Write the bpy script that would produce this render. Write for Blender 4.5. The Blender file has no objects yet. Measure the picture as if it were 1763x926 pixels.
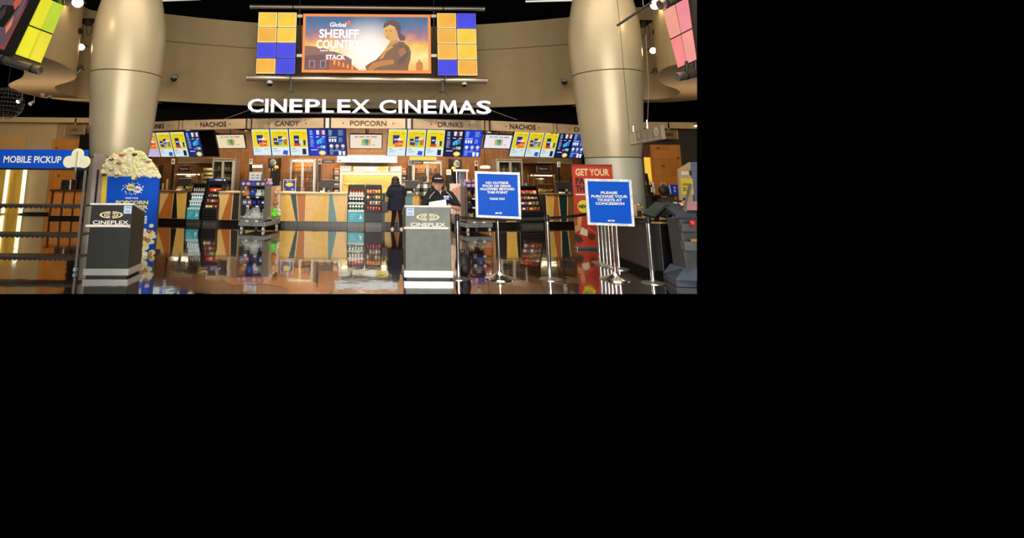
import bpy, bmesh, math, random
from mathutils import Vector, Matrix

random.seed(7)
SC = bpy.context.scene
COL = SC.collection

# ---------------------------------------------------------------- camera
FW, FH = 1763.0, 926.0          # image frame
F, PPX, PPY, YH, EYE = 880.0, 632.0, 150.0, 303.0, 1.6
PITCH = math.atan((YH - PPY) / F)
ROLL = math.radians(0.45)
RC = Matrix.Rotation(math.pi / 2 + PITCH, 3, 'X') @ Matrix.Rotation(ROLL, 3, 'Z')
EYEV = Vector((0, 0, EYE))
cam = bpy.data.cameras.new('camera')
cam.sensor_fit = 'HORIZONTAL'
cam.sensor_width = 36.0
cam.lens = F * 36.0 / FW
cam.shift_x = (FW / 2 - PPX) / FW
cam.shift_y = (PPY - FH / 2) / FW
cam.clip_start = 0.1
cam.clip_end = 200
camo = bpy.data.objects.new('camera', cam)
COL.objects.link(camo)
camo.matrix_world = Matrix.Translation(EYEV) @ RC.to_4x4()
SC.camera = camo

# ---------------------------------------------------------------- world, lights, exposure
SC.view_settings.view_transform = 'Standard'
SC.view_settings.look = 'None'
SC.view_settings.exposure = 0.0
SC.view_settings.gamma = 1.0
SC.view_settings.use_curve_mapping = False
world = bpy.data.worlds.new('world')
SC.world = world
world.use_nodes = True
world.node_tree.nodes['Background'].inputs[0].default_value = (0, 0, 0, 1)
world.node_tree.nodes['Background'].inputs[1].default_value = 0.0


def area(name, loc, target, sx, sy, power, col=(1, .85, .66), spread=180):
    l = bpy.data.lights.new(name, 'AREA')
    l.shape = 'RECTANGLE'
    l.size, l.size_y = sx, sy
    l.energy = power
    l.color = col
    l.spread = math.radians(spread)
    o = bpy.data.objects.new(name, l)
    COL.objects.link(o)
    o.location = loc
    o.rotation_euler = (Vector(target) - Vector(loc)).to_track_quat('-Z', 'Y').to_euler()
    return o


def spot(name, loc, target, power, col=(1, .85, .66), angle=90, blend=.6, r=.08):
    l = bpy.data.lights.new(name, 'SPOT')
    l.energy = power
    l.color = col
    l.spot_size = math.radians(angle)
    l.spot_blend = blend
    l.shadow_soft_size = r
    o = bpy.data.objects.new(name, l)
    COL.objects.link(o)
    o.location = loc
    o.rotation_euler = (Vector(target) - Vector(loc)).to_track_quat('-Z', 'Y').to_euler()
    return o


area('hall_light', (0, 8, 8.7), (0, 9.5, 0), 15, 6, 900, (1, .85, .64))
for k in range(-2, 3):          # tall glass entrance behind the camera
    area('entrance_daylight', (k * 2.6, -5.5, 2.9), (k * 1.6, 12, 2.6), 1.5, 4.6, 480, (1, .94, .86))
for k in range(-4, 5):          # down lights over the counter front
    spot('counter_downlight', (k * 1.7, 14.6 + .012 * k * k, 6.4), (k * 1.75, 17.3, 0.4), 520, (1, .84, .62), 70, .8, .15)
for k in range(-3, 4):          # strip lights above the back counter
    area('back_counter_light', (k * 2.3, 18.9 + .13 * k * k * .6, 3.28), (k * 2.3, 19.5 + .08 * k * k, 1.0), 1.9, .25, (170, 150, 95, 60)[abs(k)], (1, .78, .5))
area('left_lobby_light', (-11.5, 16.5, 4.0), (-13, 20.5, 1.2), 5, 1.2, 130, (1, .74, .42))
area('right_lobby_light', (11.6, 16.5, 3.8), (12.4, 20.5, 1.2), 3, 1.2, 70, (1, .74, .42))
area('left_soffit_fill', (-9.5, 14.2, 2.9), (-9.5, 14.0, 5), 5, 1.5, 70, (1, .8, .55))  # unseen uplight added to brighten the underside of the left soffit
area('right_soffit_fill', (9.6, 14.2, 2.9), (9.6, 14.0, 5), 3.5, 1.5, 45, (1, .8, .55))  # its added counterpart, out of sight, filling the right soffit from below


# ---------------------------------------------------------------- picture measurements to places
def ray(px, py):
    return RC @ Vector(((px - PPX) / F, -(py - PPY) / F, -1.0))


def W(px, py, Y):
    d = ray(px, py)
    return EYEV + d * (Y / d.y)


def G(px, py, z=0.0):
    d = ray(px, py)
    return EYEV + d * ((z - EYE) / d.z)


def project(p):
    q = RC.transposed() @ (Vector(p) - EYEV)
    return PPX + F * q.x / -q.z, PPY - F * q.y / -q.z


COUNTER = (16.85, 30.0)
MENU = (16.4, 18.0)


def A(px, py, off=0.0, arc=COUNTER):
    """point on the (convex) arc 'off' metres behind its front, and its heading"""
    yf, R = arc
    c = Vector((0, yf + R))
    d = ray(px, py)
    dx, dy = d.x, d.y
    r = R - off
    a = dx * dx + dy * dy
    b = -2 * dy * c.y
    cc = c.y * c.y - r * r
    t = (-b - math.sqrt(max(b * b - 4 * a * cc, 0))) / (2 * a)
    p = EYEV + d * t
    return p, math.atan2(p.x, c.y - p.y)


# ---------------------------------------------------------------- materials
def lin(h):
    h = h.lstrip('#')
    r = [int(h[i:i + 2], 16) / 255 for i in (0, 2, 4)]
    return tuple(c / 12.92 if c <= .04045 else ((c + .055) / 1.055) ** 2.4 for c in r) + (1,)


MATS = {}


def mat(name, col, rough=.5, metal=0.0, emit=0.0, vary=.12, scale=14.0, spec=.5, coat=0.0, alpha=None, trans=0.0, bump=0.0, stretch=None):
    if name in MATS:
        return MATS[name]
    m = bpy.data.materials.new(name)
    m.use_nodes = True
    nt = m.node_tree
    b = nt.nodes['Principled BSDF']
    c = lin(col) if isinstance(col, str) else col
    b.inputs['Roughness'].default_value = rough
    b.inputs['Metallic'].default_value = metal
    b.inputs['Specular IOR Level'].default_value = spec
    b.inputs['Coat Weight'].default_value = coat
    if emit:
        b.inputs['Base Color'].default_value = (0.01, 0.01, 0.01, 1)
        b.inputs['Emission Color'].default_value = c
        b.inputs['Emission Strength'].default_value = emit
        b.inputs['Roughness'].default_value = .35
    else:
        tc = nt.nodes.new('ShaderNodeTexCoord')
        mp = nt.nodes.new('ShaderNodeMapping')
        if stretch:
            mp.inputs['Scale'].default_value = stretch
        n = nt.nodes.new('ShaderNodeTexNoise')
        n.inputs['Scale'].default_value = scale
        n.inputs['Detail'].default_value = 5
        r = nt.nodes.new('ShaderNodeValToRGB')
        r.color_ramp.elements[0].position = .3
        r.color_ramp.elements[1].position = .7
        r.color_ramp.elements[0].color = tuple(x * (1 - vary) for x in c[:3]) + (1,)
        r.color_ramp.elements[1].color = tuple(min(1, x * (1 + vary)) for x in c[:3]) + (1,)
        nt.links.new(tc.outputs['Object'], mp.inputs[0])
        nt.links.new(mp.outputs[0], n.inputs['Vector'])
        nt.links.new(n.outputs['Fac'], r.inputs[0])
        nt.links.new(r.outputs[0], b.inputs['Base Color'])
        if bump:
            bp = nt.nodes.new('ShaderNodeBump')
            bp.inputs['Strength'].default_value = bump
            bp.inputs['Distance'].default_value = .01
            nt.links.new(n.outputs['Fac'], bp.inputs['Height'])
            nt.links.new(bp.outputs[0], b.inputs['Normal'])
    if trans:
        b.inputs['Transmission Weight'].default_value = trans
    if alpha is not None:
        b.inputs['Alpha'].default_value = alpha
    MATS[name] = m
    return m


def E(col, s=1.0):
    """a lit screen colour"""
    return mat('screen_%s_%.2f' % (col.strip('#'), s), col, emit=s)


def P_(col, rough=.55):
    return mat('print_%s_%.2f' % (col.strip('#'), rough), col, rough=rough, vary=.05)


def tile_mat(name, c1, c2, mortar, sx, sz, rough=.45, msize=.01, coords='Object', square=None):
    m = bpy.data.materials.new(name)
    m.use_nodes = True
    nt = m.node_tree
    b = nt.nodes['Principled BSDF']
    b.inputs['Roughness'].default_value = rough
    tc = nt.nodes.new('ShaderNodeTexCoord')
    sep = nt.nodes.new('ShaderNodeSeparateXYZ')
    cmb = nt.nodes.new('ShaderNodeCombineXYZ')
    nt.links.new(tc.outputs[coords], sep.inputs[0])
    nt.links.new(sep.outputs['X'], cmb.inputs['X'])
    nt.links.new(sep.outputs['Z'], cmb.inputs['Y'])
    br = nt.nodes.new('ShaderNodeTexBrick')
    br.inputs['Color1'].default_value = lin(c1)
    br.inputs['Color2'].default_value = lin(c2)
    br.inputs['Mortar'].default_value = lin(mortar)
    br.inputs['Scale'].default_value = 1
    br.inputs['Brick Width'].default_value = sx
    br.inputs['Row Height'].default_value = sz
    br.inputs['Mortar Size'].default_value = msize
    br.offset = 0.0
    nt.links.new(cmb.outputs[0], br.inputs['Vector'])
    nt.links.new(br.outputs['Color'], b.inputs['Base Color'])
    MATS[name] = m
    return m


M_BLACK = mat('black_plastic', '#0c0c0d', .45)
M_BLACKM = mat('matte_black', '#070707', .9, spec=.2)
M_DARK = mat('dark_grey', '#1d1e20', .5)
M_CHROME = mat('polished_chrome', '#f2f0ec', .2, 1.0, vary=.03)
M_STEEL = mat('brushed_steel', '#a9a6a0', .35, .9, vary=.06)
M_PIPE = mat('pipe_metal', '#8d857a', .35, .8, vary=.05)
M_WHITE = mat('white_plastic', '#eceae4', .45, vary=.03)
M_GREY = mat('grey_plastic', '#8f959a', .5)
M_BEIGE = mat('beige_plaster', '#a28e69', .75, vary=.05, scale=1.3)
M_SOFFIT = mat('brown_soffit', '#8f7656', .8, vary=.05, scale=1.3)
M_RIB = mat('black_webbing', '#111214', .8)
M_GLASS = mat('clear_glass', '#ffffff', .03, vary=0.0, trans=1.0, alpha=.25)
M_WOOD = mat('orange_wood', '#b0702f', .45, vary=.25, scale=5, stretch=(1, 1, 6))
M_TAN = mat('tan_worktop', '#cbb08a', .3, vary=.1, scale=30)


# ---------------------------------------------------------------- mesh building
_text = {}


def text_geo(s, bold=0.0, ext=0.0, space=1.0):
    k = (s, bold, ext, space)
    if k in _text:
        return _text[k]
    c = bpy.data.curves.new('lettering', 'FONT')
    c.body = s
    c.offset = bold
    c.extrude = ext
    c.resolution_u = 3
    c.space_character = space
    o = bpy.data.objects.new('lettering', c)
    COL.objects.link(o)
    dg = bpy.context.evaluated_depsgraph_get()
    me = bpy.data.meshes.new_from_object(o.evaluated_get(dg))
    vs = [v.co.copy() for v in me.vertices]
    fs = [tuple(p.vertices) for p in me.polygons]
    bpy.data.objects.remove(o)
    bpy.data.curves.remove(c)
    bpy.data.meshes.remove(me)
    xs = [v.x for v in vs] or [0]
    ys = [v.y for v in vs] or [0]
    r = (vs, fs, min(xs), max(xs), min(ys), max(ys))
    _text[k] = r
    return r


class MB:
    """collects faces; build() links them as ONE mesh object"""

    def __init__(s):
        s.v, s.f, s.mi, s.sm, s.ms = [], [], [], [], []
        s.M = Matrix.Identity(4)

    def _m(s, m):
        if m not in s.ms:
            s.ms.append(m)
        return s.ms.index(m)

    def add(s, vs, fs, m, smooth=False):
        b = len(s.v)
        s.v += [s.M @ Vector(v) for v in vs]
        k = s._m(m)
        for f in fs:
            s.f.append([i + b for i in f])
            s.mi.append(k)
            s.sm.append(smooth)
        return s

    def box(s, x0, x1, y0, y1, z0, z1, m):
        v = [(x, y, z) for z in (z0, z1) for y in (y0, y1) for x in (x0, x1)]
        return s.add(v, [(0, 2, 3, 1), (4, 5, 7, 6), (0, 1, 5, 4), (2, 6, 7, 3), (0, 4, 6, 2), (1, 3, 7, 5)], m)

    def poly(s, pts, m):
        return s.add(pts, [tuple(range(len(pts)))], m)

    def rect(s, x0, x1, z0, z1, y, m):
        return s.poly([(x0, y, z0), (x1, y, z0), (x1, y, z1), (x0, y, z1)], m)

    def fig(s, pts, y, m):
        return s.poly([(x, y, z) for x, z in pts], m)

    def prism(s, pts, vec, m):
        n = len(pts)
        vec = Vector(vec)
        v = [Vector(p) for p in pts] + [Vector(p) + vec for p in pts]
        f = [tuple(range(n - 1, -1, -1)), tuple(range(n, 2 * n))] + [(i, (i + 1) % n, (i + 1) % n + n, i + n) for i in range(n)]
        return s.add(v, f, m)

    def slab(s, pts, y0, y1, m):        # outline in x,z pushed from y0 to y1
        return s.prism([(x, y0, z) for x, z in pts], (0, y1 - y0, 0), m)

    def disc(s, cx, cz, rx, rz, y, m, n=20, a0=0, a1=2 * math.pi):
        full = abs(a1 - a0 - 2 * math.pi) < 1e-6
        k = n if full else n + 1
        return s.poly([(cx + rx * math.cos(a0 + (a1 - a0) * i / n), y, cz + rz * math.sin(a0 + (a1 - a0) * i / n)) for i in range(k)], m)

    def arc(s, cx, cz, rx, rz, w, y, m, a0=0, a1=2 * math.pi, n=24, wz=None):
        wz = wz if wz is not None else w
        v = []
        for i in range(n + 1):
            a = a0 + (a1 - a0) * i / n
            v += [(cx + rx * math.cos(a), y, cz + rz * math.sin(a)), (cx + (rx - w) * math.cos(a), y, cz + (rz - wz) * math.sin(a))]
        return s.add(v, [(2 * i, 2 * i + 1, 2 * i + 3, 2 * i + 2) for i in range(n)], m)

    def tube(s, pts, r, m, n=10, caps=True):
        pts = [Vector(p) for p in pts]
        rs = r if isinstance(r, (list, tuple)) else [r] * len(pts)
        v, f = [], []
        up = None
        for i, p in enumerate(pts):
            t = (pts[min(i + 1, len(pts) - 1)] - pts[max(i - 1, 0)]).normalized()
            if up is None:
                up = t.orthogonal().normalized()
            else:
                up = (up - t * up.dot(t)).normalized()
            w = t.cross(up)
            for j in range(n):
                a = 2 * math.pi * j / n
                v.append(p + (up * math.cos(a) + w * math.sin(a)) * rs[i])
        for i in range(len(pts) - 1):
            for j in range(n):
                f.append((i * n + j, i * n + (j + 1) % n, (i + 1) * n + (j + 1) % n, (i + 1) * n + j))
        s.add(v, f, m, True)
        if caps:
            s.add(v[:n], [tuple(range(n - 1, -1, -1))], m)
            s.add(v[-n:], [tuple(range(n))], m)
        return s

    def lathe(s, prof, m, cx=0, cy=0, n=24, smooth=True, cap=True):
        v, f = [], []
        for r, z in prof:
            for j in range(n):
                a = 2 * math.pi * j / n
                v.append((cx + r * math.cos(a), cy + r * math.sin(a), z))
        for i in range(len(prof) - 1):
            for j in range(n):
                f.append((i * n + j, i * n + (j + 1) % n, (i + 1) * n + (j + 1) % n, (i + 1) * n + j))
        s.add(v, f, m, smooth)
        if cap:
            if prof[0][0] > 1e-5:
                s.add(v[:n], [tuple(range(n - 1, -1, -1))], m)
            if prof[-1][0] > 1e-5:
                s.add(v[-n:], [tuple(range(n))], m)
        return s

    def ball(s, c, r, m, n=14, k=8, lo=0.0, hi=1.0):
        r = (r, r, r) if not isinstance(r, (tuple, list)) else r
        v, f = [], []
        for i in range(k + 1):
            a = -math.pi / 2 + math.pi * (lo + (hi - lo) * i / k)
            for j in range(n):
                b = 2 * math.pi * j / n
                v.append((c[0] + r[0] * math.cos(a) * math.cos(b), c[1] + r[1] * math.cos(a) * math.sin(b), c[2] + r[2] * math.sin(a)))
        for i in range(k):
            for j in range(n):
                f.append((i * n + j, i * n + (j + 1) % n, (i + 1) * n + (j + 1) % n, (i + 1) * n + j))
        return s.add(v, f, m, True)

    def text(s, t, cx, cz, h, y, m, w=None, bold=0.0, ext=0.0, space=1.0, slant=0.0, mirror=False):
        vs, fs, x0, x1, y0, y1 = text_geo(t, bold, .5 if ext else 0.0, space)
        sz = h / (y1 - y0)
        sx = (w / (x1 - x0)) if w else sz
        out = []
        for v in vs:
            lx = (v.x - (x0 + x1) / 2) * sx
            lz = (v.y - (y0 + y1) / 2) * sz
            out.append((cx + lx + slant * lz, y - v.z * 2 * ext * .5 if ext else y, cz + lz))
        return s.add(out, fs, m)

    def build(s, name, parent=None, loc=None, rot=None, bevel=0.0, seg=2, subsurf=0):
        me = bpy.data.meshes.new(name)
        me.from_pydata([tuple(v) for v in s.v], [], s.f)
        for m in s.ms:
            me.materials.append(m)
        me.polygons.foreach_set('material_index', s.mi)
        me.polygons.foreach_set('use_smooth', s.sm)
        me.update()
        if any(s.sm):
            me.set_sharp_from_angle(angle=math.radians(38))
        o = bpy.data.objects.new(name, me)
        COL.objects.link(o)
        if parent:
            o.parent = parent
        if loc is not None:
            o.location = loc
        if rot is not None:
            o.rotation_euler = rot
        if bevel:
            b = o.modifiers.new('bevel', 'BEVEL')
            b.width = bevel
            b.segments = seg
            b.limit_method = 'ANGLE'
        return o


def tag(o, label=None, cat=None, group=None, kind=None):
    if label:
        o['label'] = label
    if cat:
        o['category'] = cat
    if group:
        o['group'] = group
    if kind:
        o['kind'] = kind
    return o


def thing(name, label, cat, loc=(0, 0, 0), rz=0.0, group=None, rot=None):
    o = bpy.data.objects.new(name, None)
    o.empty_display_size = .1
    COL.objects.link(o)
    o.location = loc
    o.rotation_euler = rot or (0, 0, rz)
    return tag(o, label, cat, group)


def structure(mb, name, **k):
    return tag(mb.build(name, **k), kind='structure')


def copy_thing(o, label=None, loc=None, rot=None, group=None):
    c = o.copy()
    COL.objects.link(c)
    if loc is not None:
        c.location = loc
    if rot is not None:
        c.rotation_euler = rot
    if label:
        c['label'] = label
    if group:
        c['group'] = group
    for ch in [x for x in COL.objects if x.parent == o]:
        d = ch.copy()
        d.parent = c
        COL.objects.link(d)
        for g in [x for x in COL.objects if x.parent == ch]:
            e = g.copy()
            e.parent = d
            COL.objects.link(e)
    return c


def span(px0, px1, py, Y):
    return W(px1, py, Y).x - W(px0, py, Y).x

# ================================================================ SETTING
# floor: dark polished terrazzo with curved inlays
def floor_mat():
    m = bpy.data.materials.new('polished_terrazzo')
    m.use_nodes = True
    nt = m.node_tree
    b = nt.nodes['Principled BSDF']
    L = nt.links.new
    tc = nt.nodes.new('ShaderNodeTexCoord')
    n1 = nt.nodes.new('ShaderNodeTexNoise')
    n1.inputs['Scale'].default_value = .55
    n1.inputs['Detail'].default_value = 3
    r1 = nt.nodes.new('ShaderNodeValToRGB')
    r1.color_ramp.elements[0].position, r1.color_ramp.elements[0].color = .4, lin('#120c0a')
    r1.color_ramp.elements[1].position, r1.color_ramp.elements[1].color = .62, lin('#241813')
    L(tc.outputs['Object'], n1.inputs['Vector'])
    L(n1.outputs['Fac'], r1.inputs[0])
    v = nt.nodes.new('ShaderNodeTexNoise')
    v.inputs['Scale'].default_value = 60
    L(tc.outputs['Object'], v.inputs['Vector'])
    mx = nt.nodes.new('ShaderNodeMixRGB')
    mx.blend_type = 'OVERLAY'
    mx.inputs[0].default_value = .35
    L(r1.outputs[0], mx.inputs[1])
    L(v.outputs['Fac'], mx.inputs[2])
    L(mx.outputs[0], b.inputs['Base Color'])
    b.inputs['Roughness'].default_value = .09
    b.inputs['IOR'].default_value = 2.0
    b.inputs['Coat Weight'].default_value = 1.0
    b.inputs['Coat Roughness'].default_value = .03
    mp = nt.nodes.new('ShaderNodeMapping')
    mp.inputs['Scale'].default_value = (1.5, .9, 1)
    n2 = nt.nodes.new('ShaderNodeTexNoise')
    n2.inputs['Scale'].default_value = 2.6
    n2.inputs['Detail'].default_value = 2
    L(tc.outputs['Object'], mp.inputs[0])
    L(mp.outputs[0], n2.inputs['Vector'])
    bp = nt.nodes.new('ShaderNodeBump')
    bp.inputs['Strength'].default_value = .034
    bp.inputs['Distance'].default_value = .06
    L(n2.outputs['Fac'], bp.inputs['Height'])
    L(bp.outputs[0], b.inputs['Normal'])
    L(bp.outputs[0], b.inputs['Coat Normal'])
    return m


fl = MB()
M_FLOOR = floor_mat()
p0, p1 = G(-120, 506), G(1200, 506)
p2, p3 = G(1200, 352), G(-120, 352)
fl.prism([(p.x, p.y, -.1) for p in (p0, p1, p2, p3)], (0, 0, .1), M_FLOOR)
structure(fl, 'floor')

# inlaid rings of the terrazzo (flush with the floor)
M_INLAY = mat('tan_terrazzo', '#9a6431', .1, coat=.6, vary=.15, scale=40)
M_INLAY2 = mat('plum_terrazzo', '#3a2732', .1, coat=.6, vary=.15, scale=40)


def inlay(cx, cy, r0, r1, a0, a1, m, name, n=40):
    mb = MB()
    v = []
    for i in range(n + 1):
        a = a0 + (a1 - a0) * i / n
        v += [(cx + r0 * math.cos(a), cy + r0 * math.sin(a), .002), (cx + r1 * math.cos(a), cy + r1 * math.sin(a), .002)]
    mb.add(v, [(2 * i, 2 * i + 1, 2 * i + 3, 2 * i + 2) for i in range(n)], m)
    return structure(mb, name)


inlay(-1.62, 7.45, .55, 1.12, -.5, 2.2, M_INLAY, 'trim_1')

# ceiling void far above (black)
cb = MB()
cb.box(-16, 12.6, -2, 26, 9.6, 9.7, M_BLACKM)
structure(cb, 'ceiling')

# ---- concave beige wall above the concession
ZB = W(632, 186, 19.0).z
ZT = W(632, 47, 19.0).z
ZS = (W(632, 90, 19.0)).z


def wallstrip(mb, pts, z0, z1, m, th=.15):
    """a wall that follows plan points (front face first), with thickness to the far side"""
    n = len(pts)
    nor = []
    for i in range(n):
        a, b = Vector(pts[max(i - 1, 0)]), Vector(pts[min(i + 1, n - 1)])
        t = (b - a).normalized()
        nor.append(Vector((-t.y, t.x)))
    front, back = [Vector(p) for p in pts], [Vector(p) + nor[i] * th for i, p in enumerate(pts)]
    v = [(p.x, p.y, z) for z in (z0, z1) for p in front] + [(p.x, p.y, z) for z in (z0, z1) for p in back]
    f = []
    for i in range(n - 1):
        f += [(i, i + 1, n + i + 1, n + i), (2 * n + i + 1, 2 * n + i, 3 * n + i, 3 * n + i + 1),
              (n + i, n + i + 1, 3 * n + i + 1, 3 * n + i), (i + 1, i, 2 * n + i, 2 * n + i + 1)]
    f += [(0, n, 3 * n, 2 * n), (n - 1, 3 * n - 1, 4 * n - 1, 2 * n - 1)]
    mb.add(v, f, m, True)
    return mb


def arcpts(cy, R, a0, a1, n):
    return [(R * math.sin(a0 + (a1 - a0) * i / n), cy + R * math.cos(a0 + (a1 - a0) * i / n)) for i in range(n + 1)]


def plan(px, py, z):
    p = G(px, py, z)
    return (p.x, p.y)


def smooth_curve(pts, k=6):
    out = []
    n = len(pts)
    for i in range(n - 1):
        p0, p1, p2, p3 = [Vector(pts[min(max(j, 0), n - 1)]) for j in (i - 1, i, i + 1, i + 2)]
        for s in range(k):
            t = s / k
            out.append(.5 * ((2 * p1) + (p2 - p0) * t + (2 * p0 - 5 * p1 + 4 * p2 - p3) * t * t + (3 * p1 - p0 - 3 * p2 + p3) * t ** 3))
    out.append(Vector(pts[-1]))
    return [(p.x, p.y) for p in out]


wb = MB()
wpts = arcpts(.6, 18.4, -.43, .43, 48)
wallstrip(wb, wpts, ZB, ZS - .012, M_BEIGE)
wallstrip(wb, [(x * .999, y * .999) for x, y in wpts], ZS - .012, ZS + .012, mat('seam_brown', '#6d5738', .8))
wallstrip(wb, wpts, ZS + .012, ZT, M_BEIGE)
structure(wb, 'wall_back')

# ---- wavy side bulkheads: the wall follows an S, the soffit lies under it
L_wall = [(20, 88), (52, 92), (80, 100), (103, 109), (122, 120), (131, 128), (129, 136), (115, 142), (98, 147), (94, 152), (102, 158), (122, 165), (155, 171)]
L_edge = [(12, 110), (30, 113), (41, 121), (38, 133), (24, 140), (15, 146), (22, 154), (48, 163), (90, 170), (155, 176)]
R_wall = [(1107, 172), (1135, 171), (1158, 167), (1171, 160), (1164, 153), (1146, 147), (1135, 140), (1133, 132), (1138, 122), (1150, 115), (1165, 111), (1182, 106), (1215, 103)]
lw = smooth_curve([plan(x, y, ZB) for x, y in L_wall] + [(-7.35, 17.45)])
rw = smooth_curve([(7.35, 17.45)] + [plan(x, y, ZB) for x, y in R_wall])
m_ = MB()
wallstrip(m_, lw, ZB + .012, ZT, M_BEIGE, .06)
structure(m_, 'wall_left')
m_ = MB()
wallstrip(m_, rw, ZB + .012, ZT, M_BEIGE, .06)
structure(m_, 'wall_right')
le = smooth_curve([plan(x, y, ZB) for x, y in L_edge] + [(-7.35, 18.2)])
m_ = MB()
outer = le
inner = lw
poly = [(p[0], p[1], ZB) for p in inner] + [(p[0], p[1], ZB) for p in reversed(outer)]
m_.prism(poly, (0, 0, .01), M_SOFFIT)
structure(m_, 'ceiling_soffit_left')
m_ = MB()
re_ = smooth_curve([(7.35, 18.2)] + [plan(x, y, ZB) for x, y in [(1107, 177), (1150, 176), (1200, 172), (1225, 168)]])
poly = [(p[0], p[1], ZB) for p in rw] + [(p[0], p[1], ZB) for p in reversed(re_)]
m_.prism(poly, (0, 0, .01), M_SOFFIT)
structure(m_, 'ceiling_soffit_right')

# ---- rear wall of the concession: brown wood tile below, black void above
M_WTILE = tile_mat('wood_wall_tile', '#7a5026', '#663f1e', '#3c2612', .16, .42, .4, .005)
rb = MB()
cyw = COUNTER[0] + COUNTER[1]
rp = [((COUNTER[1] - 3.7) * math.sin(a), cyw - (COUNTER[1] - 3.7) * math.cos(a)) for a in [-.36 + .72 * i / 40 for i in range(41)]]
wallstrip(rb, rp, 0, 3.5, M_WTILE)
wallstrip(rb, rp, 3.5, ZB + .3, M_BLACKM)
structure(rb, 'wall_rear')
# ---- left lobby: bulkhead, wall, wood wall
YL = 21.0
m_ = MB()
a, b = W(-90, 203, YL), W(168, 204, YL)
c = W(0, 212, YL)
m_.box(a.x, b.x, YL - .5, YL, c.z, a.z, M_BEIGE)
structure(m_, 'trim_3')
m_ = MB()
m_.box(a.x, W(90, 300, YL).x, YL, YL + .2, 0, c.z, M_BEIGE)
m_.box(a.x, W(46, 240, YL).x, YL - .05, YL, .0, W(20, 232, YL).z, mat('beige_panel', '#b58e58', .7, vary=.05))
structure(m_, 'wall_left_lobby')
M_OTILE = tile_mat('orange_wall_tile', '#b5762f', '#a26628', '#7c4b20', .34, .34, .4, .004)
m_ = MB()
m_.box(W(89, 300, YL).x, W(175, 300, YL).x, YL - .1, YL + .1, 0, W(110, 241, YL).z, M_OTILE)
m_.box(W(87.5, 300, YL).x, W(89, 300, YL).x, YL - .12, YL, 0, W(110, 240, YL).z, mat('brass_edge', '#d8b070', .3, .7))
m_.box(W(89, 300, YL).x, W(175, 300, YL).x, YL + .05, YL + .2, W(110, 241, YL).z, c.z, M_SOFFIT)
for (u, v) in ((97, 255), (101, 303), (91, 342)):
    q = W(u, v, YL - .1)
    m_.box(q.x - .05, q.x + .05, YL - .11, YL - .1, q.z - .05, q.z + .05, mat('dark_inset', '#6e4318', .5))
structure(m_, 'wall_left_tiled')
m_ = MB()
m_.box(W(139, 300, YL).x, W(170, 300, YL).x, YL - .35, YL - .15, 0, W(146, 231, YL).z, M_BLACKM)
structure(m_, 'wall_left_recess')
m_ = MB()
m_.box(W(34, 366, YL).x, W(175, 366, YL).x, YL - .16, YL - .1, 0, W(90, 366, YL).z + .02, M_BLACK)
structure(m_, 'baseboard_left')
# glowing glass doors at far left
m_ = MB()
dz = W(20, 286, YL).z
xs = [W(x, 330, YL - .2).x for x in (-90, -30, 7, 36)]
MG = mat('gold_glass', '#c9a548', .2, vary=.3, scale=2, stretch=(6, 1, .4))
for i in range(3):
    m_.box(xs[i], xs[i + 1], YL - .22, YL - .16, 0, dz, MG)
structure(m_, 'door_1')
lampm = E('#fff3cf', 1.5)
m_ = MB()
for x0, x1 in ((6, 10), (35.5, 40.5)):
    m_.box(W(x0, 330, YL - .3).x, W(x1, 330, YL - .3).x, YL - .3, YL - .22, .05, dz, lampm)
structure(m_, 'trim_4')
# round vent disc on the beige wall
q = W(56, 247, YL)
m_ = MB()
m_.M = Matrix.Translation((q.x, YL, q.z))
m_.lathe([(0, .0), (.1, .0), (.1, .03), (.085, .03), (.085, .015), (0, .02)], M_BEIGE, n=20)
m_.v = [Vector((v.x, YL - (v.z - q.z), q.z + (v.y - YL))) for v in m_.v]
tag(m_.build('wall_clock'), 'small round disc mounted on the far left beige wall', 'wall disc')

# ---- right lobby
YR = 21.0
m_ = MB()
a, b = W(1090, 212, YR), W(1215, 212, YR)
c = W(1150, 223, YR)
m_.box(a.x, b.x, YR - .5, YR, c.z, a.z, M_BEIGE)
structure(m_, 'trim_5')
m_ = MB()
m_.box(W(1090, 300, YR).x, W(1215, 300, YR).x, YR + .05, YR + .2, 0, c.z, mat('charcoal_wall', '#2b2520', .8))
structure(m_, 'wall_right_lobby')
m_ = MB()
pts = [W(1119, 249, YR - .2), W(1168, 249, YR - .2), W(1172, 345, YR - .2), W(1124, 345, YR - .2)]
m_.box(pts[0].x, pts[1].x, YR - .2, YR - .05, 0, pts[0].z, M_OTILE)
m_.box(pts[1].x, pts[1].x + .05, YR - .22, YR - .05, 0, pts[0].z, mat('brass_edge', '#d8b070', .3, .7))
for (u, v) in ((1133, 255), (1142, 286), (1168, 272)):
    q = W(u, v, YR - .2)
    m_.box(q.x - .06, q.x + .06, YR - .21, YR - .2, q.z - .05, q.z + .05, mat('dark_inset', '#6e4318', .5))
structure(m_, 'wall_right_tiled')
m_ = MB()
m_.box(W(1109.5, 300, YR).x, W(1121, 300, YR).x, YR - .12, YR - .05, W(1115, 318, YR).z, W(1115, 271, YR).z, E('#f2b93a', 1.1))
m_.box(W(1108, 300, YR).x, W(1119, 300, YR).x, YR - .1, YR - .05, W(1115, 271, YR).z, W(1115, 249, YR).z, mat('red_brown', '#4f2718', .6))
structure(m_, 'window_1')
m_ = MB()
m_.box(W(1090, 366, YR).x, W(1215, 366, YR).x, YR - .26, YR - .2, 0, .22, M_BLACK)
structure(m_, 'baseboard_right')

# ================================================================ columns
M_COL = mat('champagne_metal', '#c2b596', .38, .22, vary=.04, scale=2)
M_COLW = mat('pale_column_base', '#b9b8a8', .45, .1, vary=.03)
M_SEAM = mat('column_seam', '#5c4e33', .7)
YC = 13.0


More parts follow.
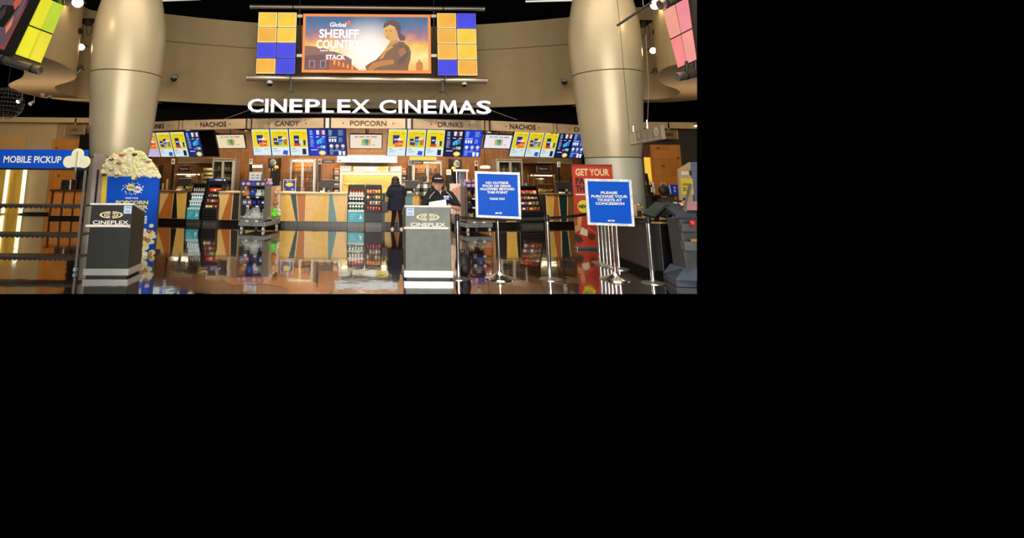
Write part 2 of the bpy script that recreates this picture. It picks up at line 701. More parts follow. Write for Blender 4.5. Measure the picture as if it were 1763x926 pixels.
def column(px, label):
    x = W(px, 300, YC).x
    zz = lambda py: W(px, py, YC).z
    t = thing('column', label, 'column', (x, YC, 0))
    z1, z2 = zz(272), zz(130)
    mpp = YC / F
    m = MB()
    m.lathe([(.66, 0), (.655, z1 - .015)], M_COLW, n=48)
    m.build('lower_shaft', t)
    m = MB()
    m.lathe([(.645, z1 - .02), (.645, z1 + .01)], M_SEAM, n=48)
    m.lathe([(.66, z1 + .01), (.70, zz(250)), (.76, zz(205)), (.81, zz(160)), (.835, z2 - .015)], M_COL, n=48)
    m.build('middle_shaft', t)
    m = MB()
    m.lathe([(.82, z2 - .02), (.82, z2 + .012)], M_SEAM, n=48)
    m.lathe([(.835, z2 + .012), (.86, zz(105)), (.872, zz(80)), (.868, zz(60)), (.85, zz(42)), (.81, zz(25)), (.755, zz(8)), (.70, zz(-8)), (.62, zz(-35)), (.55, zz(-60)), (.5, 9.6)], M_COL, n=48)
    m.build('upper_shaft', t)
    return t


column(203, 'champagne metal bulging column behind the popcorn bag standee')
column(1057, 'champagne metal bulging column behind the red poster banner')

# ================================================================ category signs over the counter
M_SIGN = mat('brushed_bronze_sign', '#ad9679', .4, .25, vary=.22, scale=1.2, stretch=(1, 1, 2.5))
M_LET = mat('sign_black', '#17130f', .6)
cym = MENU[0] + MENU[1]


def on_menu(theta, z, off=0.0):
    r = MENU[1] - off
    return Vector((r * math.sin(theta), cym - r * math.cos(theta), z))


def to_rear(p, th, o=3.72):
    """distance from p along heading th to the rear wall"""
    d = Vector((-math.sin(th), math.cos(th)))
    s = 0.0
    c = Vector((0, COUNTER[0] + COUNTER[1]))
    while (Vector((p.x, p.y)) + d * s - c).length > COUNTER[1] - o and s < 8:
        s += .01
    return s


ZH1, ZH0 = W(632, 203.5, MENU[0]).z, W(632, 221.0, MENU[0]).z
TH = 2.64 / MENU[1]
T0 = math.atan2(W(634, 212, MENU[0]).x, MENU[1])
heads = [(-3, 'CANDY', None), (-3, 'DRINKS', 'bronze DRINKS sign half hidden by the column beside the popcorn standee'),
         (-2, 'NACHOS', 'bronze NACHOS sign above the bank with a switched off screen'),
         (-1, 'CANDY', 'bronze CANDY sign between the NACHOS and POPCORN signs'),
         (0, 'POPCORN', 'bronze POPCORN sign in the middle of the curved row'),
         (1, 'DRINKS', 'bronze DRINKS sign directly beside the POPCORN sign'),
         (2, 'NACHOS', 'bronze NACHOS sign nearest the red poster banner'),
         (3, 'CANDY', 'bronze CANDY sign cut off by the column behind the red banner')]
for k, word, lab in heads[1:]:
    t = thing('category_sign', lab, 'sign', on_menu(T0 + k * TH, (ZH0 + ZH1) / 2), T0 + k * TH, 'category signs over the counter')
    h = ZH1 - ZH0
    m = MB()
    m.box(-1.2, 1.2, 0, .08, -h / 2, h / 2, M_SIGN)
    m.build('sign_panel', t, bevel=.006)
    m = MB()
    tw = {'POPCORN': 1.17, 'DRINKS': .84, 'NACHOS': 1.0, 'CANDY': .80}[word]
    sx = {1: .05, 3: -.08, -3: .26}.get(k, 0)
    if k == -3:
        tw = .66
    m.text(word, sx, 0, .165, -.012, M_LET, w=tw, ext=.01, bold=.008)
    for s in (-1, 1):
        m.disc(sx + s * (tw / 2 + (.14 if word == 'NACHOS' else .22)), 0, .022, .022, -.012, M_LET, 10)
    m.build('lettering', t)
    m = MB()
    m.box(-.04, .04, .08, to_rear(on_menu(T0 + k * TH, 3.3), T0 + k * TH), -.05, .05, M_BLACK)
    m.build('wall_arm', t)
for k in range(-3, 3):
    th = T0 + (k + .5) * TH
    lab = ['narrow grey divider between the hidden DRINKS sign and NACHOS sign', 'narrow grey divider between the NACHOS and CANDY signs over the dark screen', 'pale divider post between the CANDY and POPCORN signs',
           'pale divider post between the POPCORN and DRINKS signs', 'narrow grey divider between DRINKS sign and the NACHOS sign near the banner', 'narrow grey divider between NACHOS sign and the cut off CANDY sign'][k + 3]
    t = thing('sign_divider', lab, 'divider', on_menu(th, (ZH0 + ZH1) / 2), th, 'dividers between category signs')
    h = ZH1 - ZH0
    m = MB()
    m.box(-.062, .062, -.01, .1, -h / 2, h / 2, M_STEEL if k in (-1, 0) else M_SIGN)
    m.build('cover_plate', t, bevel=.005)
    m = MB()
    for s in (-1, 1):
        m.box(s * .085 - .018, s * .085 + .018, .02, .1, -h / 2 - .02, h / 2 + .02, M_BLACK)
    m.build('bracket', t)

# ================================================================ menu screens
SW, SH, TILT = .615, .93, math.radians(24)


def bag(m, x, z, w, h, y, col='#1a2f8c', top='#f4f4f4'):
    m.fig([(x - w * .42, z), (x + w * .42, z), (x + w * .5, z + h), (x - w * .5, z + h)], y, E(col))
    m.rect(x - w * .3, x + w * .3, z + h * .45, z + h * .6, y - .001, E(top, .8))


def cup(m, x, z, w, h, y, col):
    m.fig([(x - w * .38, z), (x + w * .38, z), (x + w * .5, z + h), (x - w * .5, z + h)], y, E(col))


def bars(m, x, z, w, n, y, col, h=.012, gap=.024, seed=0):
    r = random.Random(seed)
    for i in range(n):
        m.rect(x, x + w * r.uniform(.6, 1), z - i * gap, z - i * gap + h, y, E(col))


def art_combo(m, kind, y, s=1.0, warm=False):
    w, h = SW / 2 - .008, SH / 2 - .008
    m.rect(-w, w, -h, h, y, E('#cdbfe2' if warm else '#dfeff2', s))
    m.rect(-w + .02, w - .02, -.16, h - .05, y - .001, E('#f2ac3c' if warm else '#f2d80c' if kind != 1 else '#ecd01c', s))
    m.rect(-w + .02, w - .02, h - .09, h - .02, y - .0015, E('#f2c27c' if warm else '#f0e25a', s))
    m.rect(-w + .14, w - .24, h - .13, h - .10, y - .002, E('#d6b40e', s))
    m.rect(w - .15, w - .06, h - .15, h - .135, y - .002, E('#6a5a10', s))
    if kind == 0:
        bag(m, -.04, -.06, .22, .32, y - .003)
        cup(m, .11, -.13, .19, .23, y - .004, '#e2561f')
        cup(m, -.0, -.155, .17, .16, y - .005, '#ef7a2a')
        m.disc(.11, .11, .095, .035, y - .005, E('#f3e6de', s), 16)
        m.disc(.07, .13, .05, .035, y - .006, E('#fbf4ea', s), 12)
        m.rect(.05, .17, -.06, -.02, y - .006, E('#f6c9a8', s))
    elif kind == 1:
        bag(m, -.15, -.08, .13, .23, y - .003, '#20357f')
        bag(m, .02, -.02, .15, .24, y - .003)
        cup(m, .02, -.10, .13, .14, y - .004, '#59b9dc')
        cup(m, -.08, -.1, .09, .12, y - .005, '#7c3a22')
        cup(m, .18, -.08, .14, .22, y - .003, '#b57337')
        m.disc(.14, .14, .09, .04, y - .004, E('#f0e0c8', s), 16)
    else:
        bag(m, -.07, -.06, .18, .30, y - .003, '#17266e')
        m.fig([(-.17, -.12), (.05, -.12), (.07, -.03), (-.15, -.03)], y - .004, E('#d9343a', s))
        cup(m, .08, -.1, .11, .2, y - .004, '#bfe3df')
        cup(m, .19, -.1, .08, .18, y - .004, '#2c3a36')
    m.rect(-w + .05, -w + .17, -.225, -.205, y - .002, E('#5a6f9c', s))
    bars(m, -w + .05, -.27, .26, 4, y - .002, '#a9bfd0', seed=kind)
    if kind == 1:
        m.fig([(.06, -.41), (.23, -.44), (.25, -.29), (.1, -.27)], y - .003, E('#2f56c8', s))
    elif kind == 2:
        m.fig([(.10, -.42), (.23, -.42), (.23, -.22), (.10, -.22)], y - .003, E('#101f4c', s))
    else:
        m.rect(.08, .23, -.235, -.215, y - .002, E('#8aa2bb', s))


def art_list(m, kind, y, base, s=1.0):
    w, h = SW / 2 - .008, SH / 2 - .008
    m.rect(-w, w, -h, h, y, E(base, s))
    if kind == 0:
        bars(m, -w + .05, h - .06, .12, 5, y - .002, '#c7d5f4', .014, .035, 3)
        for i, c in enumerate(('#d8eff0', '#7d3a22', '#ecd0bb')):
            cup(m, .02 + i * .095, h - .19, .10, .15, y - .003, c)
        for i in range(3):
            m.rect(-w + .05 + i * .2, -w + .15 + i * .2, h - .28, h - .255, y - .002, E('#dfe8fb', s))
        bars(m, -w + .05, h - .34, .13, 9, y - .002, '#9db7ee', .013, .033, 5)
        for i, c in enumerate(('#3ec6e6', '#48b5e0', '#2f7fd0')):
            cup(m, -.0 + i * .09, h - .52 + i * .02, .085, .12 + i * .035, y - .003, c)
            m.rect(.01 + i * .09, .06 + i * .09, h - .39 + i * .055, h - .375 + i * .055, y - .003, E('#f4f6fa', s))
        m.rect(-.03, .06, h - .66, h - .60, y - .003, E('#e2559a', s))
        m.rect(.08, .15, h - .66, h - .56, y - .003, E('#59c7dd', s))
        m.rect(.16, .24, h - .66, h - .57, y - .003, E('#d8e08c', s))
        m.rect(-w + .06, -.02, h - .73, h - .70, y - .002, E('#cfdcfa', s))
        m.disc(.13, h - .82, .12, .085, y - .003, E('#f2cf3e', s), 14)
        m.disc(.13, h - .82, .075, .05, y - .004, E('#fbf0c2', s), 14)
    else:
        bars(m, -w + .04, h - .05, .14, 6, y - .002, '#b9ccf6', .014, .033, 8)
        bars(m, .06, h - .05, .2, 6, y - .002, '#9fb8ee', .012, .033, 9)
        m.rect(-w + .04, .0, h - .29, h - .265, y - .002, E('#dfe8fb', s))
        for i in range(3):
            cup(m, -w + .07 + i * .09, h - .44, .07, .11, y - .003, '#f2f4f6')
        bars(m, .06, h - .31, .18, 5, y - .002, '#9fb8ee', .012, .033, 4)
        for i, c in enumerate(('#f2f2ee', '#e9c7b5', '#efd2c4')):
            m.disc(-.19 + i * .19, h - .58, .06, .06, y - .003, E(c, s), 14)
            m.rect(-.24 + i * .19, -.15 + i * .19, h - .69, h - .675, y - .003, E('#dfe8fb', s))
        m.rect(-w + .05, .12, h - .75, h - .735, y - .002, E('#cfdcfa', s))
        bars(m, -w + .05, h - .79, .13, 4, y - .002, '#9fb8ee', .012, .03, 6)
        for i in range(2):
            cup(m, .08 + i * .13, h - .90, .1, .14, y - .003, '#eef4f8')


def menu_screen(kind, base, label, loc, rz, s=1.0):
    t = thing('menu_screen', label, 'screen', loc, 0, 'menu screens over the counter', rot=(TILT, 0, rz))
    m = MB()
    m.box(-SW / 2 - .006, SW / 2 + .006, 0, .07, -SH / 2 - .006, SH / 2 + .006, M_BLACK)
    m.build('housing', t, bevel=.004)
    m = MB()
    if kind is None:
        m.rect(-SW / 2 + .01, SW / 2 - .01, -SH / 2 + .01, SH / 2 - .01, -.003, mat('dead_screen', '#050506', .25))
    elif kind < 3:
        art_combo(m, kind, -.004, s, 'standee' in label and kind == 0)
    else:
        art_list(m, kind - 3, -.004, base, s)
    m.build('display', t)
    return t


banks = [(309, 248.5, .0, ['#12307c', None], 'beside the popcorn bag standee', .9),
         (514.5, 245.0, 0, ['#0b33c8', '#0d2f74'], 'under the CANDY sign', 1.0),
         (749, 246.5, 0, ['#0a1242', '#0b3fd0'], 'under the DRINKS sign', 1.0),
         (946, 249.5, .0, ['#0b1646', '#123a96'], 'nearest the red poster banner', .9)]
kinds = ['orange drink combo', 'three bag combo', 'single bag combo']
for px, py, dth, blues, where, s in banks:
    p, th = A(px, py, .35, MENU)
    for i in range(5):
        lx = (i - 2) * (SW + .022)
        q = Vector((p.x + lx * math.cos(th), p.y + lx * math.sin(th), p.z))
        if i < 3:
            menu_screen(i, None, 'yellow and pale blue menu screen with %s, bank %s' % (kinds[i], where), q, th, s)
        else:
            b = blues[i - 3]
            if b is None:
                menu_screen(None, None, 'switched off black menu screen ending the bank %s' % where, q, th)
            else:
                menu_screen(i, b, ('blue price list menu screen with drink cups, bank %s' if i == 3 else 'blue price list menu screen with pale treat discs, bank %s') % where, q, th, s)

for px, py, lab, c in [(397.5, 243.5, 'cream landscape promotional screen under the NACHOS sign beside the switched off screen', '#ecd9b4'),
                       (630, 243.5, 'cream landscape promotional screen under the POPCORN sign', '#f1e2cc'),
                       (858.5, 243.8, 'white landscape promotional screen under the NACHOS sign near the banner', '#eae6ee')]:
    p, th = A(px, py, .35, MENU)
    t = thing('promotional_screen', lab, 'screen', p, 0, 'landscape promotional screens', rot=(TILT, 0, th))
    m = MB()
    m.box(-.545, .545, 0, .06, -.265, .265, M_BLACK)
    m.build('housing', t, bevel=.006)
    m = MB()
    m.rect(-.515, .515, -.235, .235, -.004, E(c))
    for x0, x1 in ((-.36, -.26), (-.22, -.05), (.0, .12), (.16, .36)):
        m.rect(x0, x1, .15, .175, -.006, E('#6b5a4a'))
    m.rect(-.44, .44, .115, .122, -.006, E('#a89680'))
    for i, cc in enumerate(('#d6b23c', '#42b08c', '#3c7f76', '#d9a03c')):
        m.fig([(-.14 + i * .075, -.14), (-.09 + i * .075, -.14), (-.06 + i * .07, .08), (-.15 + i * .07, .08)], -.006 - i * .001, E(cc))
    m.rect(.2, .3, -.13, -.1, -.006, E('#b5a58e'))
    m.build('display', t)
    m = MB()
    L_ = to_rear(p, th)
    ct, st = math.cos(TILT), math.sin(TILT)
    m.tube([(0, .05, .2), (0, .12, .5), (0, L_ * ct, .5 - L_ * st)], .025, M_BLACK)
    m.build('mounting_pole', t)

# ================================================================ CINEPLEX CINEMAS letters
YS = 16.4
t = None
pL, pR = W(427, 182.5, YS), W(845, 185.0, YS)
zc = W(632, 183.5, YS).z
lh = W(632, 171.5, YS).z - W(632, 194.5, YS).z
t = thing('cinema_sign', 'white glowing CINEPLEX CINEMAS letters hanging below the video wall', 'sign', (0, YS, zc))
M_LFACE = E('#fbf8ff', 1.35)
M_LSIDE = mat('letter_return', '#d8d4d6', .5)


def letter_m():
    o = [(0, 0), (.1, 1), (.27, 1), (.5, .36), (.73, 1), (.9, 1), (1, 0), (.84, 0), (.775, .7), (.56, .08), (.44, .08), (.225, .7), (.16, 0)]
    n = len(o)
    vs = [Vector((x, y, .5)) for x, y in o] + [Vector((x, y, -.5)) for x, y in o]
    fs = [(0, 1, 11, 12), (1, 2, 11), (2, 3, 10, 11), (3, 9, 10), (3, 4, 8, 9), (4, 5, 8), (5, 6, 7, 8)]
    return vs, fs + [(i, (i + 1) % n, n + (i + 1) % n, n + i) for i in range(n)], 0, 1, 0, 1


def lit_letter(ch, x0, x1):
    vs, fs, bx0, bx1, by0, by1 = letter_m() if ch == 'M' else text_geo(ch, .018, .5)
    w = x1 - x0
    out = [((v.x - bx0) / (bx1 - bx0) * w + x0, -v.z * .12, ((v.y - by0) / (by1 - by0) - .5) * lh) for v in vs]
    m = MB()
    front = [f for f in fs if all(abs(vs[i].z - .5) < 1e-4 for i in f)]
    other = [f for f in fs if f not in front]
    m.add(out, other, M_LSIDE)
    m.add([(p[0], p[1] - .001, p[2]) for p in out], front, M_LFACE)
    m.build('letter', t)


lets = [('C', 427, 454), ('I', 457, 462.5), ('N', 467, 494), ('E', 499, 521), ('P', 526, 551), ('L', 555, 575), ('E', 581, 603.5), ('X', 605, 637),
        ('C', 653, 682), ('I', 686, 692), ('N', 697, 724), ('E', 729, 751), ('M', 756, 787), ('A', 789, 818), ('S', 820, 845)]
for ch, a, b in lets:
    lit_letter(ch, W(a, 183, YS).x, W(b, 183, YS).x)
m = MB()
m.box(pL.x + .1, pR.x - .1, .07, .12, -lh / 2 - .02, -lh / 2 + .04, M_BLACK)
m.box(pL.x + .1, pR.x - .1, .07, .12, lh / 2 - .12, lh / 2 - .06, M_BLACK)
m.build('mounting_rail', t)
m = MB()
zr = lh / 2 - .09
for px in (502, 762):
    top = W(px, 155, YS)
    for d in (-30, -9, 22):
        b = W(px + d, 172, YS)
        m.tube([(top.x, .09, top.z - zc), (b.x, .09, zr)], .008, M_DARK, 5)
for a, b in ((430, 380), (843, 893)):
    p, q = W(a, 188, YS), W(b, 205, YS)
    m.tube([(p.x, .09, p.z - zc), (q.x, .2, q.z - zc)], .007, M_STEEL, 5)
m.build('suspension_cable', t)

# ================================================================ video wall above the sign
YV = 16.6


def pipe(px0, py0, px1, py1, Y, r, label, mtl=M_PIPE, name='truss_pipe'):
    a, b = W(px0, py0, Y), W(px1, py1, Y)
    t = thing(name, label, 'pipe', a)
    d = b - a
    m = MB()
    m.tube([(0, 0, 0), d], r, mtl, 16)
    m.build('tube', t)
    u = d.normalized()
    for s0, mt in ((0, M_STEEL), (d.length - .05, M_STEEL), (d.length * .18, M_DARK), (d.length * .82, M_DARK)):
        m = MB()
        m.tube([u * s0, u * (s0 + .05)], r * 1.06, mt, 16)
        m.build('collar', t)
    return t


t = pipe(431, 11.5, 834, 15.5, YV + .1, .075, 'long metal pipe above the video wall screens')
for px in (516, 747):
    p = W(px, 13, YV + .1) - Vector(t.location)
    m = MB()
    m.tube([p, (p.x, p.y, 9.62 - t.location.z)], .02, M_BLACK, 8)
    m.build('ceiling_hanger', t)
t = pipe(425, 134.5, 838, 139.5, YV, .10, 'long metal pipe under the video wall screens')
for px in (516, 747):
    p, q = W(px, 137, YV + .12) - Vector(t.location), W(px, 13, YV + .12) - Vector(t.location)
    m = MB()
    m.tube([(0, 0, 0), q - p], .04, M_DARK, 8)
    tag(m.build('truss_upright', loc=p + Vector(t.location)), 'dark upright between the two long pipes, next to the %s' % ('light panel with three blue tiles' if px < 600 else 'light panel with opposite blue corners'), 'upright')
zc_ = W(632, 74, YV).z
a, b = W(521, 73, YV), W(741.5, 75, YV)
z1, z0 = W(632, 25, YV).z, W(632, 125.5, YV).z
cx, hw, hh = (a.x + b.x) / 2, (b.x - a.x) / 2, (z1 - z0) / 2
t = thing('video_screen', 'large landscape screen with orange lit border advertising a sheriff series', 'screen', (cx, YV, (z0 + z1) / 2))
m = MB()
m.box(-hw + .02, hw - .02, .02, .2, -hh + .02, hh - .02, M_BLACK)
m.build('housing', t)
m = MB()
bw = .085
for x0, x1, q0, q1 in ((-hw, hw, hh - bw, hh), (-hw, hw, -hh, -hh + bw), (-hw, -hw + bw, -hh + bw, hh - bw), (hw - bw, hw, -hh + bw, hh - bw)):
    m.box(x0, x1, -.04, .02, q0, q1, E('#f08a3c'))
m.build('lit_border', t)
m = MB()
X0, X1, Z0, Z1 = -hw + bw, hw - bw, -hh + bw, hh - bw


def U(u, v):
    return X0 + (X1 - X0) * u, Z1 - (Z1 - Z0) * v


def grad_screen(name, stops, glow=None):
    """what the screen shows as its backdrop: colour bands over the picture height (object z)"""
    g = bpy.data.materials.new(name)
    g.use_nodes = True
    nt = g.node_tree
    bs = nt.nodes['Principled BSDF']
    bs.inputs['Base Color'].default_value = (.01, .01, .01, 1)
    tc = nt.nodes.new('ShaderNodeTexCoord')
    sp = nt.nodes.new('ShaderNodeSeparateXYZ')
    mr = nt.nodes.new('ShaderNodeMapRange')
    mr.inputs['From Min'].default_value, mr.inputs['From Max'].default_value = Z1, Z0
    cr = nt.nodes.new('ShaderNodeValToRGB')
    el = cr.color_ramp.elements
    el[0].position, el[0].color = stops[0][0], lin(stops[0][1])
    el[1].position, el[1].color = stops[-1][0], lin(stops[-1][1])
    for p, c in stops[1:-1]:
        e = el.new(p)
        e.color = lin(c)
    ns = nt.nodes.new('ShaderNodeTexNoise')
    ns.inputs['Scale'].default_value = 2.2
    ns.inputs['Detail'].default_value = 6
    ad = nt.nodes.new('ShaderNodeMath')
    ad.operation = 'MULTIPLY_ADD'
    ad.inputs[1].default_value = .35
    sb = nt.nodes.new('ShaderNodeMath')
    sb.operation = 'SUBTRACT'
    sb.inputs[1].default_value = .175
    L = nt.links.new
    L(tc.outputs['Object'], sp.inputs[0])
    L(tc.outputs['Object'], ns.inputs['Vector'])
    L(sp.outputs['Z'], mr.inputs['Value'])
    L(ns.outputs['Fac'], ad.inputs[0])
    L(mr.outputs[0], ad.inputs[2])
    L(ad.outputs[0], sb.inputs[0])
    L(sb.outputs[0], cr.inputs[0])
    col = cr.outputs[0]
    if glow:
        gx, gz, rr, gc = glow
        ds = nt.nodes.new('ShaderNodeVectorMath')
        ds.operation = 'DISTANCE'
        ds.inputs[1].default_value = (gx, -.045, gz)
        L(tc.outputs['Object'], ds.inputs[0])
        m2 = nt.nodes.new('ShaderNodeMapRange')
        m2.interpolation_type = 'SMOOTHSTEP'
        m2.inputs['From Min'].default_value, m2.inputs['From Max'].default_value = rr, rr * .15
        L(ds.outputs['Value'], m2.inputs['Value'])
        mx = nt.nodes.new('ShaderNodeMixRGB')
        mx.inputs[2].default_value = lin(gc)
        L(m2.outputs[0], mx.inputs[0])
        L(col, mx.inputs[1])
        col = mx.outputs[0]
    L(col, bs.inputs['Emission Color'])
    bs.inputs['Emission Strength'].default_value = 1.0
    return g


gx, gz = U(.52, .66)
M_SKY = grad_screen('screen_sunset', [(0.0, '#2f6394'), (.14, '#4c7199'), (.3, '#8a7390'), (.42, '#cf8478'), (.54, '#f5c458'), (.75, '#fbe9a0'), (1.0, '#f2b84e')], (gx, gz, 1.4, '#fffaf0'))
m.rect(X0, X1, Z0, Z1, -.005, M_SKY)
# street of buildings
hill = [(0, .55), (.06, .56), (.16, .60), (.24, .66), (.32, .72), (.38, .8), (.38, 1), (0, 1)]
m.fig([U(u, v) for u, v in hill], -.007, E('#8a5f55'))
blk = [(0, .74), (.14, .72), (.14, 1), (0, 1)]
m.fig([U(u, v) for u, v in [(0, .74), (.15, .71), (.22, .72), (.22, 1), (0, 1)]], -.009, E('#6d4348'))
m.fig([U(u, v) for u, v in [(.2, .72), (.27, .76), (.40, .93), (.44, 1), (.2, 1)]], -.011, E('#b34f1e'))
for i in range(5):
    u = .235 + i * .036
    m.fig([U(u, .80 + i * .03), U(u + .013, .81 + i * .03), U(u + .013, .9 + i * .022), U(u, .9 + i * .022)], -.013, E('#f2b25a'))
for u in (.035, .125):
    m.fig([U(u, .82), U(u + .05, .82), U(u + .05, .96), U(u, .96)], -.013, E('#a2808a'))
    m.fig([U(u + .01, .84), U(u + .04, .84), U(u + .04, .95), U(u + .01, .95)], -.015, E('#5a3a44'))
# clock tower far at the right
m.fig([U(u, v) for u, v in [(.90, 1), (.90, .86), (.915, .84), (.925, .78), (.94, .84), (.955, .86), (.955, 1)]], -.009, E('#d0782e'))
# generic uniformed figure
jac = [(.50, 1), (.49, .93), (.53, .86), (.58, .80), (.62, .70), (.655, .60), (.67, .55), (.71, .50), (.76, .46), (.80, .47), (.845, .56), (.86, .66), (.855, .78), (.84, .9), (.835, 1)]
m.fig([U(u, v) for u, v in jac], -.017, E('#7c5238'))
m.fig([U(u, v) for u, v in [(.51, .97), (.55, .86), (.62, .82), (.72, .80), (.72, .88), (.60, .93), (.54, 1)]], -.019, E('#c27a35'))
m.fig([U(u, v) for u, v in [(.60, .80), (.655, .60), (.69, .54), (.72, .56), (.66, .66), (.63, .78)]], -.019, E('#d9933f'))
m.fig([U(u, v) for u, v in [(.76, .5), (.83, .58), (.84, .7), (.80, .86), (.74, .9), (.78, .7)]], -.019, E('#5d463e'))
m.fig([U(u, v) for u, v in [(.755, .62), (.80, .56), (.825, .66), (.775, .76)]], -.021, E('#a9683f'))
m.fig([U(u, v) for u, v in [(.665, .56), (.70, .44), (.735, .40), (.76, .47), (.70, .55)]], -.021, E('#c98a4a'))
m.disc(*U(.685, .27), .20, .30, -.023, E('#e8b56a'), 22)
m.fig([U(u, v) for u, v in [(.655, .40), (.69, .46), (.735, .44), (.755, .34), (.73, .22), (.65, .22)]], -.024, E('#dfa659'))
m.fig([U(u, v) for u, v in [(.635, .22), (.64, .13), (.675, .07), (.72, .055), (.76, .10), (.782, .20), (.775, .30), (.79, .33), (.815, .37), (.81, .44), (.775, .45), (.757, .38), (.75, .27), (.73, .19), (.69, .15)]], -.026, E('#573f45'))
for u in (.658, .693):
    m.disc(*U(u, .265), .035, .015, -.028, E('#5a3a2a'), 10)
m.disc(*U(.672, .385), .05, .014, -.028, E('#a85a3c'), 10)
# lettering
M_WT = E('#fffdf8', 1.1)
x, z = U(.265, .155)
m.text('Global', x, z, .16, -.03, M_WT, w=.55, bold=.02)
x, z = U(.345, .14)
m.fig([(x - .05, z - .05), (x + .1, z), (x + .08, z + .1), (x + .0, z + .13), (x - .02, z + .06)], -.03, E('#f06a2a'))
x, z = U(.275, .325)
m.text('SHERIFF', x, z, .31, -.03, M_WT, w=1.33, bold=.03)
x, z = U(.27, .525)
m.text('COUNTRY', x, z, .31, -.03, M_WT, w=1.46, bold=.03)
x, z = U(.20, .645)
m.text('NEW SERIES', x, z, .055, -.03, M_WT, w=.62, bold=.03)
x, z = U(.25, .765)
m.text('STACK', x, z, .17, -.03, M_WT, w=.66, bold=.04)
m.build('display', t)


def tile_wall(px0, px1, py0, py1, Y, cols, label, rows=4):
    a, b = W(px0, (py0 + py1) / 2, Y), W(px1, (py0 + py1) / 2, Y)
    mx = (px0 + px1) / 2
    z1, z0 = W(mx, py0, Y).z, W(mx, py1, Y).z
    cx, w, h = (a.x + b.x) / 2, b.x - a.x, z1 - z0
    t = thing('tile_light', label, 'light panel', (cx, Y, (z0 + z1) / 2))
    m = MB()
    m.box(-w / 2, w / 2, .03, .2, -h / 2, h / 2, M_BLACK)
    m.build('backing', t)
    tw, th = w / 2, h / rows
    for r in range(rows):
        for c in range(2):
            m = MB()
            x0, zt = -w / 2 + c * tw + .018, h / 2 - r * th - .018
            x1, zb = x0 + tw - .036, zt - th + .036
            col, edge = cols[r][c]
            m.box(x0, x1, -.03, .03, zb, zt, E(edge))
            m.rect(x0 + .02, x1 - .02, zb + .02, zt - .02, -.033, glow_tile(col))
            m.build('light_tile', t)
    m = MB()
    for s in (-.3, .3):
        m.box(s * w - .05, s * w + .05, .05, .12, -h / 2 - .16, -h / 2, M_DARK)
    m.build('bracket', t)
    return t


def glow_tile(c):
    n = 'tile_lamp_' + c
    if n in MATS:
        return MATS[n]
    m = mat(n, c, emit=1.0)
    nt = m.node_tree
    b = nt.nodes['Principled BSDF']
    tc = nt.nodes.new('ShaderNodeTexCoord')
    ns = nt.nodes.new('ShaderNodeTexNoise')
    ns.inputs['Scale'].default_value = 1.6
    mr = nt.nodes.new('ShaderNodeMapRange')
    mr.inputs['To Min'].default_value, mr.inputs['To Max'].default_value = .8, 1.2
    nt.links.new(tc.outputs['Object'], ns.inputs['Vector'])
    nt.links.new(ns.outputs['Fac'], mr.inputs['Value'])
    nt.links.new(mr.outputs[0], b.inputs['Emission Strength'])
    return m


Yy, Oo, Bb = ('#f2c62c', '#ffe29a'), ('#f0ac2e', '#ffd98e'), ('#1c28dc', '#4a50d8')
tile_wall(442.5, 510, 21, 127.5, YV, [(Yy, Yy), (Oo, Yy), (Bb, Bb), (Oo, Bb)], 'eight tile light panel with three blue tiles on its lower half')
tile_wall(752.5, 821, 22.5, 130.5, YV, [(Oo, Bb), (Oo, Yy), (Oo, Yy), (Bb, Oo)], 'eight tile light panel with two blue tiles on opposite corners')
for px, lab in ((502, 'black hanging bracket under the pipe above the word CINEPLEX'), (761.5, 'black hanging bracket under the pipe above the word CINEMAS')):
    p, q = W(px, 138, YV - .1), W(px, 157, YV - .1)
    m = MB()
    m.box(-.05, .05, -.04, .04, q.z - p.z, 0, M_BLACK)
    m.box(-.08, .08, -.06, .06, q.z - p.z - .03, q.z - p.z + .03, M_BLACK)
    tag(m.build('hanging_bracket', loc=p, bevel=.006), lab, 'bracket', 'brackets under the long pipe')
for px0, px1 in ((511, 521), (742, 752)):
    m = MB()
    for py in (28, 96):
        p, q = W(px0, py, YV + .12), W(px1, py, YV + .12)
        m.box(p.x, q.x, YV + .08, YV + .16, p.z - .05, p.z + .05, M_STEEL)
    tag(m.build('panel_bracket'), 'pair of steel connectors between the screen and the %s' % ('panel with three blue tiles' if px0 < 600 else 'panel with opposite blue corners'), 'bracket')


def dome(px, py, Y, r, label, up=False):
    p = W(px, py, Y)
    t = thing('dome_camera', label, 'camera', p, 0, 'dome cameras')
    m = MB()
    m.lathe([(r * .55, r * 1.1), (r * .9, r * .7), (r, r * .2), (r, 0)], M_GREY, n=18)
    m.build('mount', t)
    m = MB()
    m.ball((0, 0, 0), r * .93, mat('smoked_dome', '#15120f', .08), lo=0, hi=.5)
    m.build('dome', t)
    m = MB()
    if up:
        m.tube([(0, 0, r), (0, 0, r * 2.2)], r * .4, M_GREY, 8)
    else:
        m.tube([(0, 0, r * 1.0), (0, r * .6, r * 1.2), (0, r * 5, r * 1.2)], r * .3, M_GREY, 8)
    m.build('arm', t)


dome(299.5, 135, 17.4, .12, 'dome camera on the beige wall beside the popcorn standee column')
dome(464.5, 144, 16.6, .105, 'dome camera under the pipe end above the first letter C', True)
dome(799, 146, 16.6, .095, 'dome camera under the pipe above the word CINEMAS', True)
dome(971.5, 141, 17.4, .11, 'dome camera on the beige wall beside the banner column')

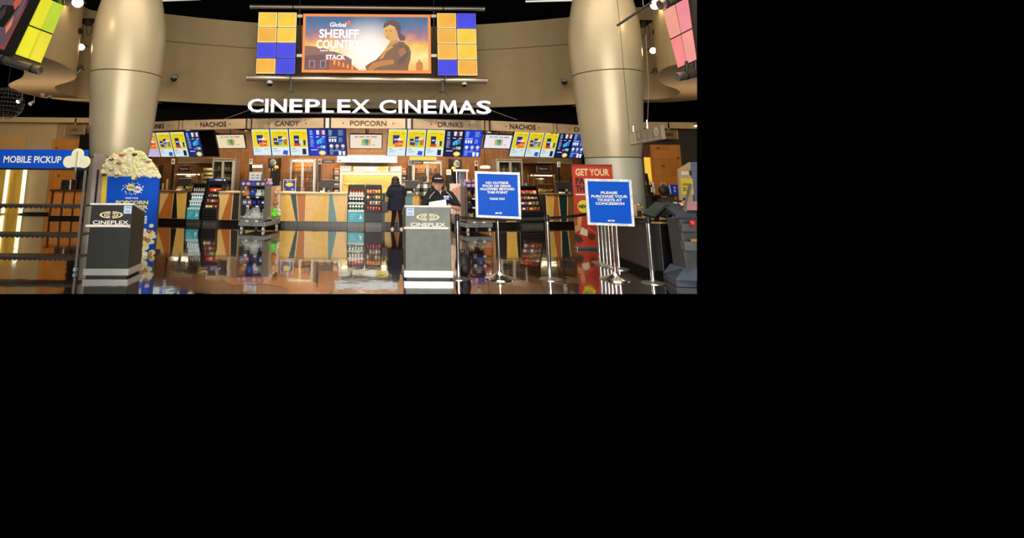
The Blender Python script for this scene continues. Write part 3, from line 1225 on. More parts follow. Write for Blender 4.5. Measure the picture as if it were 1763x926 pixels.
# ================================================================ spotlights on the side bulkheads
def wall_spot(px, py, Y, r, label, lit, aim, power=60):
    p = W(px, py, Y)
    t = thing('spotlight', label, 'spotlight', p, 0, 'spotlights on the bulkheads')
    d = Vector(aim).normalized()
    m = MB()
    m.tube([d * -.22, d * -.16, d * .0, d * .06], [r * .5, r * .85, r * .95, r], M_BLACK if not lit else M_STEEL, 14, True)
    m.build('lamp_housing', t)
    if lit:
        m = MB()
        m.ball(tuple(d * .03), r * .95, E('#fff6da', 4.0))
        m.build('bulb', t)
    m = MB()
    m.tube([d * -.12, d * -.12 + Vector((0, .1, .08)), d * -.12 + Vector((0, .3, .08))], .02, M_BLACK, 6)
    m.build('bracket', t)
    if lit:
        l = bpy.data.lights.new('spotlight_lamp', 'POINT')
        l.energy = power
        l.color = (1, .82, .5)
        l.shadow_soft_size = .1
        o = bpy.data.objects.new('spotlight_lamp', l)
        COL.objects.link(o)
        o.location = p + d * .2


wall_spot(134, 4, 11.6, .13, 'glowing spotlight at the top edge beside the yellow tile screen', True, (.3, -.8, -.3), 12)
wall_spot(140, 81, 13.2, .09, 'lit spotlight low on the bulkhead behind the yellow tile screen', True, (.3, -.7, -.2), 9)
wall_spot(136, 54, 12.6, .08, 'unlit spotlight between the two lit ones by the yellow screen', False, (.9, -.3, 0))
wall_spot(137, 117, 13.2, .08, 'small black spotlight at the tip of the curved soffit near yellow screen', False, (.6, -.5, .4))
wall_spot(1128, 8, 11.6, .12, 'glowing spotlight at the top edge beside the pink tile screen', True, (-.3, -.8, -.3), 12)
wall_spot(1124, 87, 13.4, .085, 'lit spotlight low on the bulkhead behind the pink tile screen', True, (-.3, -.7, -.2), 9)
wall_spot(1130, 55, 12.6, .075, 'unlit spotlight between the two lit ones by the pink screen', False, (-.9, -.3, 0))
wall_spot(1129, 122, 13.2, .075, 'small black spotlight at the tip of the curved soffit near pink screen', False, (-.6, -.5, .4))


def projector(px, py, Y, s, label):
    p = W(px, py, Y)
    t = thing('projector', label, 'projector', p)
    m = MB()
    m.box(-.2, .2, -.15, .15, 0, .07, M_BLACK)
    m.box(-.12, .05, -.2, .1, -.1, 0, M_BLACK)
    m.build('body', t, bevel=.01)
    m = MB()
    m.tube([(s * .1, -.15, -.05), (s * .14, -.3, -.07)], .06, M_DARK, 12)
    m.build('lens', t)
    m = MB()
    m.tube([(s * .1, 0, -.05), (s * .12, -.02, -.3), (s * .02, 0, -.42), (s * -.05, 0, -.2), (s * -.08, 0, -.02)], .008, M_BLACK, 5)
    m.tube([(s * -.15, 0, .0), (s * -.16, -.02, -.35), (s * -.1, 0, -.5)], .008, M_BLACK, 5)
    m.build('cable', t)


projector(153, 38, 14.4, 1, 'black projector with dangling cables beside the column by the yellow screen')
projector(1107, 41, 14.4, -1, 'black projector with dangling cables beside the column by the pink screen')

# ================================================================ side screens (tilted, seen at an angle)
def quad_frame(c00, c10, c11, c01):
    """top-left, top-right, bottom-right, bottom-left world points -> bilinear map"""
    def f(u, v):
        return (c00 * (1 - u) + c10 * u) * (1 - v) + (c01 * (1 - u) + c11 * u) * v
    n = (c10 - c00).cross(c01 - c00).normalized()
    return f, n


def tilt_tiles(label, tl, tr, br, bl, cols, name='tile_light'):
    c = (tl + tr + br + bl) / 4
    t = thing(name, label, 'light panel', c)
    f, n = quad_frame(tl - c, tr - c, br - c, bl - c)
    if n.dot(EYEV - c) < 0:
        n = -n
    m = MB()
    m.prism([f(-.02, -.01), f(1.02, -.01), f(1.02, 1.01), f(-.02, 1.01)], -n * .15, M_BLACK)
    m.build('backing', t)
    R, C = len(cols), len(cols[0])
    for i in range(R):
        for j in range(C):
            u0, u1, v0, v1 = j / C + .025, (j + 1) / C - .025, i / R + .012, (i + 1) / R - .012
            m = MB()
            m.prism([f(u0, v0) + n * .01, f(u1, v0) + n * .01, f(u1, v1) + n * .01, f(u0, v1) + n * .01], n * .03, E(cols[i][j]))
            m.poly([f(u0 + .05, v0 + .02) + n * .042, f(u1 - .05, v0 + .02) + n * .042, f(u1 - .05, v1 - .03) + n * .042, f(u0 + .05, v1 - .03) + n * .042], glow_tile(cols[i][j]))
            m.build('light_tile', t)
    return t, f, n


# left: tiles run from near (screen left) to far; depths fall from 9.3 to 10
tilt_tiles('tilted two by two light panel glowing yellow and lime near top corner', W(72, -8, 9.6), W(110, 8, 10.1), W(69, 109, 10.3), W(24, 93, 9.8),
           [('#e6e030', '#bfd63a'), ('#ece42e', '#eadc3a')])
# dark red poster screen beside it
tl, tr, br, bl = W(8, -40, 8.9), W(60, -20, 9.3), W(7, 86, 9.5), W(-55, 66, 9.0)
c = (tl + tr + br + bl) / 4
t = thing('poster_screen', 'dark red poster screen beside the yellow light panel, cut by the picture edge', 'screen', c)
f, n = quad_frame(tl - c, tr - c, br - c, bl - c)
n = n if n.dot(EYEV - c) > 0 else -n
m = MB()
q = [f(-.05, -.03), f(1.3, -.03), f(1.3, 1.06), f(-.05, 1.06)]
m.prism(q, -n * .2, M_BLACK)
m.build('housing', t)
m = MB()
m.poly([f(0, 0) + n * .01, f(1, 0) + n * .01, f(1, 1) + n * .01, f(0, 1) + n * .01], E('#8a3a30'))
m.poly([f(.02, .1) + n * .015, f(.96, .02) + n * .015, f(.94, .94) + n * .015, f(.3, .98) + n * .015], E('#5a4750'))
for u, v, w, h, col in ((.7, .25, .2, .3, '#c2553c'), (.8, .62, .12, .3, '#e07a50'), (.45, .5, .18, .3, '#3a2a30'), (.6, .8, .2, .16, '#b04a3c'), (.88, .35, .08, .5, '#6d5560')):
    m.poly([f(u, v - h / 2) + n * .02, f(u + w / 2, v) + n * .02, f(u + w / 5, v + h / 2) + n * .02, f(u - w / 2, v + h / 5) + n * .02], E(col))
m.build('display', t)
pipe(-8, 98, 69, 122, 9.9, .085, 'fat metal pipe under the yellow light panel')
pipe(86, -8, 118, 2, 10.0, .1, 'short metal pipe above the yellow light panel')
# right: pink tiles
tilt_tiles('tilted two by two light panel glowing pink near the picture edge', W(1142, 18, 10.1), W(1186, -6, 9.6), W(1201, 103, 9.8), W(1168.5, 118, 10.2),
           [('#f0a08c', '#f28f98'), ('#f28a88', '#f29c90')])
t = thing('poster_screen', 'black edge of a poster screen beside the pink light panel', 'screen', W(1196, 40, 9.5))
m = MB()
o_ = W(1196, 40, 9.5)
m.prism([W(1189, -8, 9.3) - o_, W(1230, -30, 9.0) - o_, W(1240, 90, 9.2) - o_, W(1205, 104, 9.5) - o_], (.02, .12, 0), M_BLACK)
m.build('housing', t)
t = pipe(1165.5, 133, 1240, 118, 9.9, .085, 'fat metal pipe under the pink light panel')
m = MB()
for px in (1182, 1197):
    p, q = W(px, 128, 9.9) - Vector(t.location), W(px, 105, 9.85) - Vector(t.location)
    m.tube([p, q], .03, M_DARK, 8)
m.build('bracket', t)
pipe(1136, 9, 1175, -8, 10.0, .1, 'short metal pipe above the pink light panel')
# boom rod on two wires in front of the right column
a, b = W(1062, 44.5, 11.0), W(1122, 4, 10.6)
t = thing('boom_rod', 'thin dark rod hanging on wires in front of the column by the pink screen', 'rod', a)
m = MB()
m.tube([(0, 0, 0), b - a], .028, M_DARK, 8)
m.build('rod', t)
m = MB()
p = W(1067, 41, 10.99) - a
m.tube([p, p + Vector((-.05, 0, 1.5))], .006, M_DARK, 5)
m.tube([p, W(1083, 226, 10.4) - a], .005, M_DARK, 5)
p = W(1108, 14, 10.7) - a
m.tube([p, p + Vector((0, 0, 1.2))], .006, M_STEEL, 5)
m.build('wire', t)

# ================================================================ hanging way-finding sign
tl, tr, br, bl = W(1082, 229, 10.4), W(1137, 215.5, 9.2), W(1140, 240, 9.2), W(1085, 250.5, 10.4)
c = (tl + tr + br + bl) / 4
tl.z = tr.z = (tl.z + tr.z) / 2
f, n = quad_frame(W(1082, 229, 10.4) - c, W(1137, 215.5, 9.2) - c, W(1140, 240, 9.2) - c, W(1085, 250.5, 10.4) - c)
n = n if n.dot(EYEV - c) > 0 else -n
t = thing('wayfinding_sign', 'grey hanging wayfinding sign with white icons in front of the column', 'sign', c)
m = MB()
m.prism([f(0, 0), f(1, 0), f(1, 1), f(0, 1)], -n * .07, mat('grey_sign', '#8a8070', .5, vary=.04))
m.build('sign_panel', t, bevel=.006)
m = MB()
MI = mat('icon_white', '#e2dccb', .5, vary=.02)
MI2 = mat('icon_pale', '#beb49c', .5, vary=.02)


def fr(u, v, e=.006):
    return f(u, v) + n * e


def frect(u0, u1, v0, v1, mt, e=.006):
    m.poly([fr(u0, v0, e), fr(u1, v0, e), fr(u1, v1, e), fr(u0, v1, e)], mt)


frect(.02, .25, .06, .94, mat('pale_sign_tile', '#c9bd9c', .5, vary=.03), .004)
for i, (u0, u1) in enumerate(((.07, .2), (.06, .21), (.07, .2), (.06, .21))):
    frect(u0, u1, .2 + i * .16, .27 + i * .16, MI2, .007)
for u, k in ((.33, .3), (.51, .6), (.69, .8), (.87, 1)):
    frect(u - .07, u + .07, .78, .83, MI2)
    frect(u - .05, u + .06, .87, .92, MI2)


def ficon(u, v, ru, rv, mt, n_=18):
    pts = [(u + ru * math.cos(2 * math.pi * i / n_), v + rv * math.sin(2 * math.pi * i / n_)) for i in range(n_)]
    ptsi = [(u + ru * .7 * math.cos(2 * math.pi * i / n_), v + rv * .78 * math.sin(2 * math.pi * i / n_)) for i in range(n_)]
    v_ = [fr(*p) for p in pts] + [fr(*p) for p in ptsi]
    m.add(v_, [(i, (i + 1) % n_, n_ + (i + 1) % n_, n_ + i) for i in range(n_)], mt)


ficon(.87, .38, .06, .3, MI)
frect(.84, .9, .33, .37, MI)
frect(.84, .9, .43, .47, MI)
ficon(.87, .26, .025, .08, MI)
ficon(.69, .42, .035, .26, MI2)
ficon(.52, .35, .05, .12, MI2)
ficon(.50, .55, .035, .1, MI2)
frect(.31, .36, .2, .6, MI2)
m.build('icon_graphic', t)
m = MB()
p = f(.17, 0)
m.tube([p, p + Vector((0, 0, .12))], .012, M_CHROME, 6)
p2 = f(.62, 0)
m.tube([p2, p2 + Vector((0, 0, .16))], .012, M_CHROME, 6)
m.tube([p2, W(1117, 150, 9.7) - c, W(1112, 60, 9.7) - c], .006, M_STEEL, 5)
m.build('hanger_wire', t)

# ================================================================ concession counter
CT = 1.02
M_KICK = mat('grey_stone_kick', '#4a4946', .35, vary=.25, scale=12)
M_KICKD = mat('shaded_stone_kick', '#1c1714', .35, vary=.2, scale=12)  # same stone away from the lit centre, shade put into a darker colour
PAN = dict(y='#d2ab52', t='#d6b172', o='#a9652c', b='#a86434', k='#1d1a18', g='#16343a', s='#4f7a80', d='#c49a48', n='#2a2b30', w='#7d5a30')


def panel_mat(c):
    return mat('laminate_' + c, PAN[c], .35, vary=.1, scale=5, bump=.02)


def chord(px0, px1, py=355, off=0.0):
    p, _ = A(px0, py, off)
    q, _ = A(px1, py, off)
    p, q = Vector((p.x, p.y, 0)), Vector((q.x, q.y, 0))
    d = q - p
    return (p + q) / 2, math.atan2(d.y, d.x), d.length


def counter_unit(label, px0, px1, pieces, kick=M_KICK, top=M_TAN, depth=.75):
    c, th, w = chord(px0, px1)
    t = thing('counter_unit', label, 'counter', c, th, 'concession counter units')
    h = w / 2
    tp = depth * (h / COUNTER[1]) + .012

    def taper(mb, y0, y1, z0, z1, mt):
        mb.prism([(-h, y0, z0), (h, y0, z0), (h - tp, y1, z0), (-h + tp, y1, z0)], (0, 0, z1 - z0), mt)

    m = MB()
    taper(m, .03, depth, .14, CT, M_DARK)
    m.build('cabinet', t)
    m = MB()
    taper(m, .07, depth - .05, 0, .14, kick)
    n = max(2, int(w / .45))
    for i in range(1, n):
        m.box(-h + i * w / n - .006, -h + i * w / n + .006, .066, .07, 0, .14, M_BLACK)
    m.build('kick_plate', t)
    m = MB()
    m.box(-h, h, .0, .03, .15, CT, mat('trim_gold', '#d8bf80', .4))
    X = lambda p: (p - px0) / (px1 - px0) * w - h
    for col, t0, t1, b0, b1 in pieces:
        e = .012
        m.slab([(X(b0) + e, .16), (X(b1) - e, .16), (X(t1) - e, CT - .01), (X(t0) + e, CT - .01)], -.008, 0, panel_mat(col))
    m.build('front_panel', t)
    m = MB()
    taper(m, -.04, depth, CT, CT + .045, top)
    m.build('worktop', t, bevel=.008)
    return t


counter_unit('counter section with tan and black wedges beside the popcorn standee', 236, 319.5,
             [('o', 238, 274, 238, 271), ('t', 274, 290, 271.5, 273), ('o', 290, 298.5, 273, 296.5), ('k', 298.5, 303, 296.5, 307.4), ('y', 303.7, 319.5, 308, 319.5)], M_KICKD, mat('brown_worktop', '#6b4a2c', .3))
counter_unit('counter section with tan and rust wedges beside the plush cart', 376, 412,
             [('t', 379, 394, 376, 381), ('b', 394.5, 400.6, 381.5, 398.6), ('n', 401, 412, 399, 412)], M_KICKD)
counter_unit('counter section hidden behind the cart of plush toys', 412, 484, [('n', 412, 430, 412, 425), ('y', 430, 460, 425, 470), ('o', 460, 484, 470, 484)], M_KICKD)
counter_unit('long yellow counter section with teal and rust wedges in the middle', 484, 598,
             [('y', 485, 498.3, 485, 509), ('g', 498.7, 509.8, 509.2, 514.6), ('b', 510.5, 526.4, 515, 526), ('t', 527, 554.5, 526.4, 536), ('y', 555.4, 565.4, 537, 564.5), ('s', 566, 572.4, 565, 581), ('t', 573.8, 597, 582, 596)], M_KICK, mat('pale_worktop', '#d9c19a', .3))
counter_unit('counter section with grey teal and yellow panels beside the person in a long coat', 658, 748,
             [('n', 658, 664, 658, 663), ('t', 664, 676, 663, 673), ('b', 676, 694, 674, 692), ('s', 694, 711.5, 693, 709), ('y', 712, 720, 710, 718), ('o', 721, 748, 719, 748)], M_KICK, mat('green_worktop', '#5f7d78', .3))
counter_unit('counter section hidden behind the employee and second cart', 748, 850, [('y', 748, 770, 748, 765), ('b', 770, 800, 766, 800), ('g', 800, 820, 801, 815), ('o', 820, 850, 816, 850)], M_KICKD)
counter_unit('dark counter section with one yellow wedge behind the blue outside food sign', 850, 894, [('k', 850, 870, 850, 871.5), ('y', 870, 888, 872, 886.5), ('k', 888, 894, 887, 894)], M_KICKD)
counter_unit('counter section with tan, rust and black wedges beside the red banner', 941, 1040,
             [('y', 941.5, 954, 941.5, 949), ('b', 954.5, 961, 949.5, 962.6), ('g', 962, 977, 964, 974), ('w', 977.6, 988, 975, 987), ('o', 989, 1040, 988, 1040)], M_KICKD, mat('brown_worktop', '#6b4a2c', .3))

# back counter under the equipment
m = MB()
R_ = COUNTER[1]
for o0, o1, z0, z1, mt in ((2.4, 3.3, 0, .9, M_WOOD), (2.35, 3.35, .9, .95, M_STEEL)):
    pts = []
    for r in (R_ - o0, R_ - o1):
        row = [(r * math.sin(a), cyw - r * math.cos(a), z0) for a in [-.285 + .57 * i / 24 for i in range(25)]]
        pts += row if r == R_ - o0 else row[::-1]
    m.prism(pts, (0, 0, z1 - z0), mt)
tag(m.build('back_counter'), 'long curved wooden back counter with steel top behind the concession', 'counter')

# ---------------------------------------------------------------- candy racks
CANDY = ['#c8342c', '#e0822a', '#e8c23a', '#d9d3c8', '#8c2f52', '#4a6fb0', '#3d8a4a', '#e26a8a', '#7a4a2c', '#f0efe8', '#2d2f36', '#d65a38']


def candy_bag(col, col2, w, h, d, label, loc, rot, group):
    key = ('candy', col, col2)
    if key not in _text:
        m = MB()
        n = 6
        v, f = [], []
        for i in range(n + 1):
            z = i / n
            th = math.sin(math.pi * z) ** .6 if 0 < i < n else .06
            for (x, y) in ((-.5, 0), (-.3, -.5 * th), (0, -.6 * th), (.3, -.5 * th), (.5, 0), (.3, .5 * th), (-.3, .5 * th)):
                v.append((x * (1 - .08 * math.sin(math.pi * z)), y, z))
        for i in range(n):
            for j in range(7):
                f.append((i * 7 + j, i * 7 + (j + 1) % 7, (i + 1) * 7 + (j + 1) % 7, (i + 1) * 7 + j))
        ma, mb2 = P_(col, .3), P_(col2, .3)
        b = 7
        m.add(v, [q for k_, q in enumerate(f) if k_ // 7 not in (2, 3)], ma, True)
        m.add(v, [q for k_, q in enumerate(f) if k_ // 7 in (2, 3)], mb2, True)
        o = m.build('candy_bag')
        _text[key] = o.data
    else:
        o = bpy.data.objects.new('candy_bag', _text[key])
        COL.objects.link(o)
    o.scale = (w, d, h)
    o.location = loc
    o.rotation_euler = rot
    return tag(o, label, 'candy', group)


def drink_pack(cols, label, loc, rot, group, s=1.0):
    key = ('pack',) + cols
    if key not in _text:
        m = MB()
        m.lathe([(.032, 0), (.034, .01), (.034, .03)], P_(cols[0], .3), n=10)
        m.lathe([(.0345, .03), (.0345, .09)], P_(cols[1], .3), n=10, cap=False)
        m.lathe([(.034, .09), (.03, .115), (.014, .135), (.014, .155)], P_(cols[0], .3), n=10)
        m.lathe([(.016, .152), (.016, .17), (0, .17)], P_(cols[2], .3), n=10)
        o = m.build('bottle')
        _text[key] = o.data
    else:
        o = bpy.data.objects.new('bottle', _text[key])
        COL.objects.link(o)
    o.location = loc
    o.rotation_euler = rot
    o.scale = (s, s, s)
    return tag(o, label, 'bottle', group)


def candy_rack(px, w, label, base, where, goods, zt=1.27, rz_add=0.0):
    p, th = A(px, 362, -.16)
    th += rz_add
    t = thing('candy_rack', label, 'rack', (p.x, p.y, 0), th, 'candy racks set in the counter')
    h = w / 2
    Yf = lambda z: -.02 + max(0, z - .42) * .42         # front leans back
    m = MB()
    for s in (-1, 1):
        x = s * h
        m.prism([(x - .012, -.02, .15), (x - .012, -.02, .42), (x - .012, Yf(zt), zt), (x - .012, .6, zt), (x - .012, .6, .15)], (.024, 0, 0), M_BLACK)
    m.box(-h, h, .55, .58, .15, zt, M_BLACK)
    m.box(-h, h, Yf(zt), .6, zt, zt + .05, M_BLACK)
    m.build('frame', t)
    m = MB()
    m.box(-h, h, .03, .5, 0, .15, M_KICK)
    m.build('kick_plate', t)
    m = MB()
    if base == 'teal':
        tl = mat('teal_print', '#3aa7c0', .4, vary=.06)
        m.box(-h + .012, h - .012, -.02, .02, .16, .46, tl)
        wt = P_('#9fd6e0', .4)
        for i in range(3):
            m.rect(-h + .07, -h + .07 + w * (.38 - .07 * i), .38 - i * .06, .395 - i * .06, -.022, wt)
        m.fig([(h * .35, .25), (h * .6, .22), (h * .75, .3), (h * .62, .34), (h * .58, .42), (h * .5, .33)], -.022, P_('#d8e4e8', .4))
        m.fig([(h * .4, .22), (h * .7, .25), (h * .7, .27), (h * .4, .24)], -.024, P_('#8c4a44', .4))
    else:
        m.box(-h + .012, h - .012, .0, .03, .16, .46, M_BLACK)
        for i in range(3):
            m.box(-h + .03, h - .03, -.015, 0, .2 + i * .09, .225 + i * .09, M_DARK)
    m.build('base_panel', t)
    rows = 4 if base != 'teal' else 3
    zs = [.50 + i * (zt - .58) / rows for i in range(rows)]
    R3 = Matrix.Rotation(th, 4, 'Z')
    for k, z in enumerate(zs):
        m = MB()
        m.box(-h + .012, h - .012, Yf(z), .5, z - .02, z, M_BLACK if base != 'teal' else M_STEEL)
        m.box(-h + .012, h - .012, Yf(z) - .012, Yf(z), z - .03, z + .035, M_DARK if base != 'teal' else mat('price_strip', '#c9d6df', .4))
        m.build('shelf', t)
        n = 5
        for j in range(n):
            x = -h + .03 + (w - .06) * (j + .5) / n
            y = Yf(z) + .07
            q = R3 @ Vector((x, y, 0))
            loc = Vector((p.x + q.x, p.y + q.y, z))
            goods(k, j, loc, th, (w - .06) / n, (zt - .58) / rows)
    return t


def bag_goods(seed, where, fam=None):
    r = random.Random(seed)

    def f(k, j, loc, th, dw, dh):
        c1, c2 = (r.choice(fam[k]) if fam else r.choice(CANDY)), r.choice(CANDY)
        candy_bag(c1, c2, dw * .95, min(dh * .86, .17), .07, 'small candy bag on the %s' % where, loc, (-.2, 0, th), 'candy bags on the ' + where)
    return f


def pack_goods(where, rows, h=1.0):
    def f(k, j, loc, th, dw, dh):
        drink_pack(rows[k % len(rows)], 'small bottle on the %s' % where, loc, (-.1, 0, th), 'bottles on the ' + where, h)
    return f


FAM = [['#c8342c', '#d9736a', '#c24a3c'], ['#d7d0c6', '#8a3b3b', '#c8342c', '#e8e3da'], ['#d8c8b8', '#3c3a3a', '#f0efe8', '#a9b8a0'], ['#e0822a', '#e8a03a', '#e26a5a', '#d8559a']]
FAMD = [['#b0603a', '#a83a44', '#8a7a3a'], ['#a83a44', '#6a5a4a', '#9a8a80'], ['#4a4a44', '#8a8068', '#3a3432'], ['#d65a38', '#e0a02a', '#c8342c']]
candy_rack(333, .47, 'slanted candy rack with teal base panel, beside the popcorn standee', 'teal', 'teal rack near the standee', pack_goods('teal rack near the standee', [('#cfe6ee', '#3f9fc0', '#e8f0f2'), ('#dfe8ee', '#88b8dc', '#4a88c0'), ('#9a9a98', '#3a3a3c', '#d8d8d4')], 1.2))
candy_rack(361, .47, 'black slanted candy rack beside the teal based rack near the standee', 'black', 'black rack near the standee', bag_goods(3, 'black rack near the standee', FAMD))
candy_rack(613, .53, 'candy rack with teal base panel in the middle of the counter', 'teal', 'teal rack under the popcorn warmer', pack_goods('teal rack under the popcorn warmer', [('#e9eeea', '#2f6a4a', '#20302a'), ('#eef0f2', '#2c2c30', '#1a1a1c'), ('#c8342c', '#f0e8e0', '#a02a24')], 1.25))
candy_rack(643.5, .52, 'black candy rack of bright bags beside the person in a long coat', 'black', 'black rack under the popcorn warmer', bag_goods(5, 'black rack under the popcorn warmer', FAM))
candy_rack(917.5, .72, 'black slanted candy rack between the blue outside food sign and the red banner', 'black', 'rack beside the blue sign', bag_goods(9, 'rack beside the blue sign', FAMD))


# ---------------------------------------------------------------- things on and behind the counter
def back(px, off, py=315):
    p, th = A(px, py, off)
    return Vector((p.x, p.y, 0)), th, p.y / F


def zof(px, py, off):
    return A(px, py, off)[0].z


ZBK = .95


def fridge(label, px0, px1, py1, off, lit, contents):
    """glass door merchandiser standing behind the counter"""
    p, th, s = back((px0 + px1) / 2, off)
    w = (px1 - px0) * s
    zt = zof((px0 + px1) / 2, py1, off)
    t = thing('display_fridge', label, 'fridge', (p.x, p.y, 0), th, 'glass door fridges behind the counter')
    h = w / 2
    m = MB()
    m.box(-h, h, .1, .12, ZBK, zt, mat('fridge_back', '#d08a3a', .5) if lit else M_DARK)
    for sx in (-1, 1):
        m.box(sx * h - .03, sx * h + .03, -.35, .12, ZBK, zt, M_STEEL)
    m.box(-h, h, -.35, .12, zt - .06, zt, M_STEEL)
    m.box(-h, h, -.35, .12, ZBK, ZBK + .05, M_DARK)
    m.build('cabinet', t, bevel=.006)
    for i in range(3):
        m = MB()
        z = ZBK + .07 + i * (zt - ZBK - .15) / 3
        m.box(-h + .03, h - .03, -.25, .1, z - .015, z, M_STEEL)
        m.build('shelf', t)
    for sx in (-1, 1):
        m = MB()
        x0, x1 = (-h + .02, -.005) if sx < 0 else (.005, h - .02)
        fm = mat('door_aluminium', '#d9d4c8', .3, .7)
        for a, b, c_, d in ((x0, x0 + .04, ZBK + .01, zt - .08), (x1 - .04, x1, ZBK + .01, zt - .08), (x0, x1, ZBK + .01, ZBK + .06), (x0, x1, zt - .13, zt - .08)):
            m.box(a, b, -.41, -.37, c_, d, fm)
        d_ = m.build('door', t)
        m = MB()
        m.box(x0 + .05, x1 - .05, -.395, -.385, ZBK + .06, zt - .14, M_GLASS)
        m.build('pane', d_)
    if lit:
        m = MB()
        m.box(-h + .05, h - .05, -.3, -.27, zt - .09, zt - .065, E('#fff0d0', 25))
        m.build('light_tube', t)
    R3 = Matrix.Rotation(th, 4, 'Z')
    r = random.Random(int(px0))
    for i in range(3):
        z = ZBK + .07 + i * (zt - ZBK - .15) / 3
        n = 5
        for j in range(n):
            q = R3 @ Vector((-h + .1 + (w - .2) * (j + .5) / n, -.15, 0))
            c = r.choice(contents)
            drink_pack(c, 'small bottle inside the %s' % label.split(' with')[0], (p.x + q.x, p.y + q.y, z), (0, 0, th), 'bottles in the ' + label.split(' with')[0], min(1.25, (zt - ZBK - .15) / 3 / .2))
    return t


OB = [('#8a4a20', '#e0902a', '#f0d8a0'), ('#26356e', '#3a56a8', '#d0d8e8'), ('#c86a28', '#f0b050', '#d8d0c0'), ('#3a3a40', '#6a78a0', '#c8c8c8')]
DB = [('#4a4032', '#8a7a58', '#b8a888'), ('#5a5448', '#a09070', '#d8d0c0'), ('#3a3428', '#6f6a48', '#8a8878')]
fridge('grey framed glass fridge beside the switched off menu screen', 371, 410, 273, 2.95, False, DB)
fridge('orange lit glass fridge behind the counter number six post', 503, 545, 274, 2.9, True, OB)
fridge('orange lit glass fridge behind the counter number five post', 708, 757, 277, 2.9, True, OB)
fridge('grey framed glass fridge above the blue outside food sign', 849, 894, 274, 2.9, False, DB)

# posts with lane numbers
M_NUM = mat('number_white', '#f2f0ea', .4, vary=.02)


def lane_post(num, px, py, label, openpx=None, off=.5):
    p, th = A(px, py, off)
    s = p.y / F
    t = thing('lane_post', label, 'number sign', (p.x, p.y, CT + .045), th, 'numbered posts on the counter')
    z = p.z - CT - .045
    m = MB()
    m.lathe([(.07, 0), (.07, .012), (.02, .02), (.02, .05)], M_BLACK, n=14)
    m.box(-.035, .035, -.02, .02, .03, z, M_BLACK)
    m.build('post', t)
    m = MB()
    m.box(-.055, .055, -.04, -.02, z - .09, z + .09, M_NUM)
    m.text(num, 0, z, .12, -.042, M_LET, bold=.03)
    m.build('number_plate', t)
    if openpx:
        q, _ = A(openpx, py, off)
        x = (q.x - p.x) / math.cos(th)
        m = MB()
        pts = [(x - .19, z - .055), (x + .19, z - .055), (x + .22, z), (x + .19, z + .055), (x - .19, z + .055)]
        m.slab(pts, -.03, -.01, M_BLACK)
        m.tube([(0, -.01, z), (x, -.01, z)], .012, M_BLACK, 6)
        m.text('OPEN', x, z, .06, -.032, M_NUM, w=.3, bold=.03)
        m.build('open_plate', t)


lane_post('8', 299, 278, 'black post with number 8 beside the popcorn standee')
lane_post('7', 432.5, 278, 'black post with number 7 above the plush cart')
lane_post('6', 551, 278, 'black post with number 6 and OPEN plate', 565.5)
lane_post('5', 705.5, 280, 'black post with number 5 and OPEN plate', 718)
lane_post('4', 819.5, 281, 'black post with number 4 above the blue outside food sign')
lane_post('3', 961, 283, 'black post with number 3 beside the red banner')


def till(px, w, label, off=.35, tilt=.35, py=331):
    p, th = A(px, py, off)
    t = thing('till', label, 'till', (p.x, p.y, CT + .045), th, 'tills on the counter')
    m = MB()
    m.box(-w * .3, w * .3, -.05, .2, 0, .03, M_BLACK)
    m.prism([(-.04, .06, .03), (.04, .06, .03), (.04, .12, .03), (-.04, .12, .03)], (0, -.02, .18), M_BLACK)
    m.build('stand', t)
    m = MB()
    c, s = math.cos(tilt), math.sin(tilt)
    pt = lambda x, y, z: (x, y * c + z * s, -y * s + z * c + .13)
    m.prism([pt(-w / 2, -.03, 0), pt(w / 2, -.03, 0), pt(w / 2, -.03, .27), pt(-w / 2, -.03, .27)], (0, .05, .02), M_BLACK)
    m.build('monitor', t, bevel=.008)
    m = MB()
    m.box(w * .1, w * .32, -.14, -.02, 0, .07, M_DARK)
    m.box(w * .12, w * .3, -.145, -.14, .015, .055, M_GREY)
    m.build('card_reader', t, bevel=.006)
    m = MB()
    m.box(-w * .38, -w * .08, -.12, 0, 0, .05, M_WHITE if off < .4 else M_DARK)
    m.build('receipt_printer', t, bevel=.006)


till(315, .52, 'black till on the counter beside the popcorn standee')
till(561.5, .50, 'black till on the yellow counter section under the number 6 post')
till(710, .46, 'black till between the person in a long coat and the person in plaid')
till(971, .54, 'black till on the counter beside the red banner')

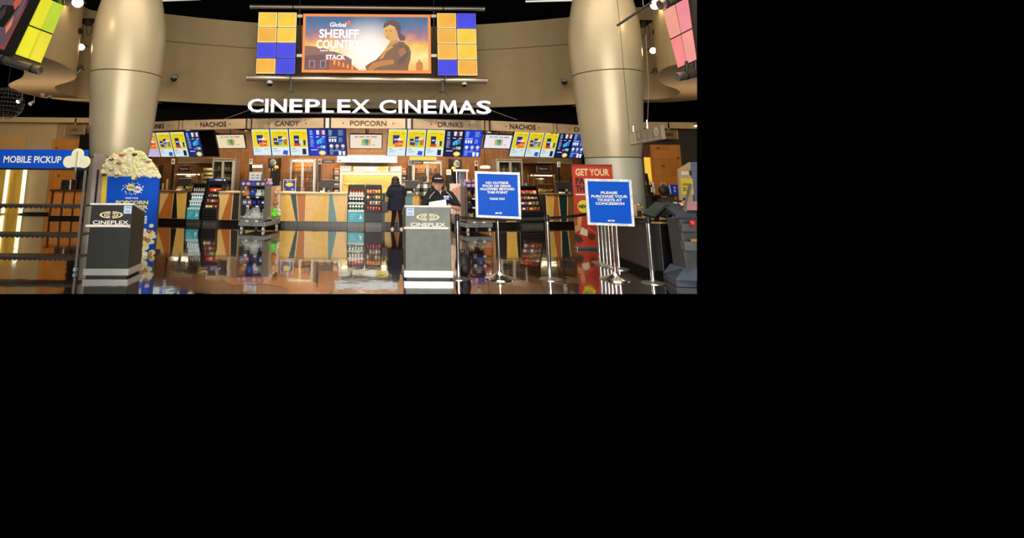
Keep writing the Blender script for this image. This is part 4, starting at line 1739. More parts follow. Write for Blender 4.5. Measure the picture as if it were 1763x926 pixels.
# popcorn signs and popping cabinets
def popcorn_cabinet(px0, px1, py1, off, label):
    p, th, s = back((px0 + px1) / 2, off)
    w = (px1 - px0) * s
    zt = zof((px0 + px1) / 2, py1, off) - ZBK
    t = thing('popcorn_cabinet', label, 'popcorn machine', (p.x, p.y, ZBK), th, 'popcorn cabinets')
    h = w / 2
    fm = mat('aged_brass', '#9b7b4c', .35, .7)
    m = MB()
    for sx in (-1, 1):
        for y in (-.2, .2):
            m.box(sx * h - .02, sx * h + .02, y - .02, y + .02, 0, zt, fm)
    m.box(-h - .03, h + .03, -.24, .24, zt - .05, zt, fm)
    m.box(-h, h, -.22, .22, 0, .08, M_DARK)
    m.box(-h, h, -.22, .22, .38, .4, fm)
    m.build('frame', t)
    m = MB()
    m.box(-h + .02, h - .02, -.2, -.195, .08, zt - .05, M_GLASS)
    m.build('pane', t)
    m = MB()
    m.lathe([(.1, .42), (.12, .46), (.12, .58), (.05, .62)], M_STEEL, n=14)
    m.build('kettle', t)
    m = MB()
    m.box(-h + .06, h - .06, -.15, .1, zt - .09, zt - .06, E('#ffe9bc', 5))
    m.build('lamp', t)
    m = MB()
    for i in range(60):
        m.ball((random.uniform(-h + .07, h - .07), random.uniform(-.17, .17), .1 + random.uniform(0, .1)), random.uniform(.025, .045), mat('popcorn_heap', '#f3dc7a', .8), 6, 4)
    tag(m.build('popcorn', t), kind='stuff')
    # sign on top
    zz = zof((px0 + px1) / 2, 291, off) - ZBK
    m = MB()
    m.box(-.34, .34, -.26, -.22, zz - .12, zz + .12, mat('sign_frame_wood', '#7a5a34', .4))
    m.box(-.31, .31, -.265, -.26, zz - .095, zz + .095, M_BLACK)
    m.text('Popcorn', -.05, zz, .1, -.268, M_NUM, w=.36, slant=.2)
    m.box(-.3, -.27, -.24, -.2, zt - .02, zz - .1, M_DARK)
    m.box(.27, .3, -.24, -.2, zt - .02, zz - .1, M_DARK)
    m.build('top_sign', t)
    m = MB()
    m.ball((.26, -.29, zz), (.05, .02, .09), mat('red_cup', '#8a4030', .4))
    m.build('sign_ornament', t)


popcorn_cabinet(303, 345, 297, 2.75, 'brass framed popcorn cabinet with Popcorn sign, beside the standee')
popcorn_cabinet(912, 952, 299, 2.75, 'brass framed popcorn cabinet with Popcorn sign, beside the red banner')

for px0, px1, lab in ((312, 352, 'steel extractor hood on the wall above the popcorn cabinet by the standee'), (913, 981, 'steel extractor hood on the wall above the popcorn cabinet by the banner')):
    p, th, s = back((px0 + px1) / 2, 2.6, 275)
    w = (px1 - px0) * s
    z0, z1 = zof(px0, 281, 2.6), zof(px0, 272, 2.6)
    m = MB()
    m.prism([(-w / 2, -.3, z0), (w / 2, -.3, z0), (w / 2, 1.1, z0), (-w / 2, 1.1, z0)], (0, 0, z1 - z0), mat('dull_steel', '#6a5a48', .4, .6))
    m.box(-w / 2, w / 2, -.31, -.3, z0, z0 + .03, M_STEEL)
    tag(m.build('extractor_hood', loc=(p.x, p.y, 0), rot=(0, 0, th), bevel=.01), lab, 'hood')

# central warmer: big bright popcorn merchandiser
p, th, s = back(638, 2.75)
w = (690 - 587) * s
z1, z0 = zof(638, 286, 2.75), ZBK
t = thing('popcorn_warmer', 'bright white popcorn warmer cabinet in the middle behind the counter', 'popcorn machine', (p.x, p.y, 0), th)
h = w / 2
WB = mat('bright_white', '#f4f2e8', .4, vary=.02)
m = MB()
m.box(-h, -h + .09, -.3, .3, ZBK, z1, WB)
m.box(h - .09, h, -.3, .3, ZBK, z1, WB)
m.box(-h, h, .28, .32, ZBK, z1, mat('warmer_back', '#e8c878', .5))
m.box(-h + .09, h - .09, -.3, .3, ZBK, 1.0, WB)
zb = zof(638, 298, 2.75)
m.box(-h + .09, h - .09, -.3, .3, zb, zb + .06, WB)
m.box(-h, -h + .42, -.31, .3, zb + .06, z1, mat('pale_steel', '#cdd0c8', .35, .2))
m.box(h - .42, h, -.31, .3, zb + .06, z1, mat('pale_steel', '#cdd0c8', .35, .2))
m.build('cabinet', t, bevel=.008)
m = MB()
m.box(-h + .5, h - .5, -.2, .2, zb + .06, z1 - .02, E('#f6e9b0', 1.2))
m.disc(-.42, (zb + z1) / 2 + .03, .16, .09, -.21, E('#efe0c8', 1), 16)
m.disc(.02, (zb + z1) / 2 + .03, .2, .085, -.21, E('#fdfbf4', 1.2), 16)
m.disc(.42, (zb + z1) / 2 + .03, .19, .085, -.21, E('#f1cf3a', 1.1), 16)
m.build('lit_header', t)
m = MB()
m.box(-h + .12, .02, -.29, -.1, 1.0, 1.27, mat('popcorn_heap', '#f3dc7a', .8, vary=.3, scale=26, bump=.8))
for i in range(90):
    m.ball((random.uniform(-h + .15, 0), random.uniform(-.3, -.1), 1.27 + random.uniform(-.02, .05)), random.uniform(.03, .05), mat('popcorn_heap', '#f3dc7a', .8), 6, 4)
tag(m.build('popcorn', t), kind='stuff')
m = MB()
for y in (-.1,):
    m.box(-h + .12, h - .12, -.05, .05, zb - .05, zb - .01, E('#fff1c4', 6))
m.build('heat_lamp', t)
# tubs and boxes on the warmer's shelf
for i in range(8):
    q = Matrix.Rotation(th, 4, 'Z') @ Vector((.06 + .105 * (i % 4), -.36 + .14 * (i // 4), 0))
    m = MB()
    hh = .2 if i < 4 else .3
    m.lathe([(.038, 0), (.05, hh), (.046, hh)], P_('#e9e4ec', .5), n=12)
    m.lathe([(.0425, hh * .3), (.0475, hh * .7)], P_(('#4c5a86', '#6a6f92', '#39435f', '#5a5f80')[i % 4], .5), n=12, cap=False)
    tag(m.build('popcorn_tub', loc=(p.x + q.x, p.y + q.y, 1.0)), 'white and blue patterned popcorn tub stacked before the bright warmer', 'tub', 'popcorn tubs on the warmer')
# white light box canopy over it
p, th, s = back(632, 2.2, 272)
w = (683 - 580) * s
za, zb_ = zof(632, 280, 2.2), zof(632, 267, 2.2)
t = thing('light_box', 'long white light box above the popcorn warmer', 'light box', (p.x, p.y, 0), th)
m = MB()
m.box(-w / 2, w / 2, .0, .25, za, zb_, M_WHITE)
m.box(-w / 2 + .2, w / 2 - .2, .25, 1.44, za + .05, za + .1, M_DARK)
m.build('case', t)
m = MB()
m.rect(-w / 2 + .015, w / 2 - .015, za + .015, zb_ - .015, -.004, E('#eef3f2', 1.1))
m.rect(-w / 2 + .04, -w / 2 + .17, za + .05, za + .085, -.007, E('#8a99a4', 1))
for i in range(3):
    m.rect(-w / 2 + .5 + i * .42, -w / 2 + .8 + i * .42, za + .06 + .02 * (i % 2), za + .16, -.006, E('#dce4ea', 1))
m.build('lit_face', t)
p, th, s = back(728.5, 2.4, 272)
m = MB()
za, zb_ = zof(728, 275.5, 2.4), zof(728, 269.5, 2.4)
w = 47 * s
m.slab([(-w / 2 + .03, za), (w / 2 - .03, za), (w / 2, (za + zb_) / 2), (w / 2 - .03, zb_), (-w / 2 + .03, zb_), (-w / 2, (za + zb_) / 2)], 0, .1, E('#f0cf58', 1.1))
m.box(-w * .3, w * .3, .1, 1.2, (za + zb_) / 2 - .02, (za + zb_) / 2 + .02, M_DARK)
tag(m.build('light_bar', loc=(p.x, p.y, 0), rot=(0, 0, th)), 'yellow lit bar under the menu screens above the number 5 post', 'lamp')


def shelf_tower(px0, px1, py1, off, label, cols):
    p, th, s = back((px0 + px1) / 2, off)
    w = (px1 - px0) * s
    zt = zof((px0 + px1) / 2, py1, off) - ZBK
    t = thing('supply_shelf', label, 'shelf', (p.x, p.y, ZBK), th, 'supply shelves behind the counter')
    m = MB()
    for sx in (-1, 1):
        m.box(sx * w / 2 - .01, sx * w / 2 + .01, -.12, .12, 0, zt, M_DARK)
    m.box(-w / 2, w / 2, .1, .12, 0, zt, M_WOOD)
    m.build('frame', t)
    r = random.Random(int(px0))
    for i in range(4):
        m = MB()
        z = i * zt / 4
        m.box(-w / 2, w / 2, -.12, .12, z, z + .02, M_STEEL)
        m.build('shelf', t)
        b = MB()
        ww = w * r.uniform(.55, .85)
        b.box(-ww / 2, ww / 2, -.1, .08, 0, zt / 4 * .7, P_(cols[i % len(cols)], .5))
        b.box(-ww / 2 + .01, ww / 2 - .01, -.104, -.1, zt / 4 * .2, zt / 4 * .45, P_('#b9b4a8', .5))
        tag(b.build('supply_box', loc=(p.x, p.y, ZBK + z + .02), rot=(0, 0, th), bevel=.004), 'small box on shelf %s of the %s' % (('lowest', 'second', 'third', 'top')[i], label), 'box')


shelf_tower(574, 586, 289, 2.8, 'supply shelf beside the left of the bright warmer', ['#2a2a30', '#3a3f58', '#6a5a48', '#8a3a2c'])
shelf_tower(690, 700, 289, 2.8, 'supply shelf between warmer and number 5 fridge', ['#3a3a40', '#8a8680', '#2c2c30', '#a0522c'])
shelf_tower(263, 276, 284, 2.6, 'supply shelf beside the standee popcorn edge', ['#8a8c8c', '#707478', '#5a5c60', '#4a3a2c'])

# stacked yellow labelled jars
for i in range(4):
    p, th, s = back(357, 1.9)
    z = zof(357, 317 - i * 7.2, 1.9)
    m = MB()
    m.lathe([(.16, 0), (.17, .02), (.17, .05)], P_('#3f4a3c', .4), n=16)
    m.lathe([(.172, .05), (.172, .1)], P_('#c9b53a', .4), n=16, cap=False)
    m.lathe([(.17, .1), (.16, .135)], P_('#6f7a68' if i < 3 else '#8a8f80', .4), n=16)
    tag(m.build('cup_sleeve', loc=(p.x, p.y, z)), '%s of four stacked jars with yellow bands above the black rack' % ('lowest', 'second', 'third', 'topmost')[i], 'jar')
p, th, s = back(357, 1.9)
m = MB()
zt_ = zof(357, 317, 1.9)
m.box(-.3, .3, -.2, .2, zt_ - .03, zt_, M_DARK)
for x in (-.28, .28):
    m.box(x - .02, x + .02, -.02, .02, 0, zt_, M_DARK)
tag(m.build('jar_stand', loc=(p.x, p.y, 0), rot=(0, 0, th)), 'dark stand carrying the four stacked yellow banded jars', 'stand')

# rack header sign
p, th = A(373, 312, .3)
m = MB()
m.slab([(-.37, -.11), (.37, -.11), (.37, .06), (.33, .1), (-.37, .1)], 0, .05, M_BLACK)
m.slab([(-.28, -.0), (.33, -.0), (.36, .04), (.33, .09), (-.28, .09)], -.01, 0, P_('#2b3f8c', .4))
m.text('PUSH', .08, .045, .06, -.012, M_NUM, w=.24, bold=.02)
m.disc(.29, .045, .03, .03, -.012, M_NUM, 12)
m.box(-.3, -.27, .02, .05, CT + .045 - p.z, -.1, M_BLACK)
m.box(.27, .3, .02, .05, CT + .045 - p.z, -.1, M_BLACK)
tag(m.build('header_sign', loc=p, rot=(0, 0, th)), 'dark blue header sign above the black rack near the standee', 'sign')


def slush(px, py, off, label, flip=1):
    p, th, s = back(px, off)
    zt = zof(px, py, off) - ZBK
    t = thing('drink_machine', label, 'drink machine', (p.x, p.y, ZBK), th, 'drink machines behind the counter')
    m = MB()
    m.box(-.19, .19, -.15, .3, 0, .12, M_STEEL)
    m.box(-.17, .17, .05, .3, .12, zt - .2, M_BLACK)
    m.prism([(-.19, -.18, zt - .42), (.19, -.18, zt - .42), (.2, .3, zt - .38), (-.2, .3, zt - .38)], (0, 0, .38), M_BLACK)
    m.build('body', t, bevel=.015)
    m = MB()
    m.lathe([(.0, -.19), (.1, -.19), (.13, -.18), (.13, -.15)], M_STEEL, n=20)
    m.v = [Vector((v.x, v.z, v.y + zt - .2)) for v in m.v]
    m.build('round_badge', t)
    m = MB()
    for i in (-1, 0, 1):
        m.tube([(i * .1, -.16, zt - .42), (i * .1, -.18, zt - .52)], .022, M_CHROME, 8)
    m.build('tap', t)
    m = MB()
    m.ball((flip * .14, -.17, zt - .38), (.09, .05, .07), P_('#d99a3a', .4))
    m.build('drip_guard', t)


slush(471, 271, 2.8, 'black drink machine with round badge above the plush cart')
slush(785, 273, 3.0, 'black drink machine with round badge behind the employee', -1)


def menu_card(px0, px1, py0, py1, off, label):
    p, th = A((px0 + px1) / 2, py1, off)
    s = p.y / F
    w, h = (px1 - px0) * s, (py1 - py0) * s
    m = MB()
    m.box(-w / 2, w / 2, 0, .015, 0, h, P_('#cfd6e0', .3))
    for x in (-.2, .22):
        for z in (.3, .62):
            m.rect(x * w - .12 * w, x * w + .14 * w, z * h - .04 * h, z * h + .05 * h, -.003, P_('#5a6c88', .4))
    m.prism([(-w * .3, .015, 0), (w * .3, .015, 0), (w * .3, .12, 0), (-w * .3, .12, 0)], (0, 0, .012), P_('#cfd6e0', .3))
    if p.z - .6 > CT:
        pass
    return m, p, th


m, p, th = menu_card(427, 448, 296, 310, -1.1, '')
CARD_L = (m, p, th)
# coffee brewer and bright spots around number 7
p, th, s = back(443, 2.5)
t = thing('coffee_brewer', 'steel framed brewer with glowing warm top behind the number 7 post', 'brewer', (p.x, p.y, ZBK), th)
m = MB()
zt = zof(443, 284, 2.5) - ZBK
for x in (-.24, .24):
    m.box(x - .02, x + .02, -.12, .12, 0, zt, M_STEEL)
m.box(-.24, .24, -.12, .12, zt * .55, zt * .6, M_STEEL)
m.box(-.24, .24, -.1, .12, 0, zt * .5, P_('#3a2c20', .5))
m.build('frame', t)
m = MB()
m.box(-.22, .22, -.12, .1, zt - .1, zt, E('#fff0d2', 1.6))
m.box(-.2, .2, -.11, .09, zt * .66, zt * .74, E('#f0a23c', 1.2))
m.build('lamp', t)
p, th, s = back(836, 2.5)
m = MB()
zt = zof(836, 290, 2.5)
m.lathe([(.0, zt + .02), (.18, zt), (.2, zt + .07), (.12, zt + .11), (0, zt + .11)], E('#ffeecb', 1.8), n=16)
m.tube([(0, 0, zt + .1), (0, 0, 3.2), (0, to_rear(p, th), 3.2)], .02, M_DARK, 8)
tag(m.build('pendant_lamp', loc=(p.x, p.y, 0)), 'warm glowing pendant lamp above the blue outside food sign', 'lamp')

# blue poster stand on the yellow counter
p, th = A(498, 328, .1)
t = thing('poster_stand', 'small blue poster in white holder on the yellow counter', 'poster', (p.x, p.y, CT + .045), th)
m = MB()
m.box(-.21, .21, 0, .02, .02, .40, M_WHITE)
m.box(-.17, .17, 0, .15, 0, .02, M_WHITE)
m.build('holder', t)
m = MB()
m.rect(-.195, .195, .035, .385, -.004, P_('#24358c', .4))
star = []
for i in range(24):
    a = 2 * math.pi * i / 24
    r = 1 if i % 2 else .72
    star.append((.15 * r * math.cos(a), .24 + .075 * r * math.sin(a)))
m.fig(star, -.006, P_('#ecd23c', .4))
m.rect(-.1, -.03, .33, .36, -.006, P_('#c9d4f0', .4))
m.rect(.0, .09, .33, .36, -.006, P_('#8aa0e0', .4))
m.fig([(.06, .08), (.11, .05), (.15, .09), (.1, .13)], -.006, P_('#8fb0e8', .4))
m.fig([(-.19, .05), (-.14, .04), (-.12, .12), (-.18, .14)], -.006, P_('#c8703c', .4))
m.build('poster', t)

# espresso bits and brackets behind the employee
p, th, s = back(794, 2.55)
t = thing('espresso_machine', 'steel espresso machine with white top behind the employee', 'coffee machine', (p.x, p.y, ZBK), th)
m = MB()
zt = zof(794, 292, 2.55) - ZBK
m.box(-.25, .25, -.2, .2, zt - .08, zt, WB)
m.box(-.1, .1, -.12, .15, .05, zt - .08, mat('grey_blue_steel', '#8a8fa4', .3, .4))
m.box(-.26, .26, -.25, .25, 0, .06, M_STEEL)
m.build('body', t, bevel=.02)
m = MB()
for x in (-.2, .2):
    m.tube([(x, -.1, zt - .08), (x, -.1, .06)], .02, M_CHROME, 8)
m.build('pillar', t)
p, th, s = back(773, 2.55)
m = MB()
zt = zof(773, 301, 2.55)
m.box(-.09, .09, -.02, .02, zt, zt + .2, P_('#cfd0cc', .4))
m.box(-.1, .1, -.04, .04, ZBK, zt, M_DARK)
m.rect(-.06, .06, zt + .05, zt + .08, -.024, P_('#8a8f98', .4))
m.rect(-.06, .06, zt + .11, zt + .14, -.024, P_('#8a8f98', .4))
tag(m.build('notice_card', loc=(p.x, p.y, 0), rot=(0, 0, th)), 'small grey notice card on a dark box behind the employee', 'notice')


# stacks of paper cups and cartons along the back counter
r = random.Random(21)
spots = [(281, 'the standee'), (288, 'the standee'), (387 - 33, None), (418, 'the grey fridge near the dark screen'), (424, 'the grey fridge near the dark screen'), (455, 'the brewer'), (492, 'the left orange fridge'), (498, 'the left orange fridge'), (549, 'the number six post'), (558, 'the number six post'), (567, 'the number six post'),
         (762, 'the right orange fridge'), (767, 'the right orange fridge'), (808, 'the pendant lamp'), (815, 'the pendant lamp'), (844, 'the pendant lamp'), (899, 'the grey fridge over the blue sign'), (905, 'the grey fridge over the blue sign'), (958, 'the number three post'), (966, 'the number three post'), (975, 'the number three post'), (983, 'the number three post')]
for px, near in spots:
    if near is None:
        continue
    p, th, s = back(px, 2.6)
    n = r.randint(5, 11)
    cc_ = r.choice(['#d9d2c4', '#b8a890', '#3a4f9c', '#c2b48a', '#8a8f98', '#d8c8a0'])
    m = MB()
    z = 0
    for i in range(n):
        m.lathe([(.034, z), (.05, z + .10), (.053, z + .104), (.05, z + .108)], P_(cc_, .5), n=12)
        z += .04
    m.lathe([(.043, z + .005), (.047, z + .035)], P_('#5a6a9c', .5), n=12, cap=False)
    tag(m.build('cup_stack', loc=(p.x, p.y, ZBK)), 'stack of paper cups on the back counter beside %s' % near, 'cups', 'paper cups beside ' + near)

# ================================================================ merchandise carts
def cart(label, px, py, rz, mirror=1, seed=1):
    p = G(px, py)
    t = thing('merchandise_cart', label, 'cart', (p.x, p.y, 0), rz, 'merchandise carts')
    w, d, H = .80, 1.15, 1.30
    x0, x1 = (-w / 2, w / 2)
    st = mat('cart_steel', '#8d969c', .4, .3)
    m = MB()
    m.box(x0 - .02, x1 + .02, 0, d, .13, .25, st)
    m.disc(0, .19, .02, .02, -.002, M_BLACK, 12)
    m.build('base', t, bevel=.01)
    for x in (x0 + .06, x1 - .06):
        for y in (.08, d - .08):
            m = MB()
            m.tube([(x - .025, y, .055), (x + .025, y, .055)], .055, M_WHITE, 14)
            c_ = m.build('caster', t)
            m = MB()
            m.box(x - .035, x + .035, y - .02, y + .02, .06, .13, M_STEEL)
            m.build('fork', c_)
    for x in (x0 + .02, x1 - .02):
        for y in (.02, d - .02):
            m = MB()
            m.box(x - .018, x + .018, y - .018, y + .018, .25, H + .12, M_STEEL)
            m.build('post', t)
    for z in (.30, .72, .98):
        m = MB()
        m.box(x0 + .02, x1 - .02, .03, d * .5, z - .02, z, M_BLACK)
        m.box(x0 + .02, x1 - .02, .02, .035, z - .045, z + .01, M_DARK)
        for q in (-.2, .1):
            m.rect(q, q + .09, z - .045, z, .012, M_WHITE)
        m.build('shelf', t)
    m = MB()
    m.box(x0 + .02, x1 - .02, d * .5, d * .5 + .02, .25, H, M_BLACK)
    m.build('partition', t)
    m = MB()
    m.box(x0 + .01, x1 - .01, -.01, .02, H - .02, H + .14, P_('#3c3f86', .4))
    r = random.Random(seed)
    for i in range(5):
        c = ('#c9b0dc', '#e8a0b8', '#6a4ab0', '#d9c890', '#b8b0a0')[i]
        m.disc(-.31 + i * .155, H + .05, .05 + .02 * r.random(), .045, -.012, P_(c, .4), 12)
    m.build('header_board', t)
    # side face: back board, rails, hanging toys
    m = MB()
    sx = x1 if mirror > 0 else x0
    m.box(sx - .015, sx + .005, .08, d * .35, .3, H, mat('side_board', '#77706a', .5))
    m.box(sx - .02, sx + .01, d - .28, d - .02, .28, H - .02, P_('#d8d4d2', .4))
    m.box(sx - .02, sx + .01, d * .35, d - .28, .3, H - .02, P_('#b9a690' if mirror > 0 else '#e0b9ae', .4))
    m.build('side_board', t)
    # wire basket at the bottom front
    m = MB()
    for i in range(16):
        x = x0 + .05 + i * (w - .1) / 15
        m.tube([(x, -.02, .28), (x, -.025, .41)], .004, M_WHITE, 4)
    for z in (.28, .41):
        m.tube([(x0 + .04, -.023, z), (x1 - .04, -.023, z)], .005, M_WHITE, 4)
    m.build('wire_basket', t)
    return t, p, rz


def wpos(base, rz, x, y, z):
    q = Matrix.Rotation(rz, 4, 'Z') @ Vector((x, y, 0))
    return Vector((base.x + q.x, base.y + q.y, z))


def plush(label, loc, rz, col, r, ears='round', belly=None, face=True, name='plush_toy', group=None):
    t = thing(name, label, 'plush toy', loc, rz, group)
    fm = mat('plush_' + col, col, .95, vary=.12, scale=30, bump=.3)
    m = MB()
    m.ball((0, 0, r * .62), (r, r * .75, r * .75), fm, 18, 12)
    m.ball((0, -r * .1, r * 1.35), (r * .72, r * .6, r * .6), fm, 18, 12)
    for s in (-1, 1):
        m.ball((s * r * .75, -r * .45, r * .35), (r * .33, r * .4, r * .25), fm, 10, 6)
    m.build('body', t)
    for s in (-1, 1):
        m = MB()
        if ears == 'round':
            m.ball((s * r * .5, -r * .05, r * 1.85), (r * .26, r * .14, r * .26), fm, 10, 6)
        else:
            m.lathe([(r * .22, 0), (r * .16, r * .25), (0, r * .5)], fm, s * r * .45, -r * .05, 8)
            for v in m.v:
                v.z += r * 1.7
        m.build('ear', t)
        m = MB()
        m.ball((s * r * .26, -r * .66, r * 1.42), r * .075, M_BLACK, 8, 5)
        m.build('eye', t)
    m = MB()
    m.ball((0, -r * .62, r * 1.22), (r * .24, r * .16, r * .16), mat('plush_muzzle', belly or '#e8dccc', .9), 10, 6)
    m.build('muzzle', t)
    return t


tc, cp, cr = cart('rolling cart of plush toys in front of the long yellow counter section', 432.5, 397.5, math.radians(-13), 1, 1)
m, p, th = CARD_L
q = wpos(cp, cr, -.05, .2, 1.44)
tag(m.build('menu_card', loc=q, rot=(0, 0, cr), bevel=.003), 'pale blue notice card standing on top of the plush cart', 'notice')
sh = [('ginger plush toy with pointed ears on the cart top shelf', -.27, '#c98a4a', .10, 'point'), ('royal blue plush toy on the cart top shelf', -.06, '#2a4fb4', .115, 'round'),
      ('white plush toy on the cart top shelf', .12, '#e6e6ea', .10, 'round'), ('sage green plush toy at the cart top shelf end', .29, '#9fb49a', .10, 'round')]
for lab, x, c, r, e in sh:
    plush(lab, wpos(cp, cr, x, .16, .98), cr, c, r, e, group='plush toys on the cart top shelf')
for i, (c, lab) in enumerate((('#7a8ac0', 'periwinkle'), ('#b07a90', 'dusty pink'), ('#1f2f7c', 'navy'), ('#22358a', 'dark blue'), ('#2a3c92', 'indigo'))):
    b = candy_bag(c, ('#d8d8e8', '#e8c8d0', '#2a3c92', '#20307a', '#e8e8f0')[i], .13, .17, .09, '%s pouch on the middle shelf of the plush cart' % lab, wpos(cp, cr, -.3 + i * .15, .1, .72), (-.1, 0, cr), 'pouches on the plush cart')
    b.name = 'toy_pouch'
    b['category'] = 'pouch'
plush('big pale grey round plush toy in the cart bottom basket', wpos(cp, cr, 0.0, .26, .30), cr, '#c3cccf', .2, 'point', '#c9d0d4')
plush('pale grey plush beside the big one, at the basket end away from the coat', wpos(cp, cr, -.26, .36, .30), cr, '#b4bec2', .15, 'round', '#c9d0d4', group=None)
plush('pale grey plush beside the big one, at the basket end near the counter middle', wpos(cp, cr, .26, .36, .30), cr, '#b4bec4', .15, 'round', '#c9d0d4')


def side_toy(lab, base, rz, y, z, col, r, sx=.44, ang=90, ears='round'):
    plush(lab, wpos(base, rz, sx, y, z), rz + math.radians(ang), col, r, ears)


side_toy('tan hanging plush at the top of the cart side', cp, cr, .72, 1.02, '#d69a6a', .10)
side_toy('orange brown hanging plush in the middle of the cart side', cp, cr, .66, .72, '#b86a34', .10)
side_toy('bright lime green plush on the cart side', cp, cr, .60, .36, '#5fd23a', .13)
side_toy('white and brown plush low at the far end of the cart side', cp, cr, .93, .36, '#d8d0c4', .11)
m = MB()
b = wpos(cp, cr, .1, .62, 1.42)
plush('small lilac plush figure standing on top of the plush cart', wpos(cp, cr, .32, .45, 1.3), cr, '#b79ab8', .10, 'round', '#e0d0e0')
m = MB()
m.box(-.36, .36, .0, .5, 1.27, 1.3, M_BLACK)
m.build('top_board', tc)

tc2, cp2, cr2 = cart('rolling cart of toys behind the blue outside food sign', 826, 399.5, math.radians(11), -1, 2)
m = MB()
m.box(-.36, .36, .0, .5, 1.27, 1.3, M_BLACK)
m.build('top_board', tc2)
for lab, x, z, c in (('brown plush with white chest beside the blue sign edge', -.27, .98, '#8a5a30'), ('grey plush behind the blue sign, cart top shelf', .0, .98, '#8a8a90'), ('red plush behind the blue sign, cart top shelf', .26, .98, '#b04a44'),
                     ('black and white plush on the second cart middle shelf', -.27, .72, '#3a3a44'), ('blue plush on the second cart middle shelf', .05, .72, '#4a62a8'),
                     ('tan plush in the bottom basket of the second cart', -.2, .30, '#b49a70'), ('brown plush in the bottom basket of the second cart', .12, .30, '#8a6f4a')):
    plush(lab, wpos(cp2, cr2, x, .15, z), cr2, c, .115, 'round' if x < 0 else 'point')
plush('pink and blue plush standing on top of the second cart', wpos(cp2, cr2, -.25, .3, 1.3), cr2, '#a890b8', .11)
plush('grey brown plush beside the pink one on the second cart', wpos(cp2, cr2, .0, .3, 1.3), cr2, '#9a8468', .11, 'point')
# poster leaning at the far side of the second cart
p, th = A(785, 370, -.7)
t = thing('poster_board', 'pale pink picture poster board between the employee and the second cart', 'poster', (p.x, p.y, 0), .25)
w_, z0_, z1_ = .36, W(785, 368, p.y).z, W(785, 316, p.y).z
m = MB()
m.box(-w_ / 2, w_ / 2, 0, .03, z0_, z1_, P_('#e4d2cc', .5))
m.box(-w_ / 2, -w_ / 2 + .03, .03, .06, 0, z0_ + .1, M_STEEL)
m.box(w_ / 2 - .03, w_ / 2, .03, .06, 0, z0_ + .1, M_STEEL)
m.build('board', t)
m = MB()
for i, (x, z, r, c) in enumerate(((-.06, .75, .09, '#d9997c'), (.07, .6, .1, '#c8785c'), (-.05, .42, .11, '#e0b49a'), (.08, .25, .09, '#a85a48'), (-.06, .12, .08, '#d8c0b0'))):
    m.disc(x, z0_ + z * (z1_ - z0_), r * .8, r, -.004 - i * .001, P_(c, .5), 14)
m.build('picture', t)

# ================================================================ FOREGROUND
# ---- lecterns
def lectern(label, px0, px1, py, rz, body, side, sticker_left):
    a, b = G(px0, py), G(px1, py)
    w = (Vector((b.x, b.y)) - Vector((a.x, a.y))).length
    c = (a + b) / 2
    t = thing('lectern', label, 'lectern', (c.x, c.y, 0), rz, 'ticket lecterns')
    h, D, ZT, ZK = w / 2, .52, 1.14, .95
    m = MB()
    m.prism([(-h + .02, 0.0, .13), (-h + .02, D, .13), (-h + .02, D, ZK), (-h + .02, 0.0, ZT - .03)], (.012, 0, 0), side)
    m.prism([(h - .032, 0.0, .13), (h - .032, D, .13), (h - .032, D, ZK), (h - .032, 0.0, ZT - .03)], (.012, 0, 0), side)
    m.box(-h + .03, h - .03, .2, D, .13, .5, side)
    m.build('side_panel', t)
    m = MB()
    m.box(-h + .02, h - .02, -.012, .01, .13, ZT - .03, body)
    m.build('front_panel', t, bevel=.003)
    m = MB()
    m.prism([(-h, -.03, ZT - .03), (-h, D + .02, ZK), (-h, D + .02, ZK + .022), (-h, -.03, ZT)], (w, 0, 0), mat('pale_top_edge', '#e2deda', .35))
    m.build('sloping_top', t, bevel=.004)
    m = MB()
    zl = .755
    m.prism([(-h + .03, -.015, zl), (-h - .03 + .02, -.085, zl + .02), (-h - .03 + .02, -.085, zl + .05), (-h + .03, -.015, zl + .05)], (w - .06, 0, 0), mat('ledge_white', '#ece6de', .35))
    m.build('ledge', t)
    m = MB()
    m.box(-h - .005, h + .005, -.025, D + .01, .03, .13, mat('brushed_kick', '#b9b9b6', .3, .55, vary=.1, scale=20, stretch=(8, 1, 1)))
    m.box(-h + .03, h - .03, .0, D - .02, 0, .03, M_BLACK)
    m.build('base', t)
    # emblem: nested split rings
    m = MB()
    gold = P_('#e6d9ae', .4)
    zc, rx, rz_ = .955, .185, .055
    for k, (s, wd) in enumerate(((1, .30), (.62, .20), (.36, .14))):
        for a0, a1 in ((math.pi / 2 + .1 / s, 3 * math.pi / 2 - .1 / s), (-math.pi / 2 + .1 / s, math.pi / 2 - .1 / s)):
            m.arc(0, zc, rx * s, rz_ * s, rx * wd * .62, -.0145, gold, a0, a1, 24, wz=rz_ * wd * .95)
    m.build('emblem', t)
    m = MB()
    m.text('CINEPLEX', 0, .838, .058, -.0145, P_('#f2f0e8', .4), w=.56, bold=.012)
    m.build('lettering', t)
    m = MB()
    x0 = -h + .035 if sticker_left else h - .155
    m.box(x0, x0 + .125, -.0165, -.0135, ZT - .165, ZT - .04, P_('#bcd3ea', .5))
    for z in (ZT - .075, ZT - .135):
        m.rect(x0 + .03, x0 + .1, z, z + .012, -.018, P_('#6f8ab0', .5))
    m.build('sticker', t)
    return t


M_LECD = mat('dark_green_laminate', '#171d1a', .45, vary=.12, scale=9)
M_LECG = mat('worn_glare_laminate', '#6e746e', .38, vary=.16, scale=7)  # worn front; entrance glare on dark laminate put into a lighter grey
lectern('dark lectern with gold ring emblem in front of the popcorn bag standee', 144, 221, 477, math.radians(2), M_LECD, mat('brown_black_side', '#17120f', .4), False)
lectern('worn lectern with painted glare and gold ring emblem that the employee stands behind', 696.5, 779, 480.5, 0, M_LECG, mat('grey_side', '#4a4c48', .45), True)

